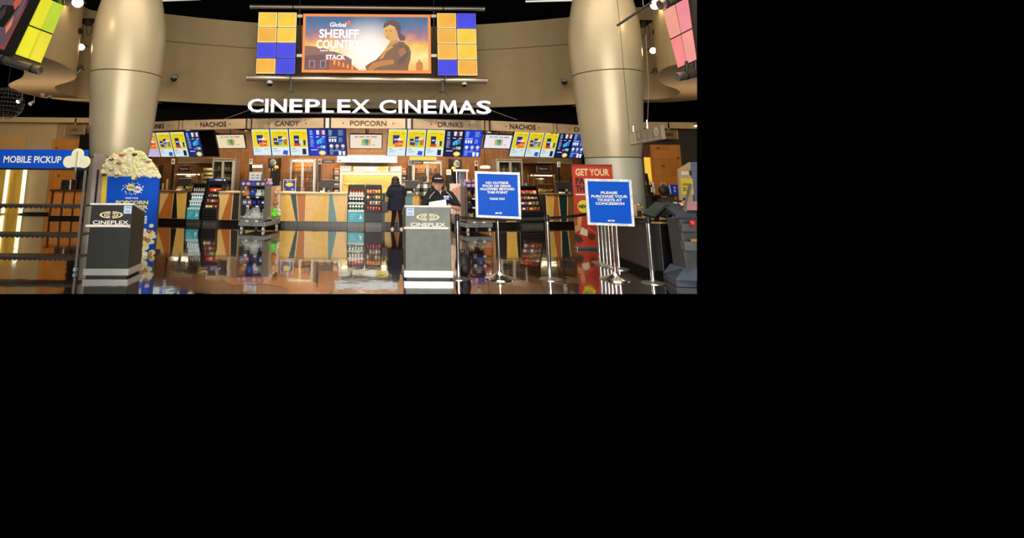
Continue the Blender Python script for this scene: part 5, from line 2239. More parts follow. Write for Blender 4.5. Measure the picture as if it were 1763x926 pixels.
# ---- pickup shelf with the blue sign
YP = 8.85
xr = W(139.5, 400, YP).x
xl = W(-70, 400, YP).x
zz = lambda py, px=70: W(px, py, YP).z
t = thing('pickup_shelf', 'open black pickup shelf with blue MOBILE PICKUP header at the left edge', 'shelf', ((xl + xr) / 2, YP, 0))
h = (xr - xl) / 2
DP = .42
for x in (h - .03, -h + .03):
    for y in (0, DP):
        m = MB()
        m.box(x - .014, x + .014, y - .014, y + .014, .12, zz(291), M_STEEL if y == 0 else M_BLACK)
        p_ = m.build('post', t)
        m = MB()
        m.lathe([(.02, .12), (.03, .1), (.02, .085)], M_STEEL, x, y, 10)
        m.tube([(x - .02, y, .04), (x + .02, y, .04)], .04, M_GREY, 12)
        m.build('caster', p_)
for py in (354.5, 405, 444):
    m = MB()
    z = zz(py)
    m.box(-h + .02, h - .02, 0, DP, z - .012, z + .012, mat('shelf_steel', '#3a3632', .35, .4))
    m.box(-h + .02, h - .02, -.012, .0, z - .028, z + .016, M_DARK)
    for i in range(24):
        x = -h + .05 + i * (2 * h - .1) / 23
        m.box(x - .012, x + .012, -.008, .02, z - .042, z - .028, M_BLACK)
    m.build('shelf', t)
m = MB()
z0, z1 = zz(289.5), zz(257.5)
BL = mat('sign_blue', '#0a4cc0', .5, vary=.03, spec=.15)
m.box(-h, h - .0, -.03, .0, z0, z1, BL)
m.box(-h, h, -.035, .02, z0 - .03, z0, M_BLACK)
xo = (xl + xr) / 2
tx0, tx1 = W(8.5, 275, YP).x - xo, W(107.5, 275, YP).x - xo
m.text('MOBILE PICKUP', (tx0 + tx1) / 2, zz(274.7), zz(268.8) - zz(280.6), -.033, M_WHITE, w=tx1 - tx0, bold=.022)
m.arc(W(-4, 279, YP).x - xo, zz(279), .05, .05, .018, -.033, M_WHITE)
m.build('header_sign', t)
# popcorn cut-out on the header
m = MB()
cx_ = W(137, 275, YP).x - xo
pm = mat('cream_popcorn_board', '#e6e4c8', .6, vary=.06, scale=6)
pe = mat('popcorn_board_rim', '#f2ecb0', .6)


def cloud(sc, y0, y1, mt):
    pts = []
    for (u, v, r, a0, a1) in ((-.13, -.045, .105, 125, 300), (.12, -.045, .105, 240, 415), (0, .075, .105, 0 - 10, 190)):
        for i in range(13):
            a = math.radians(a0 + (a1 - a0) * i / 12)
            pts.append((cx_ + (u + r * math.cos(a)) * sc, (z0 + z1) / 2 + .0 + (v + r * math.sin(a)) * sc))
    m.slab(pts, y0, y1, mt)


cloud(1.0, -.075, -.06, pe)
cloud(.9, -.078, -.075, pm)
m.box(cx_ - .006, cx_ + .006, -.1, -.078, (z0 + z1) / 2 - .2, (z0 + z1) / 2 + .13, P_('#a9a98e', .6))
m.tube([(cx_, -.07, (z0 + z1) / 2 - .12), (cx_, -.07, (z0 + z1) / 2 - .35)], .007, M_STEEL, 6)
m.build('popcorn_cutout', t)

# ---- popcorn bag standee
YT = 10.7
xw = lambda px, py: W(px, py, YT).x
zt = lambda py: W(220, py, YT).z
p0 = W(228, 430, YT)
t = thing('popcorn_standee', 'big cardboard popcorn bag standee with blue front beside the dark lectern', 'standee', (p0.x, YT, 0))
X = lambda px, py: xw(px, py) - p0.x
BLS = mat('standee_blue', '#0c50c8', .5, vary=.08, scale=2, spec=.15)
m = MB()
m.slab([(X(186, 304), zt(304)), (X(228, 304), zt(304)), (X(233.5, 313), zt(312.5)), (X(239, 304), zt(304)), (X(275.5, 304), zt(304)), (X(263.5, 441), .0), (X(178, 441), .0)], -.02, .03, BLS)
# badge with two popcorn faces made of plain blobs
for i in range(26):
    a = 2 * math.pi * i / 26
    m.disc(X(230, 324) + .2 * math.cos(a) * (1 + .15 * (i % 3 - 1)), zt(324.5) + .1 * math.sin(a) * (1 + .18 * (i % 2)), .012, .011, -.024, P_('#f4f2dc', .5), 8)
for (px, py, c) in ((226, 322.5, '#ecdf86'), (237.5, 326, '#e4e8ee')):
    for k in range(7):
        a = 2 * math.pi * k / 7
        m.disc(X(px, py) + .055 * math.cos(a), zt(py) + .045 * math.sin(a), .035, .03, -.026, P_(c, .5), 10)
    m.disc(X(px, py), zt(py), .06, .05, -.028, P_(c, .5), 14)
    for k in (-1, 0, 1):
        m.rect(X(px, py) + k * .032 - .011, X(px, py) + k * .032 + .011, zt(py) - .02, zt(py) + .02, -.03, P_('#2a2f4a', .5))
m.text('MAKE YOUR', X(228, 341), zt(340.8), .036, -.025, M_WHITE, w=.26, bold=.03)
YLW = P_('#ecd84a', .5)
m.text('POPCORN', X(228.3, 348), zt(348.2), .075, -.025, YLW, w=.66, bold=.04)
m.text('BETTER', X(232, 356), zt(356.2), .075, -.025, YLW, w=.58, bold=.04)
m.box(X(246.5, 370), X(254, 370), -.026, -.022, zt(384.5), zt(371), P_('#dfe3ea', .5))
for py in (375, 380):
    m.rect(X(248, 370), X(252.5, 370), zt(py + 1), zt(py - 1), -.028, P_('#7d86a0', .5))
m.build('blue_front', t)
m = MB()
r = random.Random(4)
pc = [mat('popcorn_cream', '#efe8bc', .8, vary=.1), mat('popcorn_yellow', '#e8de98', .8, vary=.1), mat('popcorn_white', '#f2ecd4', .8, vary=.08)]
for i in range(34):
    px, py = r.uniform(246, 266), r.uniform(398, 441)
    if px > 263.5 + (441 - py) * .085:
        continue
    m.disc(X(px, py), zt(py), r.uniform(.04, .07), r.uniform(.035, .06), -.024 - i * .0004, pc[i % 3], 9)
for px, py, c in ((258, 397, '#a03a34'), (256, 413, '#8a5a30'), (259, 436, '#a87a44'), (250, 410, '#b8443a'), (262, 388, '#efe9d6'), (250, 396, '#efe9d6')):
    m.disc(X(px, py), zt(py), .05, .04, -.04, P_(c, .5), 9)
    m.disc(X(px, py), zt(py), .028, .02, -.042, P_('#c9a070' if c[1] < 'd' else '#f6f0d0', .5), 9)
m.build('printed_popcorn', t)
m = MB()
m.slab([(X(176.5, 304), zt(304)), (X(186, 304), zt(304)), (X(178, 441), 0), (X(167, 441), 0)], .0, .05, mat('standee_yellow', '#dcc23a', .5, vary=.08))
m.box(X(186, 400), X(262, 400), .03, .5, 0, .05, M_DARK)
m.prism([(X(190, 304), .03, 0), (X(264, 304), .03, 0), (X(264, 304), .03, zt(330)), (X(190, 304), .03, zt(330))], (0, .4, 0), mat('standee_back', '#5a5048', .7))
m.build('yellow_side', t)
m = MB()
brown = mat('mocha_board', '#a08f86', .6, vary=.08)
m.slab([(X(159.5, 264), zt(264)), (X(180, 266), zt(266)), (X(176, 304), zt(304)), (X(166, 441), 0), (X(144, 441), 0)], .06, .11, brown)
for px, py in ((168, 283), (168.5, 301), (161, 317), (164, 335), (176, 280), (170, 325), (160, 300), (158, 338), (157, 355)):
    m.arc(X(px, py), zt(py), .035, .075, .008, .056, P_('#a2948a', .6), n=16)
m.build('brown_panel', t)
# popcorn heap: built of puffed kernels with sweets among them
m = MB()
out = [(177, 303), (176, 290), (182, 280), (188, 270), (195, 267), (203, 266), (209, 262), (216, 260), (220, 254), (228, 254), (231, 260), (242, 259), (248, 263), (254, 272), (262, 279), (268, 287), (273, 296), (275, 304)]


def inside(px, py):
    c = False
    n = len(out)
    for i in range(n):
        (x1, y1), (x2, y2) = out[i], out[(i + 1) % n]
        if (y1 > py) != (y2 > py) and px < (x2 - x1) * (py - y1) / (y2 - y1) + x1:
            c = not c
    return c


m.slab([(X(px, py), zt(py)) for px, py in out], .0, .05, pc[0])
r = random.Random(11)
k = 0
while k < 230:
    px, py = r.uniform(177, 275), r.uniform(256, 304)
    if not inside(px, py):
        continue
    k += 1
    s = r.uniform(.028, .05)
    m.ball((X(px, py), -.0 - r.uniform(0, .03), zt(py)), (s, .03, s * .85), pc[k % 3], 7, 4)
for j in range(10):
    m.ball((X(233 + r.uniform(-3, 3), 300), -.03, zt(270 + j * 4)), (.045, .04, .05), pc[1 if j % 2 else 0], 7, 4)
tag(m.build('popcorn_heap', t), kind='stuff')
for px, py, c, c2, nm in ((211, 267, '#b84a3a', '#d9806a', 'red_sweet'), (234, 266.5, '#5a3424', '#4a2a1e', 'chocolate_sweet'), (193.5, 274.5, '#4a2f20', '#c9b07a', 'chocolate_biscuit'), (207, 281, '#d0524a', '#4aa4d0', 'striped_sweet'),
                      (256, 278, '#c04a3c', '#8fc090', 'red_green_sweet'), (194, 292, '#8a94b8', '#dfe2e8', 'blue_swirl_sweet'), (203, 301, '#9a5a48', '#e8d8b8', 'caramel_biscuit'), (247, 302, '#8a94b8', '#e2e4ea', 'pale_swirl_sweet'), (250, 273, '#9fc09a', '#dfe2b8', 'green_sweet'), (182, 301, '#4a3322', '#6a4a30', 'chocolate_chip')):
    m = MB()
    m.ball((X(px, py), -.055, zt(py)), (.055, .012, .032), P_(c, .6), 12, 6)
    m.ball((X(px, py) - .012, -.062, zt(py) + .01), (.04, .012, .018), P_(c2, .6), 12, 6)
    m.build(nm, t)

# ---- framed blue notices on chrome stands
M_FRAME = mat('plastic_sleeve', '#e2e9ef', .2, 0, vary=.25, scale=14)
M_NOTICE = mat('notice_blue', '#0657d2', .5, vary=.03, spec=.15)


def notice(label, pole, quad, lines, logo_y, thanks=None):
    b = G(*pole)
    t = thing('notice_stand', label, 'notice stand', (b.x, b.y, 0), 0, 'blue notices on chrome stands')
    m = MB()
    m.lathe([(.235, 0), (.235, .012), (.2, .025), (.12, .05), (.05, .085), (.03, .12)], M_CHROME, n=36)
    m.build('base', t)
    z0 = W(quad[2][0], quad[2][1], b.y).z
    m = MB()
    m.tube([(0, 0, .1), (0, 0, z0 + .1)], .02, M_CHROME, 14)
    m.build('pole', t)
    Y = b.y - .02
    tl, tr, br, bl = [W(q[0], q[1], Y) - b for q in quad]
    f, n = quad_frame(tl, tr, br, bl)
    n = Vector((0, -1, 0))
    m = MB()
    mx, my = .055, .055
    for q in ([(0, 0), (1, 0), (1, my), (0, my)], [(0, 1 - my), (1, 1 - my), (1, 1), (0, 1)], [(0, my), (mx, my), (mx, 1 - my), (0, 1 - my)], [(1 - mx, my), (1, my), (1, 1 - my), (1 - mx, 1 - my)]):
        m.prism([f(*u) + n * .022 for u in q], -n * .034, M_FRAME)
    m.build('frame', t, bevel=.004)
    m = MB()
    m.prism([f(mx, my) + n * .012, f(1 - mx, my) + n * .012, f(1 - mx, 1 - my) + n * .012, f(mx, 1 - my) + n * .012], -n * .02, M_NOTICE)
    yo = -.02 - .0145
    for s, px, py, wpx, hpx in lines:
        q = W(px, py, Y) - b
        mp = b.y / F
        m.text(s, q.x, q.z, hpx * mp, yo, M_WHITE, w=wpx * mp, bold=.045)
    for dx, wd in ((-3.2, 5), (3, 5)):
        q = W((quad[2][0] + quad[3][0]) / 2 + dx, logo_y, Y) - b
        m.rect(q.x - wd / 2 * mp, q.x + wd / 2 * mp, q.z - 1.2 * mp, q.z + 1.2 * mp, yo, P_('#dfe6f2', .5))
    q = W((quad[2][0] + quad[3][0]) / 2, logo_y, Y) - b
    m.rect(q.x - .7 * mp, q.x + .7 * mp, q.z - 1.2 * mp, q.z + 1.2 * mp, yo, P_('#d0443a', .5))
    m.build('notice_sheet', t)


notice('blue NO OUTSIDE FOOD OR DRINK notice in a clear frame on chrome stand', (860.5, 479.5), [(817, 294.5), (894.5, 297), (897, 377.5), (819, 374)],
       [('NO OUTSIDE', 855.5, 314.6, 38, 4.2), ('FOOD OR DRINK', 855.3, 320, 48.5, 4.2), ('ALLOWED BEYOND', 855.6, 325.3, 58.5, 4.2), ('THIS POINT', 856, 331, 35, 4.2), ('THANK YOU!', 855.5, 342.2, 25.5, 3.8)], 366.6)
notice('blue PLEASE PURCHASE YOUR TICKETS notice in a clear frame on chrome stand', (1060, 481), [(1006, 307.5), (1086, 309), (1092, 390), (1011.5, 387)],
       [('PLEASE', 1048, 331.7, 28, 4.5), ('PURCHASE YOUR', 1048.5, 338, 61, 4.5), ('TICKETS AT', 1048.8, 344.2, 42, 4.5), ('CONCESSION', 1049.3, 350.3, 48.5, 4.5)], 379.8)

# ---- belt posts
def belt_post(label, px, py, h=1.0, group='chrome belt posts'):
    b = G(px, py)
    t = thing('belt_post', label, 'belt post', (b.x, b.y, 0), 0, group)
    m = MB()
    m.lathe([(.165, 0), (.165, .01), (.14, .018), (.04, .024), (.03, .04)], M_STEEL, n=28)
    m.build('base', t)
    m = MB()
    m.tube([(0, 0, .03), (0, 0, h - .09)], .032, M_CHROME, 16)
    m.build('tube', t)
    m = MB()
    m.lathe([(.034, h - .10), (.036, h - .09), (.036, h - .01), (.03, h)], M_BLACK, n=18)
    m.box(-.055, .055, -.018, .018, h - .085, h - .025, M_BLACK)
    m.build('belt_head', t)
    return b


b1 = belt_post('chrome belt post beside the grey lectern and the employee', 789.5, 479.5)
b2 = belt_post('chrome belt post standing alone between the two blue notices', 947, 481)
b3 = belt_post('chrome belt post in front of the black ticket desk', 1124.5, 487)
bb = []
for i, (px, py) in enumerate(((1033.5, 452), (1040, 455), (1046, 457.5), (1052, 460), (1066, 463))):
    bb.append(belt_post(('leftmost of five bunched belt posts behind the second blue notice', 'second from left of the bunched belt posts behind the blue notice', 'middle one of five bunched belt posts behind the blue notice',
                         'fourth from left of the bunched belt posts behind the blue notice', 'bunched belt post nearest the ticket desk behind the blue notice')[i], px, py, 1.0, 'belt posts bunched behind the notice'))


def belt(a, b, label, z=.945, sag=.02):
    m = MB()
    n = 10
    d = (b - a)
    u = Vector((d.x, d.y, 0)).normalized()
    a, b = a + u * .057, b - u * .057
    s = Vector((-u.y, u.x, 0)) * .002
    v = []
    for i in range(n + 1):
        k = i / n
        p = a + (b - a) * k
        zz_ = z - sag * 4 * k * (1 - k)
        for q in (p - s, p + s):
            v += [(q.x, q.y, zz_ - .025), (q.x, q.y, zz_ + .025)]
    f = []
    for i in range(n):
        o = 4 * i
        f += [(o, o + 1, o + 5, o + 4), (o + 2, o + 6, o + 7, o + 3), (o + 1, o + 3, o + 7, o + 5), (o, o + 4, o + 6, o + 2)]
    f += [(0, 2, 3, 1), (4 * n, 4 * n + 1, 4 * n + 3, 4 * n + 2)]
    m.add(v, f, M_RIB)
    tag(m.build('belt'), label, 'belt', 'black belts between the posts')


belt(b1, b2, 'black belt from the post by the grey lectern behind the first blue notice')
belt(b2, bb[0], 'black belt running to the bunched posts past the red banner')
belt(bb[4], b3, 'short black belt from the bunched posts to the ticket desk post')

# black bag on the floor behind the grey lectern
p = G(800, 477)
t = thing('backpack', 'black backpack on the floor between the grey lectern and the first notice', 'bag', (p.x, p.y + .12, 0))
m = MB()
m.ball((0, 0, .17), (.13, .1, .2), mat('black_nylon', '#0a0a0b', .6), 18, 10)
m.ball((.02, -.06, .12), (.09, .06, .1), mat('black_nylon', '#0a0a0b', .6), 14, 8)
m.v = [Vector((v.x, v.y, max(v.z, 0))) for v in m.v]
m.build('body', t)
m = MB()
m.tube([(-.04, .02, .35), (-.03, .02, .41), (.03, .02, .41), (.04, .02, .35)], .012, M_BLACK, 6)
m.build('handle', t)
m = MB()
m.tube([(.1, -.04, .05), (.17, -.1, .02), (.19, -.04, .012), (.12, 0, .03)], .008, mat('orange_cord', '#8a4a2c', .6), 5)
m.build('strap', t)

# ---- red pull-up banner
YB = 12.1
xb = lambda px, py: W(px, py, YB).x
zb2 = lambda py: W(1020, py, YB).z
o_ = W(1021, 420, YB)
t = thing('pull_up_banner', 'red GET YOUR pull-up banner in front of the column', 'banner', (o_.x, YB, 0))
bx0, bx1 = xb(987.5, 340) - o_.x, xb(1057.5, 340) - o_.x
RED = mat('banner_red', '#c23a26', .5, vary=.05, scale=2)
m = MB()
m.box(bx0, bx1, 0, .01, .06, zb2(284), RED)
cream, dkk = P_('#ecd3a0', .5), P_('#24140f', .5)
q = lambda px, py: (xb(px, py) - o_.x, zb2(py))
mpb = YB / F
x, z = q(1019.5, 296.5)
m.text('GET YOUR', x, z, 12 * mpb, -.004, cream, w=57 * mpb, bold=.03)
x, z = q(998.5, 311.5)
m.text('PA', x, z, 11.5 * mpb, -.004, dkk, w=15 * mpb, bold=.04)
x, z = q(998.5, 325)
m.text('TH', x, z, 11.5 * mpb, -.004, dkk, w=15 * mpb, bold=.04)
x, z = q(1003, 335)
m.rect(x - 12 * mpb, x + 14 * mpb, z - .016, z + .016, -.004, P_('#f0e6dc', .5))
x, z = q(1005, 355.5)
m.disc(x, z, 10.5 * mpb, 10.5 * mpb, -.004, P_('#e8dc3a', .5), 24)
m.text('NEW', x - .01, z, 6 * mpb, -.007, dkk, w=16 * mpb, bold=.05)
m.fig([q(*u) for u in ((996, 370), (1002, 374), (1001, 384), (999, 396), (991, 400), (989, 392), (993, 380))], -.005, P_('#d99a6a', .5))
m.fig([q(*u) for u in ((988, 381), (994, 380), (995, 387), (989, 390))], -.006, P_('#b0583c', .5))
m.fig([q(*u) for u in ((1001, 391), (1012, 396), (1011, 407), (998, 403))], -.006, P_('#e6d6bc', .5))
m.disc(*q(1018.5, 407), 6 * mpb, 5.5 * mpb, -.006, P_('#5a3a24', .5), 16)
m.fig([q(*u) for u in ((1013, 390), (1026, 399), (1026, 404), (1010, 393))], -.006, P_('#e05a48', .5))
m.fig([q(*u) for u in ((988, 402), (1000, 406), (1004, 415), (996, 419), (988, 412))], -.006, P_('#4a3630', .5))
m.build('banner_sheet', t)
m = MB()
m.box(bx0 - .02, bx1 + .02, -.08, .1, 0, .06, M_STEEL)
m.build('base', t, bevel=.01)
m = MB()
m.tube([(0, .03, .05), (0, .03, zb2(284))], .012, M_STEEL, 8)
m.box(bx0, bx1, -.012, .022, zb2(284) - .02, zb2(284) + .012, mat('banner_clip', '#8f2c1e', .5))
m.build('support_pole', t)

# ================================================================ right side: ticket desk, kiosk, shelf
def ground(px, py):
    p = G(px, py)
    return Vector((p.x, p.y, 0))


A_, B_, C_ = ground(1069, 454), ground(1136, 479), ground(1184, 477)
D_ = C_ + Vector((.9, 1.3, 0))
pts = [A_, B_ + Vector((-.05, .12, 0)), B_ + Vector((.08, .0, 0)), C_, D_, D_ + Vector((-.3, 1.3, 0)), A_ + Vector((.5, 1.2, 0))]
ctr = sum(pts, Vector()) / len(pts)
t = thing('ticket_desk', 'black angular ticket desk with tan top beside the bunched belt posts', 'desk', (ctr.x, ctr.y, 0))
DZ = .86
loc_ = [p - ctr for p in pts]
m = MB()
m.prism([(p.x, p.y, .1) for p in loc_], (0, 0, DZ - .1), mat('black_laminate', '#131312', .4, vary=.2))
m.build('body', t, bevel=.01)
m = MB()
m.prism([(p.x * .98, p.y * .98 + .02, 0) for p in loc_], (0, 0, .1), M_BLACKM)
m.build('kick_plate', t)
m = MB()
m.prism([(p.x * 1.02, p.y * 1.03 - .01, DZ) for p in loc_], (0, 0, .035), mat('tan_desk_top', '#b08a58', .3, vary=.15))
m.build('worktop', t, bevel=.006)
m = MB()
e = (loc_[0] * .97 + loc_[1] * .03, loc_[0] * .06 + loc_[1] * .94)
for k in (0,):
    d_ = (e[1] - e[0])
    nn = Vector((d_.y, -d_.x, 0)).normalized() * .012
    m.prism([(e[0] + nn).to_tuple()[:2] + (.14,), (e[1] + nn).to_tuple()[:2] + (.14,), (e[1] + nn).to_tuple()[:2] + (DZ - .05,), (e[0] + nn).to_tuple()[:2] + (DZ - .05,)], -nn, mat('brown_black_panel', '#2a2420', .4))
m.build('side_inlay', t)
DT = DZ + .035


def on_desk(px, py):
    return G(px, py, DT)


def terminal(label, px, py, rz, L=.29):
    p = on_desk(px, py)
    t = thing('ticket_terminal', label, 'terminal', p, rz, 'tilted ticket terminals')
    m = MB()
    m.box(-.08, .08, -.08, .1, 0, .02, M_BLACK)
    m.prism([(-.03, -.02, .02), (.03, -.02, .02), (.03, .03, .02), (-.03, .03, .02)], (.02, 0, .12), M_BLACK)
    m.build('stand', t)
    m = MB()
    m.prism([(-L / 2, -.14, .05), (L / 2, -.14, .25), (L / 2, .16, .28), (-L / 2, .16, .08)], (-.01, .0, .035), M_BLACK)
    m.build('screen_housing', t, bevel=.01)
    m = MB()
    m.prism([(-L / 2 - .008, -.12, .09), (L / 2 - .028, -.12, .287), (L / 2 - .028, .14, .313), (-L / 2 - .008, .14, .12)], (0, 0, .003), mat('dim_screen', '#3f4a46', .15))
    m.build('screen', t)


terminal('tilted black ticket terminal nearest the belt post on the desk', 1131, 381, .15)
terminal('second tilted black ticket terminal, nearer the kiosk', 1152, 381, .15)
p = on_desk(1160, 373)
t = thing('counter_rack', 'dark counter rack of red and white packets behind the ticket terminals', 'rack', p, -.1)
m = MB()
m.prism([(-.16, .0, 0), (.17, .0, 0), (.17, .0, .30), (-.2, .0, .33)], (0, .16, 0), M_BLACK)
m.build('box', t)
p_rack = p
r = random.Random(2)
for i in range(6):
    m = MB()
    m.box(-.035, .035, -.012, .012, -.045, .045, P_(['#c94a3c', '#e2b8a8', '#d9705c', '#efe6dc', '#b8382c', '#e09a80'][i], .4))
    m.rect(-.02, .02, -.015, .01, -.0125, P_('#f2ece6', .4))
    tag(m.build('packet', loc=(p.x - .13 + i * .055, p.y - .03, DT + .2 + .02 * (i % 2)), rot=(-.3, .1, 0), bevel=.003), 'small red and white packet on the dark counter rack', 'packet', 'packets on the counter rack')
    # tray beneath
m = MB()
m.box(-.17, .17, -.06, 0, .12, .14, M_BLACK)
m.box(-.17, .17, -.06, -.05, .14, .17, M_BLACK)
m.build('tray', t)
p = on_desk(1101, 373)
t = thing('trophy_cup', 'small silver two-handled ornament on the ticket desk beside the second notice', 'ornament', p)
m = MB()
m.lathe([(.035, 0), (.04, .01), (.04, .10), (.03, .11)], M_DARK, n=14)
m.build('plinth', t)
m = MB()
m.lathe([(.012, .11), (.015, .13), (.04, .17), (.05, .22), (.046, .225), (.0, .19)], M_CHROME, n=16)
for s in (-1, 1):
    m.tube([(s * .045, 0, .21), (s * .07, 0, .2), (s * .06, 0, .16), (s * .03, 0, .15)], .005, M_CHROME, 6)
m.build('cup', t)
p = on_desk(1094.5, 373)
m = MB()
m.prism([(-.028, -.02, 0), (.028, -.02, 0), (.028, .02, 0), (-.028, .02, 0)], (0, .01, .22), P_('#c8ab8c', .5))
m.box(-.03, .03, -.025, .025, 0, .02, P_('#8a6a50', .5))
tag(m.build('leaflet_holder', loc=p, bevel=.004), 'tan leaflet holder beside the silver ornament on the desk', 'holder')
p = on_desk(1116, 370)
plush('small lilac and white figure on the desk behind the belt post', p, 0, '#9a92b4', .05, 'round', '#e8e4ee')

# kiosk at the edge
p = ground(1176, 494)
t = thing('kiosk', 'blue grey kiosk with angled screen standing at the right picture edge', 'kiosk', p, 0)
KB = mat('kiosk_blue', '#1c2a3e', .4, vary=.08)
KG = mat('kiosk_grey', '#46494b', .45)
mp = p.y / F
q = lambda px, py: ((px - 1176) * mp, (494 - py) * mp)
m = MB()
m.prism([(-.1, .0, 0), (.5, -.12, 0), (.5, .6, 0), (.05, .6, 0)], (0, 0, .1), KB)
m.add([(-.1, .0, .1), (.5, -.12, .1), (.5, .6, .1), (.05, .6, .1), (.12, .12, .26), (.5, .05, .26), (.5, .5, .26), (.12, .5, .26)],
      [(0, 1, 5, 4), (1, 2, 6, 5), (2, 3, 7, 6), (3, 0, 4, 7), (4, 5, 6, 7)], mat('kiosk_foot', '#3f4d60', .35))
m.build('foot', t, bevel=.008)
m = MB()
m.slab([(.14, .24), (.5, .24), (.5, .98), (.10, .98), (.12, .6)], .1, .45, KG)
m.build('body', t, bevel=.01)
m = MB()
m.prism([(.06, -.02, .80), (.5, -.06, .80), (.5, .1, .80), (.06, .1, .80)], (0, 0, .12), KG)
m.prism([(.09, .0, .52), (.5, -.04, .52), (.5, .12, .52), (.09, .12, .52)], (0, 0, .14), mat('kiosk_tray', '#585c5e', .45))
m.box(.16, .5, -.055, -.03, .66, .7, P_('#c07a3a', .5))
m.build('tray', t, bevel=.01)
m = MB()
m.ball((.2, -.06, .93), .045, mat('red_button', '#d2322c', .25), 14, 8)
m.build('red_button', t)
m = MB()
m.prism([(.02, .05, .99), (.5, -.02, 1.02), (.5, .3, 1.14), (.02, .3, 1.1)], (0, 0, .06), KB)
m.build('hood', t, bevel=.01)
m = MB()
m.prism([(.2, .1, 1.1), (.22, .09, 1.1), (.43, .2, 1.5), (.41, .21, 1.5)], (0, .06, .02), M_STEEL)
m.build('screen_housing', t)
m = MB()
m.poly([(.2, .04, 1.12), (.5, .0, 1.12), (.5, .1, 1.25), (.26, .12, 1.25)], E('#c98a84', .7))
m.build('screen', t)

# back shelf of the right lobby with a bag and a blue box
YQ = 16.5
x0, x1 = W(1111, 335, YQ).x, W(1178, 335, YQ).x
z = W(1140, 335, YQ).z
t = thing('side_shelf', 'dark wooden side shelf beyond the ticket desk', 'shelf', ((x0 + x1) / 2, YQ, 0))
h = (x1 - x0) / 2
m = MB()
m.box(-h, h, -.25, .25, z - .04, z, mat('walnut', '#3a2416', .4, vary=.2))
m.build('top', t, bevel=.006)
for x in (-h + .05, -h + .35, .35 * h, h - .05):
    m = MB()
    m.box(x - .03, x + .03, -.22, .22, 0, z - .04, M_DARK if x != .35 * h else M_WOOD)
    m.build('leg', t)
m = MB()
m.box(-h + .05, h - .05, .18, .22, .2, z - .1, mat('walnut_back', '#2c1a10', .5, vary=.2))
m.build('back_panel', t)
b = W(1142, 334, YQ)
t = thing('handbag', 'dark bag standing on the side shelf beside the blue box', 'bag', (b.x, YQ - .05, z))
m = MB()
m.ball((0, 0, .14), (.17, .1, .17), mat('brown_leather', '#2a201a', .5), 14, 8)
m.v = [Vector((v.x, v.y, max(v.z, 0))) for v in m.v]
m.build('body', t)
m = MB()
m.tube([(-.1, 0, .25), (-.07, 0, .36), (.05, 0, .37), (.1, 0, .25)], .014, mat('pink_strap', '#c8a8a0', .5), 6)
m.tube([(.15, -.05, .3), (.18, -.06, .02)], .014, M_WHITE, 6)
m.build('handle', t)
b = W(1157.5, 334, YQ)
t = thing('gift_box', 'blue box with white figure print on the side shelf', 'box', (b.x, YQ - .05, z), .15)
m = MB()
m.box(-.12, .12, -.08, .08, 0, .31, P_('#1f3fc0', .4))
m.build('carton', t, bevel=.005)
m = MB()
m.fig([(-.05, .25), (.05, .25), (.01, .17), (-.01, .17)], -.083, P_('#bcd4f2', .4))
m.disc(0, .12, .035, .04, -.083, P_('#bcd4f2', .4), 12)
m.build('print', t)
b = W(1118, 334, YQ)
t = thing('menu_rack', 'narrow dark rack with white leaflets at the column end of the side shelf', 'rack', (b.x, YQ, z))
m = MB()
m.prism([(-.02, -.1, 0), (.03, -.1, 0), (-.06, -.1, .66), (-.1, -.1, .66)], (0, .12, 0), M_BLACK)
m.prism([(.04, -.1, 0), (.08, -.1, 0), (.04, -.1, .4), (.0, -.1, .4)], (0, .12, 0), M_BLACK)
m.build('frame', t)
for x, zz_ in ((-.02, .3), (.08, .22), (.02, .08), (.09, .05)):
    m = MB()
    m.box(x - .02, x + .02, -.13, -.11, zz_, zz_ + .16, M_WHITE)
    m.build('leaflet_pocket', t)

# cardboard display at the right edge
YD = 10.6
o_ = W(1183, 392, YD)
t = thing('cardboard_display', 'tall cardboard display with yellow ESCAPE panel by the kiosk', 'standee', (o_.x, YD, 0))
X = lambda px, py: W(px, py, YD).x - o_.x
Z = lambda py: W(1183, py, YD).z
card = mat('tan_card', '#a8926e', .7, vary=.1)
m = MB()
m.slab([(X(1168, 292), Z(292)), (X(1188.5, 279), Z(279)), (X(1197, 395), Z(400)), (X(1182, 440), .0), (X(1176, 440), 0), (X(1174, 395), Z(400))], 0, .05, card)
m.build('front', t)
m = MB()
m.prism([(X(1188.5, 279), 0, Z(279)), (X(1188.5, 279) + .02, .0, 0), (X(1188.5, 279) + .45, -.1, 0), (X(1188.5, 279) + .45, -.1, Z(279))], (0, .05, 0), mat('slate_board', '#4c5670', .6, vary=.15))
m.build('side', t)
m = MB()
m.fig([(X(1171.5, 307), Z(307)), (X(1192, 307), Z(307)), (X(1194.5, 335), Z(335)), (X(1174, 335), Z(335))], -.004, P_('#c9b43c', .5))
m.text('ESCAPE', X(1183, 325.5), Z(325.5), .075, -.007, P_('#4a4020', .5), w=.17, bold=.03)
m.rect(X(1175, 318), X(1190, 318), Z(319.5), Z(315.5), -.007, P_('#8a7a2c', .5))
m.fig([(X(1172, 294), Z(295)), (X(1184, 294), Z(295)), (X(1185.5, 301), Z(301)), (X(1173, 301), Z(301))], -.004, P_('#cfc4ac', .5))
m.rect(X(1187, 297), X(1189.5, 297), Z(302), Z(293), -.004, M_BLACK)
m.disc(X(1180, 344), Z(344), .06, .05, -.004, P_('#2c2a34', .5), 10)
m.disc(X(1180, 346), Z(347), .04, .03, -.006, P_('#cfd0a8', .5), 10)
m.fig([(X(1177, 355), Z(355)), (X(1184, 357), Z(357)), (X(1186, 362), Z(362)), (X(1179, 360), Z(360))], -.004, P_('#d8cfc4', .5))
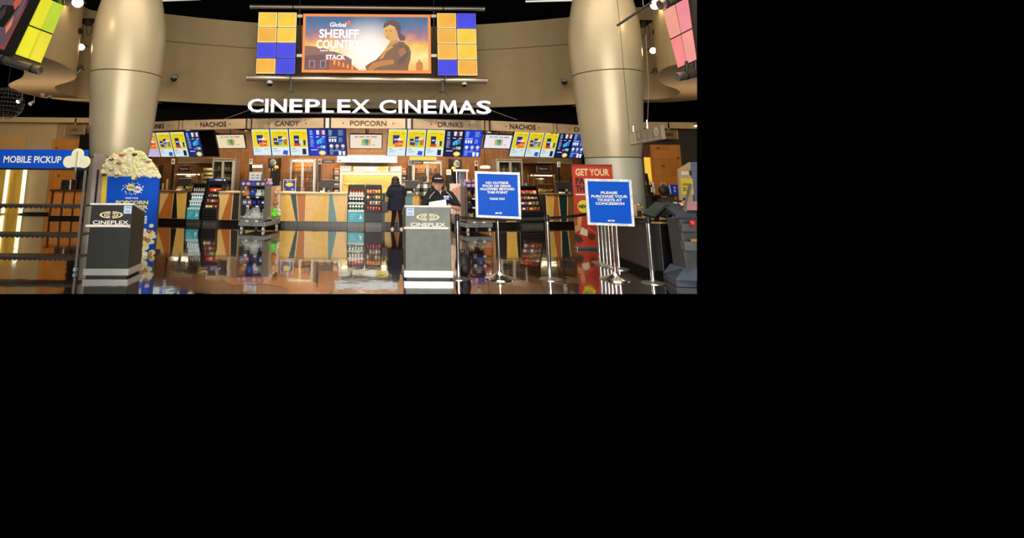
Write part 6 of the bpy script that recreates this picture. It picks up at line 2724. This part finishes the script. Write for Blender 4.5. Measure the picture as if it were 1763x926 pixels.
m.disc(X(1188, 366), Z(366), .05, .06, -.004, P_('#3a3a40', .5), 10)
m.build('artwork', t)

# ---- left lobby counter with brewers
YW = 19.2
x0, x1 = W(93, 330, YW).x, W(158, 330, YW).x
z = W(120, 326, YW).z
t = thing('condiment_counter', 'dark framed wooden condiment counter beyond the pickup shelf', 'counter', ((x0 + x1) / 2, YW, 0))
h = (x1 - x0) / 2
m = MB()
m.box(-h, h, -.3, .3, z - .06, z, mat('walnut', '#3a2416', .4))
m.build('worktop', t, bevel=.006)
m = MB()
m.box(-h + .04, h - .02, -.24, .26, .1, z - .06, M_WOOD)
for i in range(4):
    x = -h + .06 + i * (2 * h - .1) / 3.2
    m.prism([(x, -.26, .1), (x + .06, -.26, .1), (x + .10 - .02 * i, -.26, z - .06), (x + .02, -.26, z - .06)], (0, .02, 0), mat('walnut', '#3a2416', .4))
m.build('cabinet', t)
m = MB()
m.box(-h + .02, h, -.2, .26, 0, .1, M_BLACK)
m.build('kick_plate', t)
for (px, w, hh, lab, col) in ((114, .22, .34, 'black square box on the condiment counter nearest the tiled wall', M_BLACK), (122.5, .14, .38, 'steel urn on the condiment counter', M_STEEL), (130, .2, .36, 'dark brown brewer on the condiment counter beside the urn', mat('dark_brown', '#1c140f', .4))):
    b = W(px, 326, YW)
    tt = thing('beverage_urn', lab, 'urn', (b.x, YW - .05, z), 0)
    m = MB()
    if w == .14:
        m.lathe([(w * .6, 0), (w * .6, hh * .8), (w * .5, hh * .9), (w * .2, hh)], col, n=16)
    else:
        m.box(-w / 2, w / 2, -.12, .12, 0, hh, col)
    m.build('body', tt, bevel=.008)
    m = MB()
    m.tube([(0, -.12, hh * .25), (0, -.17, hh * .22)], .015, M_CHROME, 8)
    m.build('tap', tt)
q = W(146, 318, YW)
m = MB()
m.box(-.16, .16, -.12, .12, 0, .22, M_BLACK)
m.prism([(-.16, -.12, .22), (.16, -.12, .22), (.12, -.12, .5), (-.0, -.12, .6)], (0, .14, 0), M_BLACK)
tag(m.build('beverage_machine', loc=(q.x, YW, z), bevel=.008), 'black machine at the end of the condiment counter behind the pickup sign post', 'machine')
# category sign over it
for (pxa, pxb, pya, pyb, Y, lab, word, dots) in ((113, 144, 216, 231.5, 20.5, 'brown CANDY sign under the bulkhead beyond the left column', 'CANDY', True), (1140, 1165, 224, 239.5, 20.5, 'brown sign plate with dark lettering partly hidden by the wayfinding sign', None, False)):
    a, b = W(pxa, (pya + pyb) / 2, Y), W(pxb, (pya + pyb) / 2, Y)
    hh = W(pxa, pya, Y).z - W(pxa, pyb, Y).z
    w = b.x - a.x
    t = thing('category_sign', lab, 'sign', ((a.x + b.x) / 2, Y, (a.z + b.z) / 2), 0)
    m = MB()
    m.box(-.03, .03, .0, .1, hh / 2 - .02, hh / 2 + .3, M_SOFFIT)
    m.box(-w / 2, w / 2, 0, .06, -hh / 2, hh / 2, mat('brown_sign', '#6f5334', .5, vary=.15))
    m.box(-w / 2 - .05, -w / 2 - .02, .0, .06, -hh / 2 - .03, hh / 2, M_BEIGE)
    m.box(w / 2 + .01, w / 2 + .05, .0, .06, -hh / 2, hh / 2, M_BEIGE)
    m.build('sign_panel', t)
    m = MB()
    if word:
        m.text(word, 0, 0, .12, -.006, M_LET, w=.32, bold=.03)
        for s in (-1, 1):
            m.disc(s * .24, 0, .018, .018, -.006, M_LET, 8)
    else:
        for i in range(5):
            m.rect(-.2 + i * .07, -.15 + i * .07, -.06, .06, -.006, M_LET)
    m.build('lettering', t)
# small downlights and detector domes on the left soffit and in the void
for (px, py, lab, mt) in ((74, 161, 'small pale round detector on the left soffit', M_BEIGE), (86, 165, 'small dark round detector beside the pale one on the left soffit', M_DARK)):
    b = G(px, py, ZB)
    m = MB()
    m.lathe([(.03, -.07), (.07, -.05), (.08, 0)], M_BEIGE if mt is M_BEIGE else M_BEIGE, n=14)
    m.ball((0, 0, -.05), .055, mt, 12, 6)
    tag(m.build('detector', loc=b), lab, 'detector')
for (px, py, lab, s) in ((31, 176, 'lit small spotlight hanging in the black void on the left', 4), (52, 180, 'dim small spotlight hanging in the black void on the left', .3)):
    b = W(px, py, 17)
    t = thing('void_spotlight', lab, 'spotlight', b)
    m = MB()
    m.tube([(.05, .1, .12), (0, 0, .02)], [.05, .07], M_DARK, 10)
    m.tube([(.05, .1, .1), (.05, .1, 9.62 - b.z)], .012, M_BLACK, 5)
    m.build('lamp_housing', t)
    m = MB()
    m.tube([(.0, 0, .02), (-.01, -.02, .0)], [.065, .06], E('#fff2d8', s), 10)
    m.build('bulb', t)
b = W(1198, 216.5, 20.45)
m = MB()
m.ball((0, 0, 0), (.05, .05, .04), E('#ffe9b8', 3), 10, 6)
m.lathe([(.06, .03), (.06, .1)], M_DARK, n=10)
tag(m.build('recessed_lamp', loc=b), 'tiny warm lamp at the end of the right bulkhead band', 'lamp')
# mesh lamp ball in the left void
b = W(10, 178, 13.5)
t = thing('mesh_globe', 'dark mesh globe hanging in the black void at the left edge', 'lamp', b)
m = MB()
for i in range(9):
    a = math.pi * i / 9
    m.tube([(.42 * math.cos(a) * math.cos(k), .42 * math.sin(a) * math.cos(k), .42 * math.sin(k)) for k in [2 * math.pi * j / 20 for j in range(21)]], .006, M_DARK, 4)
for k in range(-3, 4):
    rr = math.sqrt(.42 ** 2 - (k * .11) ** 2)
    m.tube([(rr * math.cos(x), rr * math.sin(x), k * .11) for x in [2 * math.pi * j / 20 for j in range(21)]], .006, M_DARK, 4)
m.build('mesh_shade', t)
m = MB()
m.tube([(0, 0, .42), (0, 0, 1.6)], .01, M_DARK, 6)
m.build('cable', t)
# thin white tube lamp at the top edge beside the right column
a, b = W(905, 2.5, 17), W(985, 0.5, 17)
m = MB()
m.tube([(0, 0, 0), b - a], .03, E('#f6efe0', .9), 8)
tag(m.build('tube_lamp', loc=a), 'thin white tube lamp at the top edge beside the banner column', 'lamp')
a, b = W(270, 1.5, 16), W(345, -1.5, 16)
m = MB()
m.tube([(0, 0, 0), b - a], .03, E('#f6efe0', .7), 8)
tag(m.build('tube_lamp', loc=a), 'thin white tube lamp at the top edge beside the standee column', 'lamp')

# ================================================================ PEOPLE
def fuse(name, parts, m_, parent, voxel=.012, smooth=4):
    mb = MB()
    for p in parts:
        if p[0] == 'chain':
            pts = p[1]
            mb.tube([q for q, _ in pts], [r for _, r in pts], m_, 12)
            for q, r in pts:
                mb.ball(q, r, m_, 12, 8)
        elif p[0] == 'ball':
            mb.ball(p[1], p[2], m_, 18, 12)
        elif p[0] == 'loft':
            v, f = [], []
            n = 20
            for (z, cx, cy, rx, ry) in p[1]:
                for j in range(n):
                    a = 2 * math.pi * j / n
                    v.append((cx + rx * math.cos(a), cy + ry * math.sin(a), z))
            for i in range(len(p[1]) - 1):
                for j in range(n):
                    f.append((i * n + j, i * n + (j + 1) % n, (i + 1) * n + (j + 1) % n, (i + 1) * n + j))
            f += [tuple(range(n - 1, -1, -1)), tuple(range((len(p[1]) - 1) * n, len(p[1]) * n))]
            mb.add(v, f, m_, True)
    o = mb.build(name, parent)
    o.data.materials.clear()
    o.data.materials.append(m_)
    rm = o.modifiers.new('remesh', 'REMESH')
    rm.mode = 'VOXEL'
    rm.voxel_size = voxel
    sm = o.modifiers.new('smooth', 'SMOOTH')
    sm.iterations = smooth
    sm.factor = .5
    dg = bpy.context.evaluated_depsgraph_get()
    me = bpy.data.meshes.new_from_object(o.evaluated_get(dg))
    me.materials.clear()
    me.materials.append(m_)
    me.polygons.foreach_set('use_smooth', [True] * len(me.polygons))
    me.polygons.foreach_set('material_index', [0] * len(me.polygons))
    o.modifiers.clear()
    o.data = me
    return o


def hand(c, d, up, side, s=1.0):
    """palm and five fingers; d = finger direction, up = back of hand, side = towards the thumb"""
    d, up, side = Vector(d).normalized(), Vector(up).normalized(), Vector(side).normalized()
    c = Vector(c)
    P = [('chain', [(c, .026 * s), (c + d * .05 * s, .03 * s), (c + d * .075 * s, .028 * s)]),
         ('chain', [(c + d * .04 * s + side * .02 * s, .022 * s), (c + d * .07 * s + side * .026 * s, .018 * s)]),
         ('chain', [(c + d * .04 * s - side * .02 * s, .02 * s), (c + d * .07 * s - side * .024 * s, .017 * s)])]
    for i, (o, L) in enumerate(((.030, .062), (.011, .072), (-.009, .067), (-.028, .052))):
        b = c + d * .08 * s + side * o * s
        k = b + d * L * .55 * s - up * .006 * s
        e = k + d * L * .4 * s - up * .022 * s
        P.append(('chain', [(b, .0095 * s), (k, .0088 * s), (e, .0078 * s)]))
    b = c + d * .025 * s + side * .03 * s
    P.append(('chain', [(b, .013 * s), (b + side * .025 * s + d * .025 * s, .011 * s), (b + side * .03 * s + d * .055 * s, .009 * s)]))
    return P


SKIN = mat('skin', '#cf9c82', .55, vary=.05)
NAVY = mat('navy_polo', '#11141d', .85, vary=.12, scale=30)
HAIRD = mat('dark_hair', '#1a1210', .6, vary=.2, scale=30, stretch=(4, 4, 1))

# ---- employee behind the grey lectern
pe_ = W(757.5, 350, 8.92)
t = thing('person', 'person in dark cap, glasses and navy polo reading papers behind grey lectern', 'person', (pe_.x, 8.92, 0))
hc = Vector((-.04, -.055, 1.485))
body = [('loft', [(.84, 0, 0, .15, .10), (.95, 0, 0, .16, .105), (1.05, 0, 0, .145, .10), (1.18, 0, 0, .17, .11), (1.29, 0, 0, .165, .095), (1.345, 0, .0, .08, .07)]),
        ('chain', [((0, .0, 1.31), .062), ((-.015, -.015, 1.37), .052), ((-.03, -.035, 1.43), .05)]),
        ('ball', hc, (.088, .095, .108)),
        ('ball', hc + Vector((-.003, -.032, -.055)), (.066, .062, .062)),
        ('ball', hc + Vector((-.004, -.05, -.085)), (.03, .035, .025)),
        ('chain', [(hc + Vector((0, -.085, .01)), .011), (hc + Vector((-.002, -.108, -.03)), .015)]),
        ('ball', hc + Vector((-.09, .005, -.01)), (.012, .024, .032)), ('ball', hc + Vector((.09, .005, -.01)), (.012, .024, .032)),
        ('chain', [((.175, 0, 1.29), .06), ((.265, -.01, 1.16), .05), ((.30, -.03, 1.07), .043), ((.27, -.13, 1.075), .041), ((.19, -.24, 1.10), .03)]),
        ('chain', [((-.175, 0, 1.29), .06), ((-.25, -.01, 1.16), .05), ((-.28, -.02, 1.05), .043), ((-.2, -.16, 1.07), .038), ((-.12, -.27, 1.10), .03)])]
body += hand((.175, -.255, 1.107), (-.9, -.35, .12), (.1, -.2, .9), (-.3, -.6, .7), .95)
body += hand((-.105, -.285, 1.105), (.85, -.3, .05), (0, -.2, .9), (.3, -.6, .7), .95)
for s in (-1, 1):
    body.append(('chain', [((s * .08, 0, .86), .085), ((s * .09, -.01, .48), .06), ((s * .09, .01, .1), .04)]))
fuse('body', body, SKIN, t, .008, 3)
polo = [('loft', [(.84, 0, 0, .175, .125), (.95, 0, 0, .185, .13), (1.06, 0, 0, .175, .125), (1.18, 0, 0, .195, .13), (1.28, 0, 0, .185, .11), (1.335, 0, .0, .12, .085), (1.36, -.005, 0, .075, .07)]),
        ('chain', [((.165, 0, 1.285), .08), ((.22, -.005, 1.22), .075), ((.285, -.015, 1.12), .068)]),
        ('chain', [((-.165, 0, 1.285), .08), ((-.22, -.005, 1.22), .075), ((-.27, -.012, 1.10), .068)])]
fuse('polo_shirt', polo, NAVY, t, .01, 4)
m = MB()
for s in (-1, 1):
    m.prism([(s * .075, -.055, 1.38), (s * .01, -.118, 1.29), (s * .05, -.13, 1.275), (s * .1, -.075, 1.355)], (0, -.008, .004), NAVY)
    m.tube([(s * .085, -.07, 1.365), (s * .125, -.095, 1.325), (s * .165, -.105, 1.285), (s * .19, -.095, 1.235)], .006, P_('#c9c4b4', .6), 6)
m.prism([(-.01, -.122, 1.30), (.012, -.122, 1.30), (.006, -.134, 1.17), (-.004, -.134, 1.17)], (0, -.004, 0), mat('navy_placket', '#1c2130', .8))
m.fig([(-.028, 1.365), (.022, 1.365), (-.003, 1.295)], -.108, SKIN)
m.build('collar', t)
m = MB()
m.box(.04, .14, -.142, -.132, 1.215, 1.285, P_('#3d5f9c', .5))
m.rect(.045, .085, 1.26, 1.282, -.144, P_('#e6e9f0', .5))
m.rect(.095, .135, 1.26, 1.282, -.144, P_('#e6e9f0', .5))
m.rect(.06, .12, 1.225, 1.25, -.144, P_('#8fb0e0', .5))
m.build('name_badge', t)
tr = []
for s in (-1, 1):
    tr.append(('chain', [((s * .085, 0, .86), .1), ((s * .092, -.01, .48), .075), ((s * .092, .01, .09), .062)]))
tr.append(('loft', [(.80, 0, 0, .17, .12), (.92, 0, 0, .172, .122)]))
fuse('trousers', tr, mat('black_cloth', '#0b0b0d', .9), t, .012)
for s in (-1, 1):
    m = MB()
    m.ball((s * .095, -.05, .04), (.05, .13, .055), M_BLACK, 14, 8)
    m.v = [Vector((v.x, v.y, max(v.z, 0))) for v in m.v]
    m.build('shoe', t)
# cap
m = MB()
cc = hc + Vector((0, .012, .045))
m.ball(cc, (.106, .112, .115), mat('black_cap', '#1a1415', .85), 20, 10, lo=.47, hi=1.0)
m.ball(cc + Vector((0, 0, .114)), .01, M_BLACK, 8, 5)
cap = m.build('cap', t)
m = MB()
pts = []
for i in range(13):
    a = math.pi + math.pi * i / 12
    pts.append((cc.x + .1 * math.cos(a), cc.y - .05 + .14 * math.sin(a), cc.z - .012 - .02 * abs(math.sin(a))))
pts = [(cc.x - .1, cc.y - .02, cc.z)] + pts + [(cc.x + .1, cc.y - .02, cc.z)]
m.prism(pts, (0, 0, .008), mat('black_cap', '#1a1415', .85))
m.build('brim', cap)
m = MB()
for i, w in enumerate((.016, .01, .016, .02, .012, .018)):
    x = cc.x - .055 + i * .021
    m.box(x - w / 2, x + w / 2, cc.y - .116 + abs(i - 2.5) * .005, cc.y - .1 + abs(i - 2.5) * .005, cc.z + .03, cc.z + .048, P_('#d8d2cc', .6))
m.build('cap_lettering', cap)
hair = [('ball', hc + Vector((0, .035, .01)), (.098, .088, .1)), ('chain', [(hc + Vector((-.085, .02, .02)), .026), (hc + Vector((-.09, .03, -.08)), .026), (hc + Vector((-.07, .04, -.13)), .02)]),
        ('chain', [(hc + Vector((.085, .02, .02)), .026), (hc + Vector((.09, .03, -.08)), .026), (hc + Vector((.06, .04, -.13)), .02)])]
fuse('hair', hair, HAIRD, t, .01)
m = MB()
for s in (-1, 1):
    c = hc + Vector((s * .033, -.0, .008))
    m.v and None
    n = 16
    m.tube([(c.x + .026 * math.cos(2 * math.pi * i / n), c.y - .099, c.z + .021 * math.sin(2 * math.pi * i / n)) for i in range(n + 1)], .0032, mat('amber_frame', '#6a3a24', .3), 5)
    m.tube([(c.x + s * .026, c.y - .099, c.z + .005), (c.x + s * .046, c.y - .02, c.z + .008)], .003, mat('amber_frame', '#6a3a24', .3), 5)
m.tube([(hc.x - .008, hc.y - .1, hc.z + .01), (hc.x + .008, hc.y - .1, hc.z + .01)], .003, mat('amber_frame', '#6a3a24', .3), 5)
m.build('glasses', t)
for s in (-1, 1):
    m = MB()
    m.ball(hc + Vector((s * .031, -.083, .006)), (.014, .008, .007), P_('#3a2a24', .3), 10, 6)
    m.build('eye', t)
    m = MB()
    m.tube([hc + Vector((s * .015, -.09, .035)), hc + Vector((s * .033, -.09, .04)), hc + Vector((s * .05, -.08, .034))], .004, HAIRD, 5)
    m.build('eyebrow', t)
m = MB()
m.tube([hc + Vector((-.024, -.088, -.058)), hc + Vector((-.002, -.097, -.06)), hc + Vector((.02, -.088, -.058))], [.003, .0065, .003], P_('#a8594c', .5), 6)
m.build('mouth', t)
# papers
a, b, c, d = W(738.5, 348.5, 8.62), W(766.5, 344, 8.62), W(768, 354.5, 8.50), W(738, 356, 8.50)
o_ = (a + b + c + d) / 4
for k, lab in enumerate(('white paper sheet held by the employee over the grey lectern', 'second white sheet just behind the one the employee holds')):
    m = MB()
    dz = Vector((.0 + .012 * k, .012 * k, .006 * k))
    m.prism([a - o_ + dz, b - o_ + dz, c - o_ + dz, d - o_ + dz], (0, .002, .001), P_('#e8e6ee', .6))
    if k == 0:
        for i in range(4):
            u0 = (a * (1 - .2 - i * .18) + d * (.2 + i * .18)) - o_
            u1 = (b * (1 - .2 - i * .18) + c * (.2 + i * .18)) - o_
            p0, p1 = u0 * .9 + u1 * .1, u0 * .2 + u1 * .8
            e = Vector((0, -.002, .002))
            m.prism([p0 + e, p1 + e, p1 + e + Vector((0, -.003, -.004)), p0 + e + Vector((0, -.003, -.004))], (0, -.0005, 0), P_('#b4b2c4', .6))
    tag(m.build('paper_sheet', loc=o_), lab, 'paper')

# ---- person in the long quilted coat, seen from behind
p = G(683, 394.5)
YC_ = p.y
t = thing('person', 'person in long navy quilted coat seen from behind at the counter', 'person', (p.x, p.y, 0))
body = [('loft', [(.78, 0, 0, .15, .1), (.9, 0, 0, .16, .11), (1.05, 0, 0, .14, .1), (1.2, 0, .01, .16, .1), (1.3, 0, .02, .15, .09), (1.34, 0, .03, .06, .06)]),
        ('chain', [((-.03, .03, 1.3), .055), ((-.03, .06, 1.42), .05)]), ('ball', (-.035, .075, 1.47), (.075, .092, .105)), ('ball', (-.035, .11, 1.42), (.055, .06, .055)),
        ('chain', [((-.17, .02, 1.27), .06), ((-.25, .08, 1.08), .045), ((-.19, .28, 1.05), .03)]), ('chain', [((.17, .02, 1.27), .06), ((.25, .08, 1.08), .045), ((.19, .28, 1.05), .03)])]
body += hand((-.18, .29, 1.05), (.2, 1, -.05), (0, 0, 1), (1, 0, 0), .95)
body += hand((.18, .29, 1.05), (-.2, 1, -.05), (0, 0, 1), (-1, 0, 0), .95)
for s in (-1, 1):
    body.append(('chain', [((s * .09, 0, .8), .085), ((s * .1 + .02, .0, .45), .055), ((s * .14 + .0, -.0, .08), .04)]))
fuse('body', body, SKIN, t, .01, 3)
# quilted coat: rings of padding
COAT = mat('navy_quilt', '#0d142c', .85, vary=.15, scale=20)
m = MB()
prof = []
NQ = 12
zs0, zs1 = .56, 1.30
for i in range(NQ):
    for k in range(5):
        u = (i + k / 5) / NQ
        z = zs0 + (zs1 - zs0) * u
        w = .27 - .02 * u - .06 * max(0, u - .85) / .15
        bul = .007 * math.sin(math.pi * k / 5)
        prof.append((z, w + bul))
prof += [(1.325, .13), (1.37, .105), (1.40, .085)]
v, f, n = [], [], 28
for z, w in prof:
    for j in range(n):
        a = 2 * math.pi * j / n
        v.append((-.02 + .02 * (z < 1) + w * math.cos(a), .01 + w * .62 * math.sin(a), z))
for i in range(len(prof) - 1):
    for j in range(n):
        f.append((i * n + j, i * n + (j + 1) % n, (i + 1) * n + (j + 1) % n, (i + 1) * n + j))
f += [tuple(range(n - 1, -1, -1))]
m.add(v, f, COAT, True)
for s in (-1, 1):
    arm = [((s * .175, .0, 1.245), .08), ((s * .215, .03, 1.15), .085), ((s * .235, .08, 1.03), .078), ((s * .22, .18, 1.01), .062), ((s * .2, .26, 1.04), .052)]
    path = []
    rad = []
    for i in range(len(arm) - 1):
        for k in range(5):
            u = k / 5
            path.append(Vector(arm[i][0]).lerp(Vector(arm[i + 1][0]), u))
            rad.append(arm[i][1] * (1 - u) + arm[i + 1][1] * u + .004 * math.sin(math.pi * u))
    m.tube(path, rad, COAT, 14)
    m.ball(arm[0][0], arm[0][1], COAT, 14, 8)
m.build('quilted_coat', t)
m = MB()
m.ball((-.025, -.03, 1.32), (.17, .10, .07), COAT, 18, 10)
m.build('hood', t)
fuse('hair', [('ball', (-.035, .05, 1.475), (.125, .11, .13)), ('ball', (-.035, .0, 1.40), (.14, .08, .09)), ('ball', (-.035, -.02, 1.34), (.13, .07, .08))], mat('black_hair', '#0b0908', .55), t, .012)
tr = []
for s in (-1, 1):
    tr.append(('chain', [((s * .09, 0, .8), .1), ((s * .1 + .02, .0, .45), .072), ((s * .14, .0, .09), .052)]))
fuse('leggings', tr, mat('black_cloth', '#0b0b0d', .9), t, .012)
for s in (-1, 1):
    m = MB()
    m.ball((s * .14, .05, .05), (.05, .13, .06), M_BLACK, 14, 8)
    m.v = [Vector((v.x, v.y, max(v.z, .02))) for v in m.v]
    m.box(s * .14 - .045, s * .14 + .045, -.075, .16, 0, .025, M_WHITE)
    m.rect(s * .14 - .03, s * .14 + .03, .03, .06, -.078, P_('#c9c9c4', .6))
    m.build('shoe', t)
tb = thing('tote_bag', 'black tote bag hanging at the side of the person in the long coat', 'bag', (p.x - .37, p.y + .02, .5))
m = MB()
m.prism([(-.1, -.05, 0), (.1, -.05, 0), (.12, -.05, .32), (-.12, -.05, .32)], (0, .1, 0), M_BLACK)
m.build('body', tb, bevel=.02)
m = MB()
m.tube([(-.07, 0, .3), (-.03, 0, .55), (.05, .02, .62), (.08, 0, .3)], .012, M_BLACK, 6)
m.build('handle', tb)


# ---- person in the plaid shirt, seen from behind
def plaid():
    m = bpy.data.materials.new('black_white_plaid')
    m.use_nodes = True
    nt = m.node_tree
    L = nt.links.new
    b = nt.nodes['Principled BSDF']
    b.inputs['Roughness'].default_value = .9
    tc = nt.nodes.new('ShaderNodeTexCoord')
    sp = nt.nodes.new('ShaderNodeSeparateXYZ')
    L(tc.outputs['Object'], sp.inputs[0])
    s = []
    for ax, k in (('X', 4.4), ('Z', 4.4)):
        mu = nt.nodes.new('ShaderNodeMath')
        mu.operation = 'MULTIPLY'
        mu.inputs[1].default_value = k
        fr_ = nt.nodes.new('ShaderNodeMath')
        fr_.operation = 'FRACT'
        gt = nt.nodes.new('ShaderNodeMath')
        gt.operation = 'GREATER_THAN'
        gt.inputs[1].default_value = .5
        L(sp.outputs[ax], mu.inputs[0])
        L(mu.outputs[0], fr_.inputs[0])
        L(fr_.outputs[0], gt.inputs[0])
        s.append(gt)
    ad = nt.nodes.new('ShaderNodeMath')
    ad.operation = 'ADD'
    L(s[0].outputs[0], ad.inputs[0])
    L(s[1].outputs[0], ad.inputs[1])
    dv = nt.nodes.new('ShaderNodeMath')
    dv.operation = 'MULTIPLY'
    dv.inputs[1].default_value = .5
    L(ad.outputs[0], dv.inputs[0])
    cr = nt.nodes.new('ShaderNodeValToRGB')
    cr.color_ramp.interpolation = 'CONSTANT'
    e = cr.color_ramp.elements
    e[0].position, e[0].color = 0, lin('#141818')
    e[1].position, e[1].color = .75, lin('#d8d6c8')
    k = e.new(.25)
    k.color = lin('#5a625c')
    L(dv.outputs[0], cr.inputs[0])
    L(cr.outputs[0], b.inputs['Base Color'])
    return m


p = W(735, 330, 16.0)
t = thing('person', 'person in black and white plaid shirt seen from behind the employee', 'person', (p.x, 16.0, 0))
body = [('loft', [(.85, 0, 0, .16, .11), (1.0, 0, 0, .16, .11), (1.2, 0, .01, .19, .12), (1.36, 0, .02, .17, .1), (1.41, 0, .03, .07, .07)]),
        ('chain', [((-.04, .02, 1.38), .06), ((-.06, .05, 1.48), .055)]), ('ball', (-.07, .06, 1.545), (.077, .095, .11)), ('ball', (-.07, .1, 1.49), (.055, .06, .055)),
        ('chain', [((-.2, .02, 1.32), .06), ((-.3, .05, 1.1), .048), ((-.25, .28, 1.08), .032)]), ('chain', [((.2, .02, 1.32), .06), ((.29, .05, 1.1), .048), ((.24, .28, 1.08), .032)])]
body += hand((-.24, .29, 1.085), (.2, 1, -.02), (0, 0, 1), (1, 0, 0), 1)
body += hand((.23, .29, 1.085), (-.2, 1, -.02), (0, 0, 1), (-1, 0, 0), 1)
for s in (-1, 1):
    body.append(('chain', [((s * .09, 0, .86), .09), ((s * .1, .0, .48), .06), ((s * .1, 0, .08), .042)]))
    body.append(('ball', (-.07 + s * .078, .06, 1.54), (.012, .022, .03)))
fuse('body', body, SKIN, t, .01, 3)
sh_ = [('loft', [(.78, 0, 0, .2, .145), (1.0, 0, 0, .195, .14), (1.2, 0, .01, .215, .145), (1.375, 0, .02, .19, .118), (1.41, -.02, .03, .1, .085), (1.42, -.03, .03, .08, .075)]),
       ('chain', [((-.195, .02, 1.32), .083), ((-.27, .04, 1.17), .075), ((-.3, .06, 1.09), .068), ((-.26, .22, 1.075), .052)]),
       ('chain', [((.195, .02, 1.32), .083), ((.27, .04, 1.17), .075), ((.29, .06, 1.09), .068), ((.25, .22, 1.075), .052)])]
fuse('plaid_shirt', sh_, plaid(), t, .012, 3)
fuse('hair', [('ball', (-.07, .045, 1.565), (.088, .1, .105)), ('ball', (-.07, .0, 1.51), (.075, .06, .06))], mat('grey_brown_hair', '#4a4238', .8, vary=.3, scale=40), t, .012)
tr = [('loft', [(.78, 0, 0, .18, .13), (.92, 0, 0, .18, .13)])]
for s in (-1, 1):
    tr.append(('chain', [((s * .09, 0, .86), .1), ((s * .1, .0, .48), .078), ((s * .1, 0, .09), .065)]))
fuse('trousers', tr, mat('dark_denim', '#14161c', .9), t, .014)
for s in (-1, 1):
    m = MB()
    m.ball((s * .1, .05, .05), (.052, .14, .06), M_BLACK, 14, 8)
    m.v = [Vector((v.x, v.y, max(v.z, 0))) for v in m.v]
    m.build('shoe', t)

# ================================================================ the built part of the place ends where the view ends
bpy.context.view_layer.update()


def limit_plane(a, b):
    return ray(*a).cross(ray(*b)).normalized()


NR = limit_plane((1200, 0), (1200, 506))
if NR.dot(ray(1300, 250)) < 0:
    NR = -NR
NB = limit_plane((0, 506), (1200, 506))
if NB.dot(ray(600, 600)) < 0:
    NB = -NB
for o in [x for x in COL.objects if x.type == 'MESH' and (x.name in ('floor', 'trim_1', 'trim_2'))]:
    bm = bmesh.new()
    bm.from_mesh(o.data)
    bmesh.ops.bisect_plane(bm, geom=bm.verts[:] + bm.edges[:] + bm.faces[:], plane_co=EYEV, plane_no=NB, clear_outer=True)
    bm.to_mesh(o.data)
    bm.free()
for o in [x for x in COL.objects if x.type == 'MESH']:
    mw = o.matrix_world
    c = [(mw @ Vector(q) - EYEV).dot(NR) for q in o.bound_box]
    if max(c) <= 0.001:
        continue
    if min(c) > 0:
        if o.parent:
            bpy.data.objects.remove(o)
        continue
    bm = bmesh.new()
    bm.from_mesh(o.data)
    inv = mw.inverted()
    no = (mw.to_3x3().transposed() @ NR).normalized()
    r = bmesh.ops.bisect_plane(bm, geom=bm.verts[:] + bm.edges[:] + bm.faces[:], plane_co=inv @ EYEV, plane_no=no, clear_outer=True)
    ed = [g for g in r['geom_cut'] if isinstance(g, bmesh.types.BMEdge)]
    try:
        bmesh.ops.holes_fill(bm, edges=ed, sides=0)
    except Exception:
        pass
    if o.data.users > 1:
        o.data = o.data.copy()
    bm.to_mesh(o.data)
    bm.free()
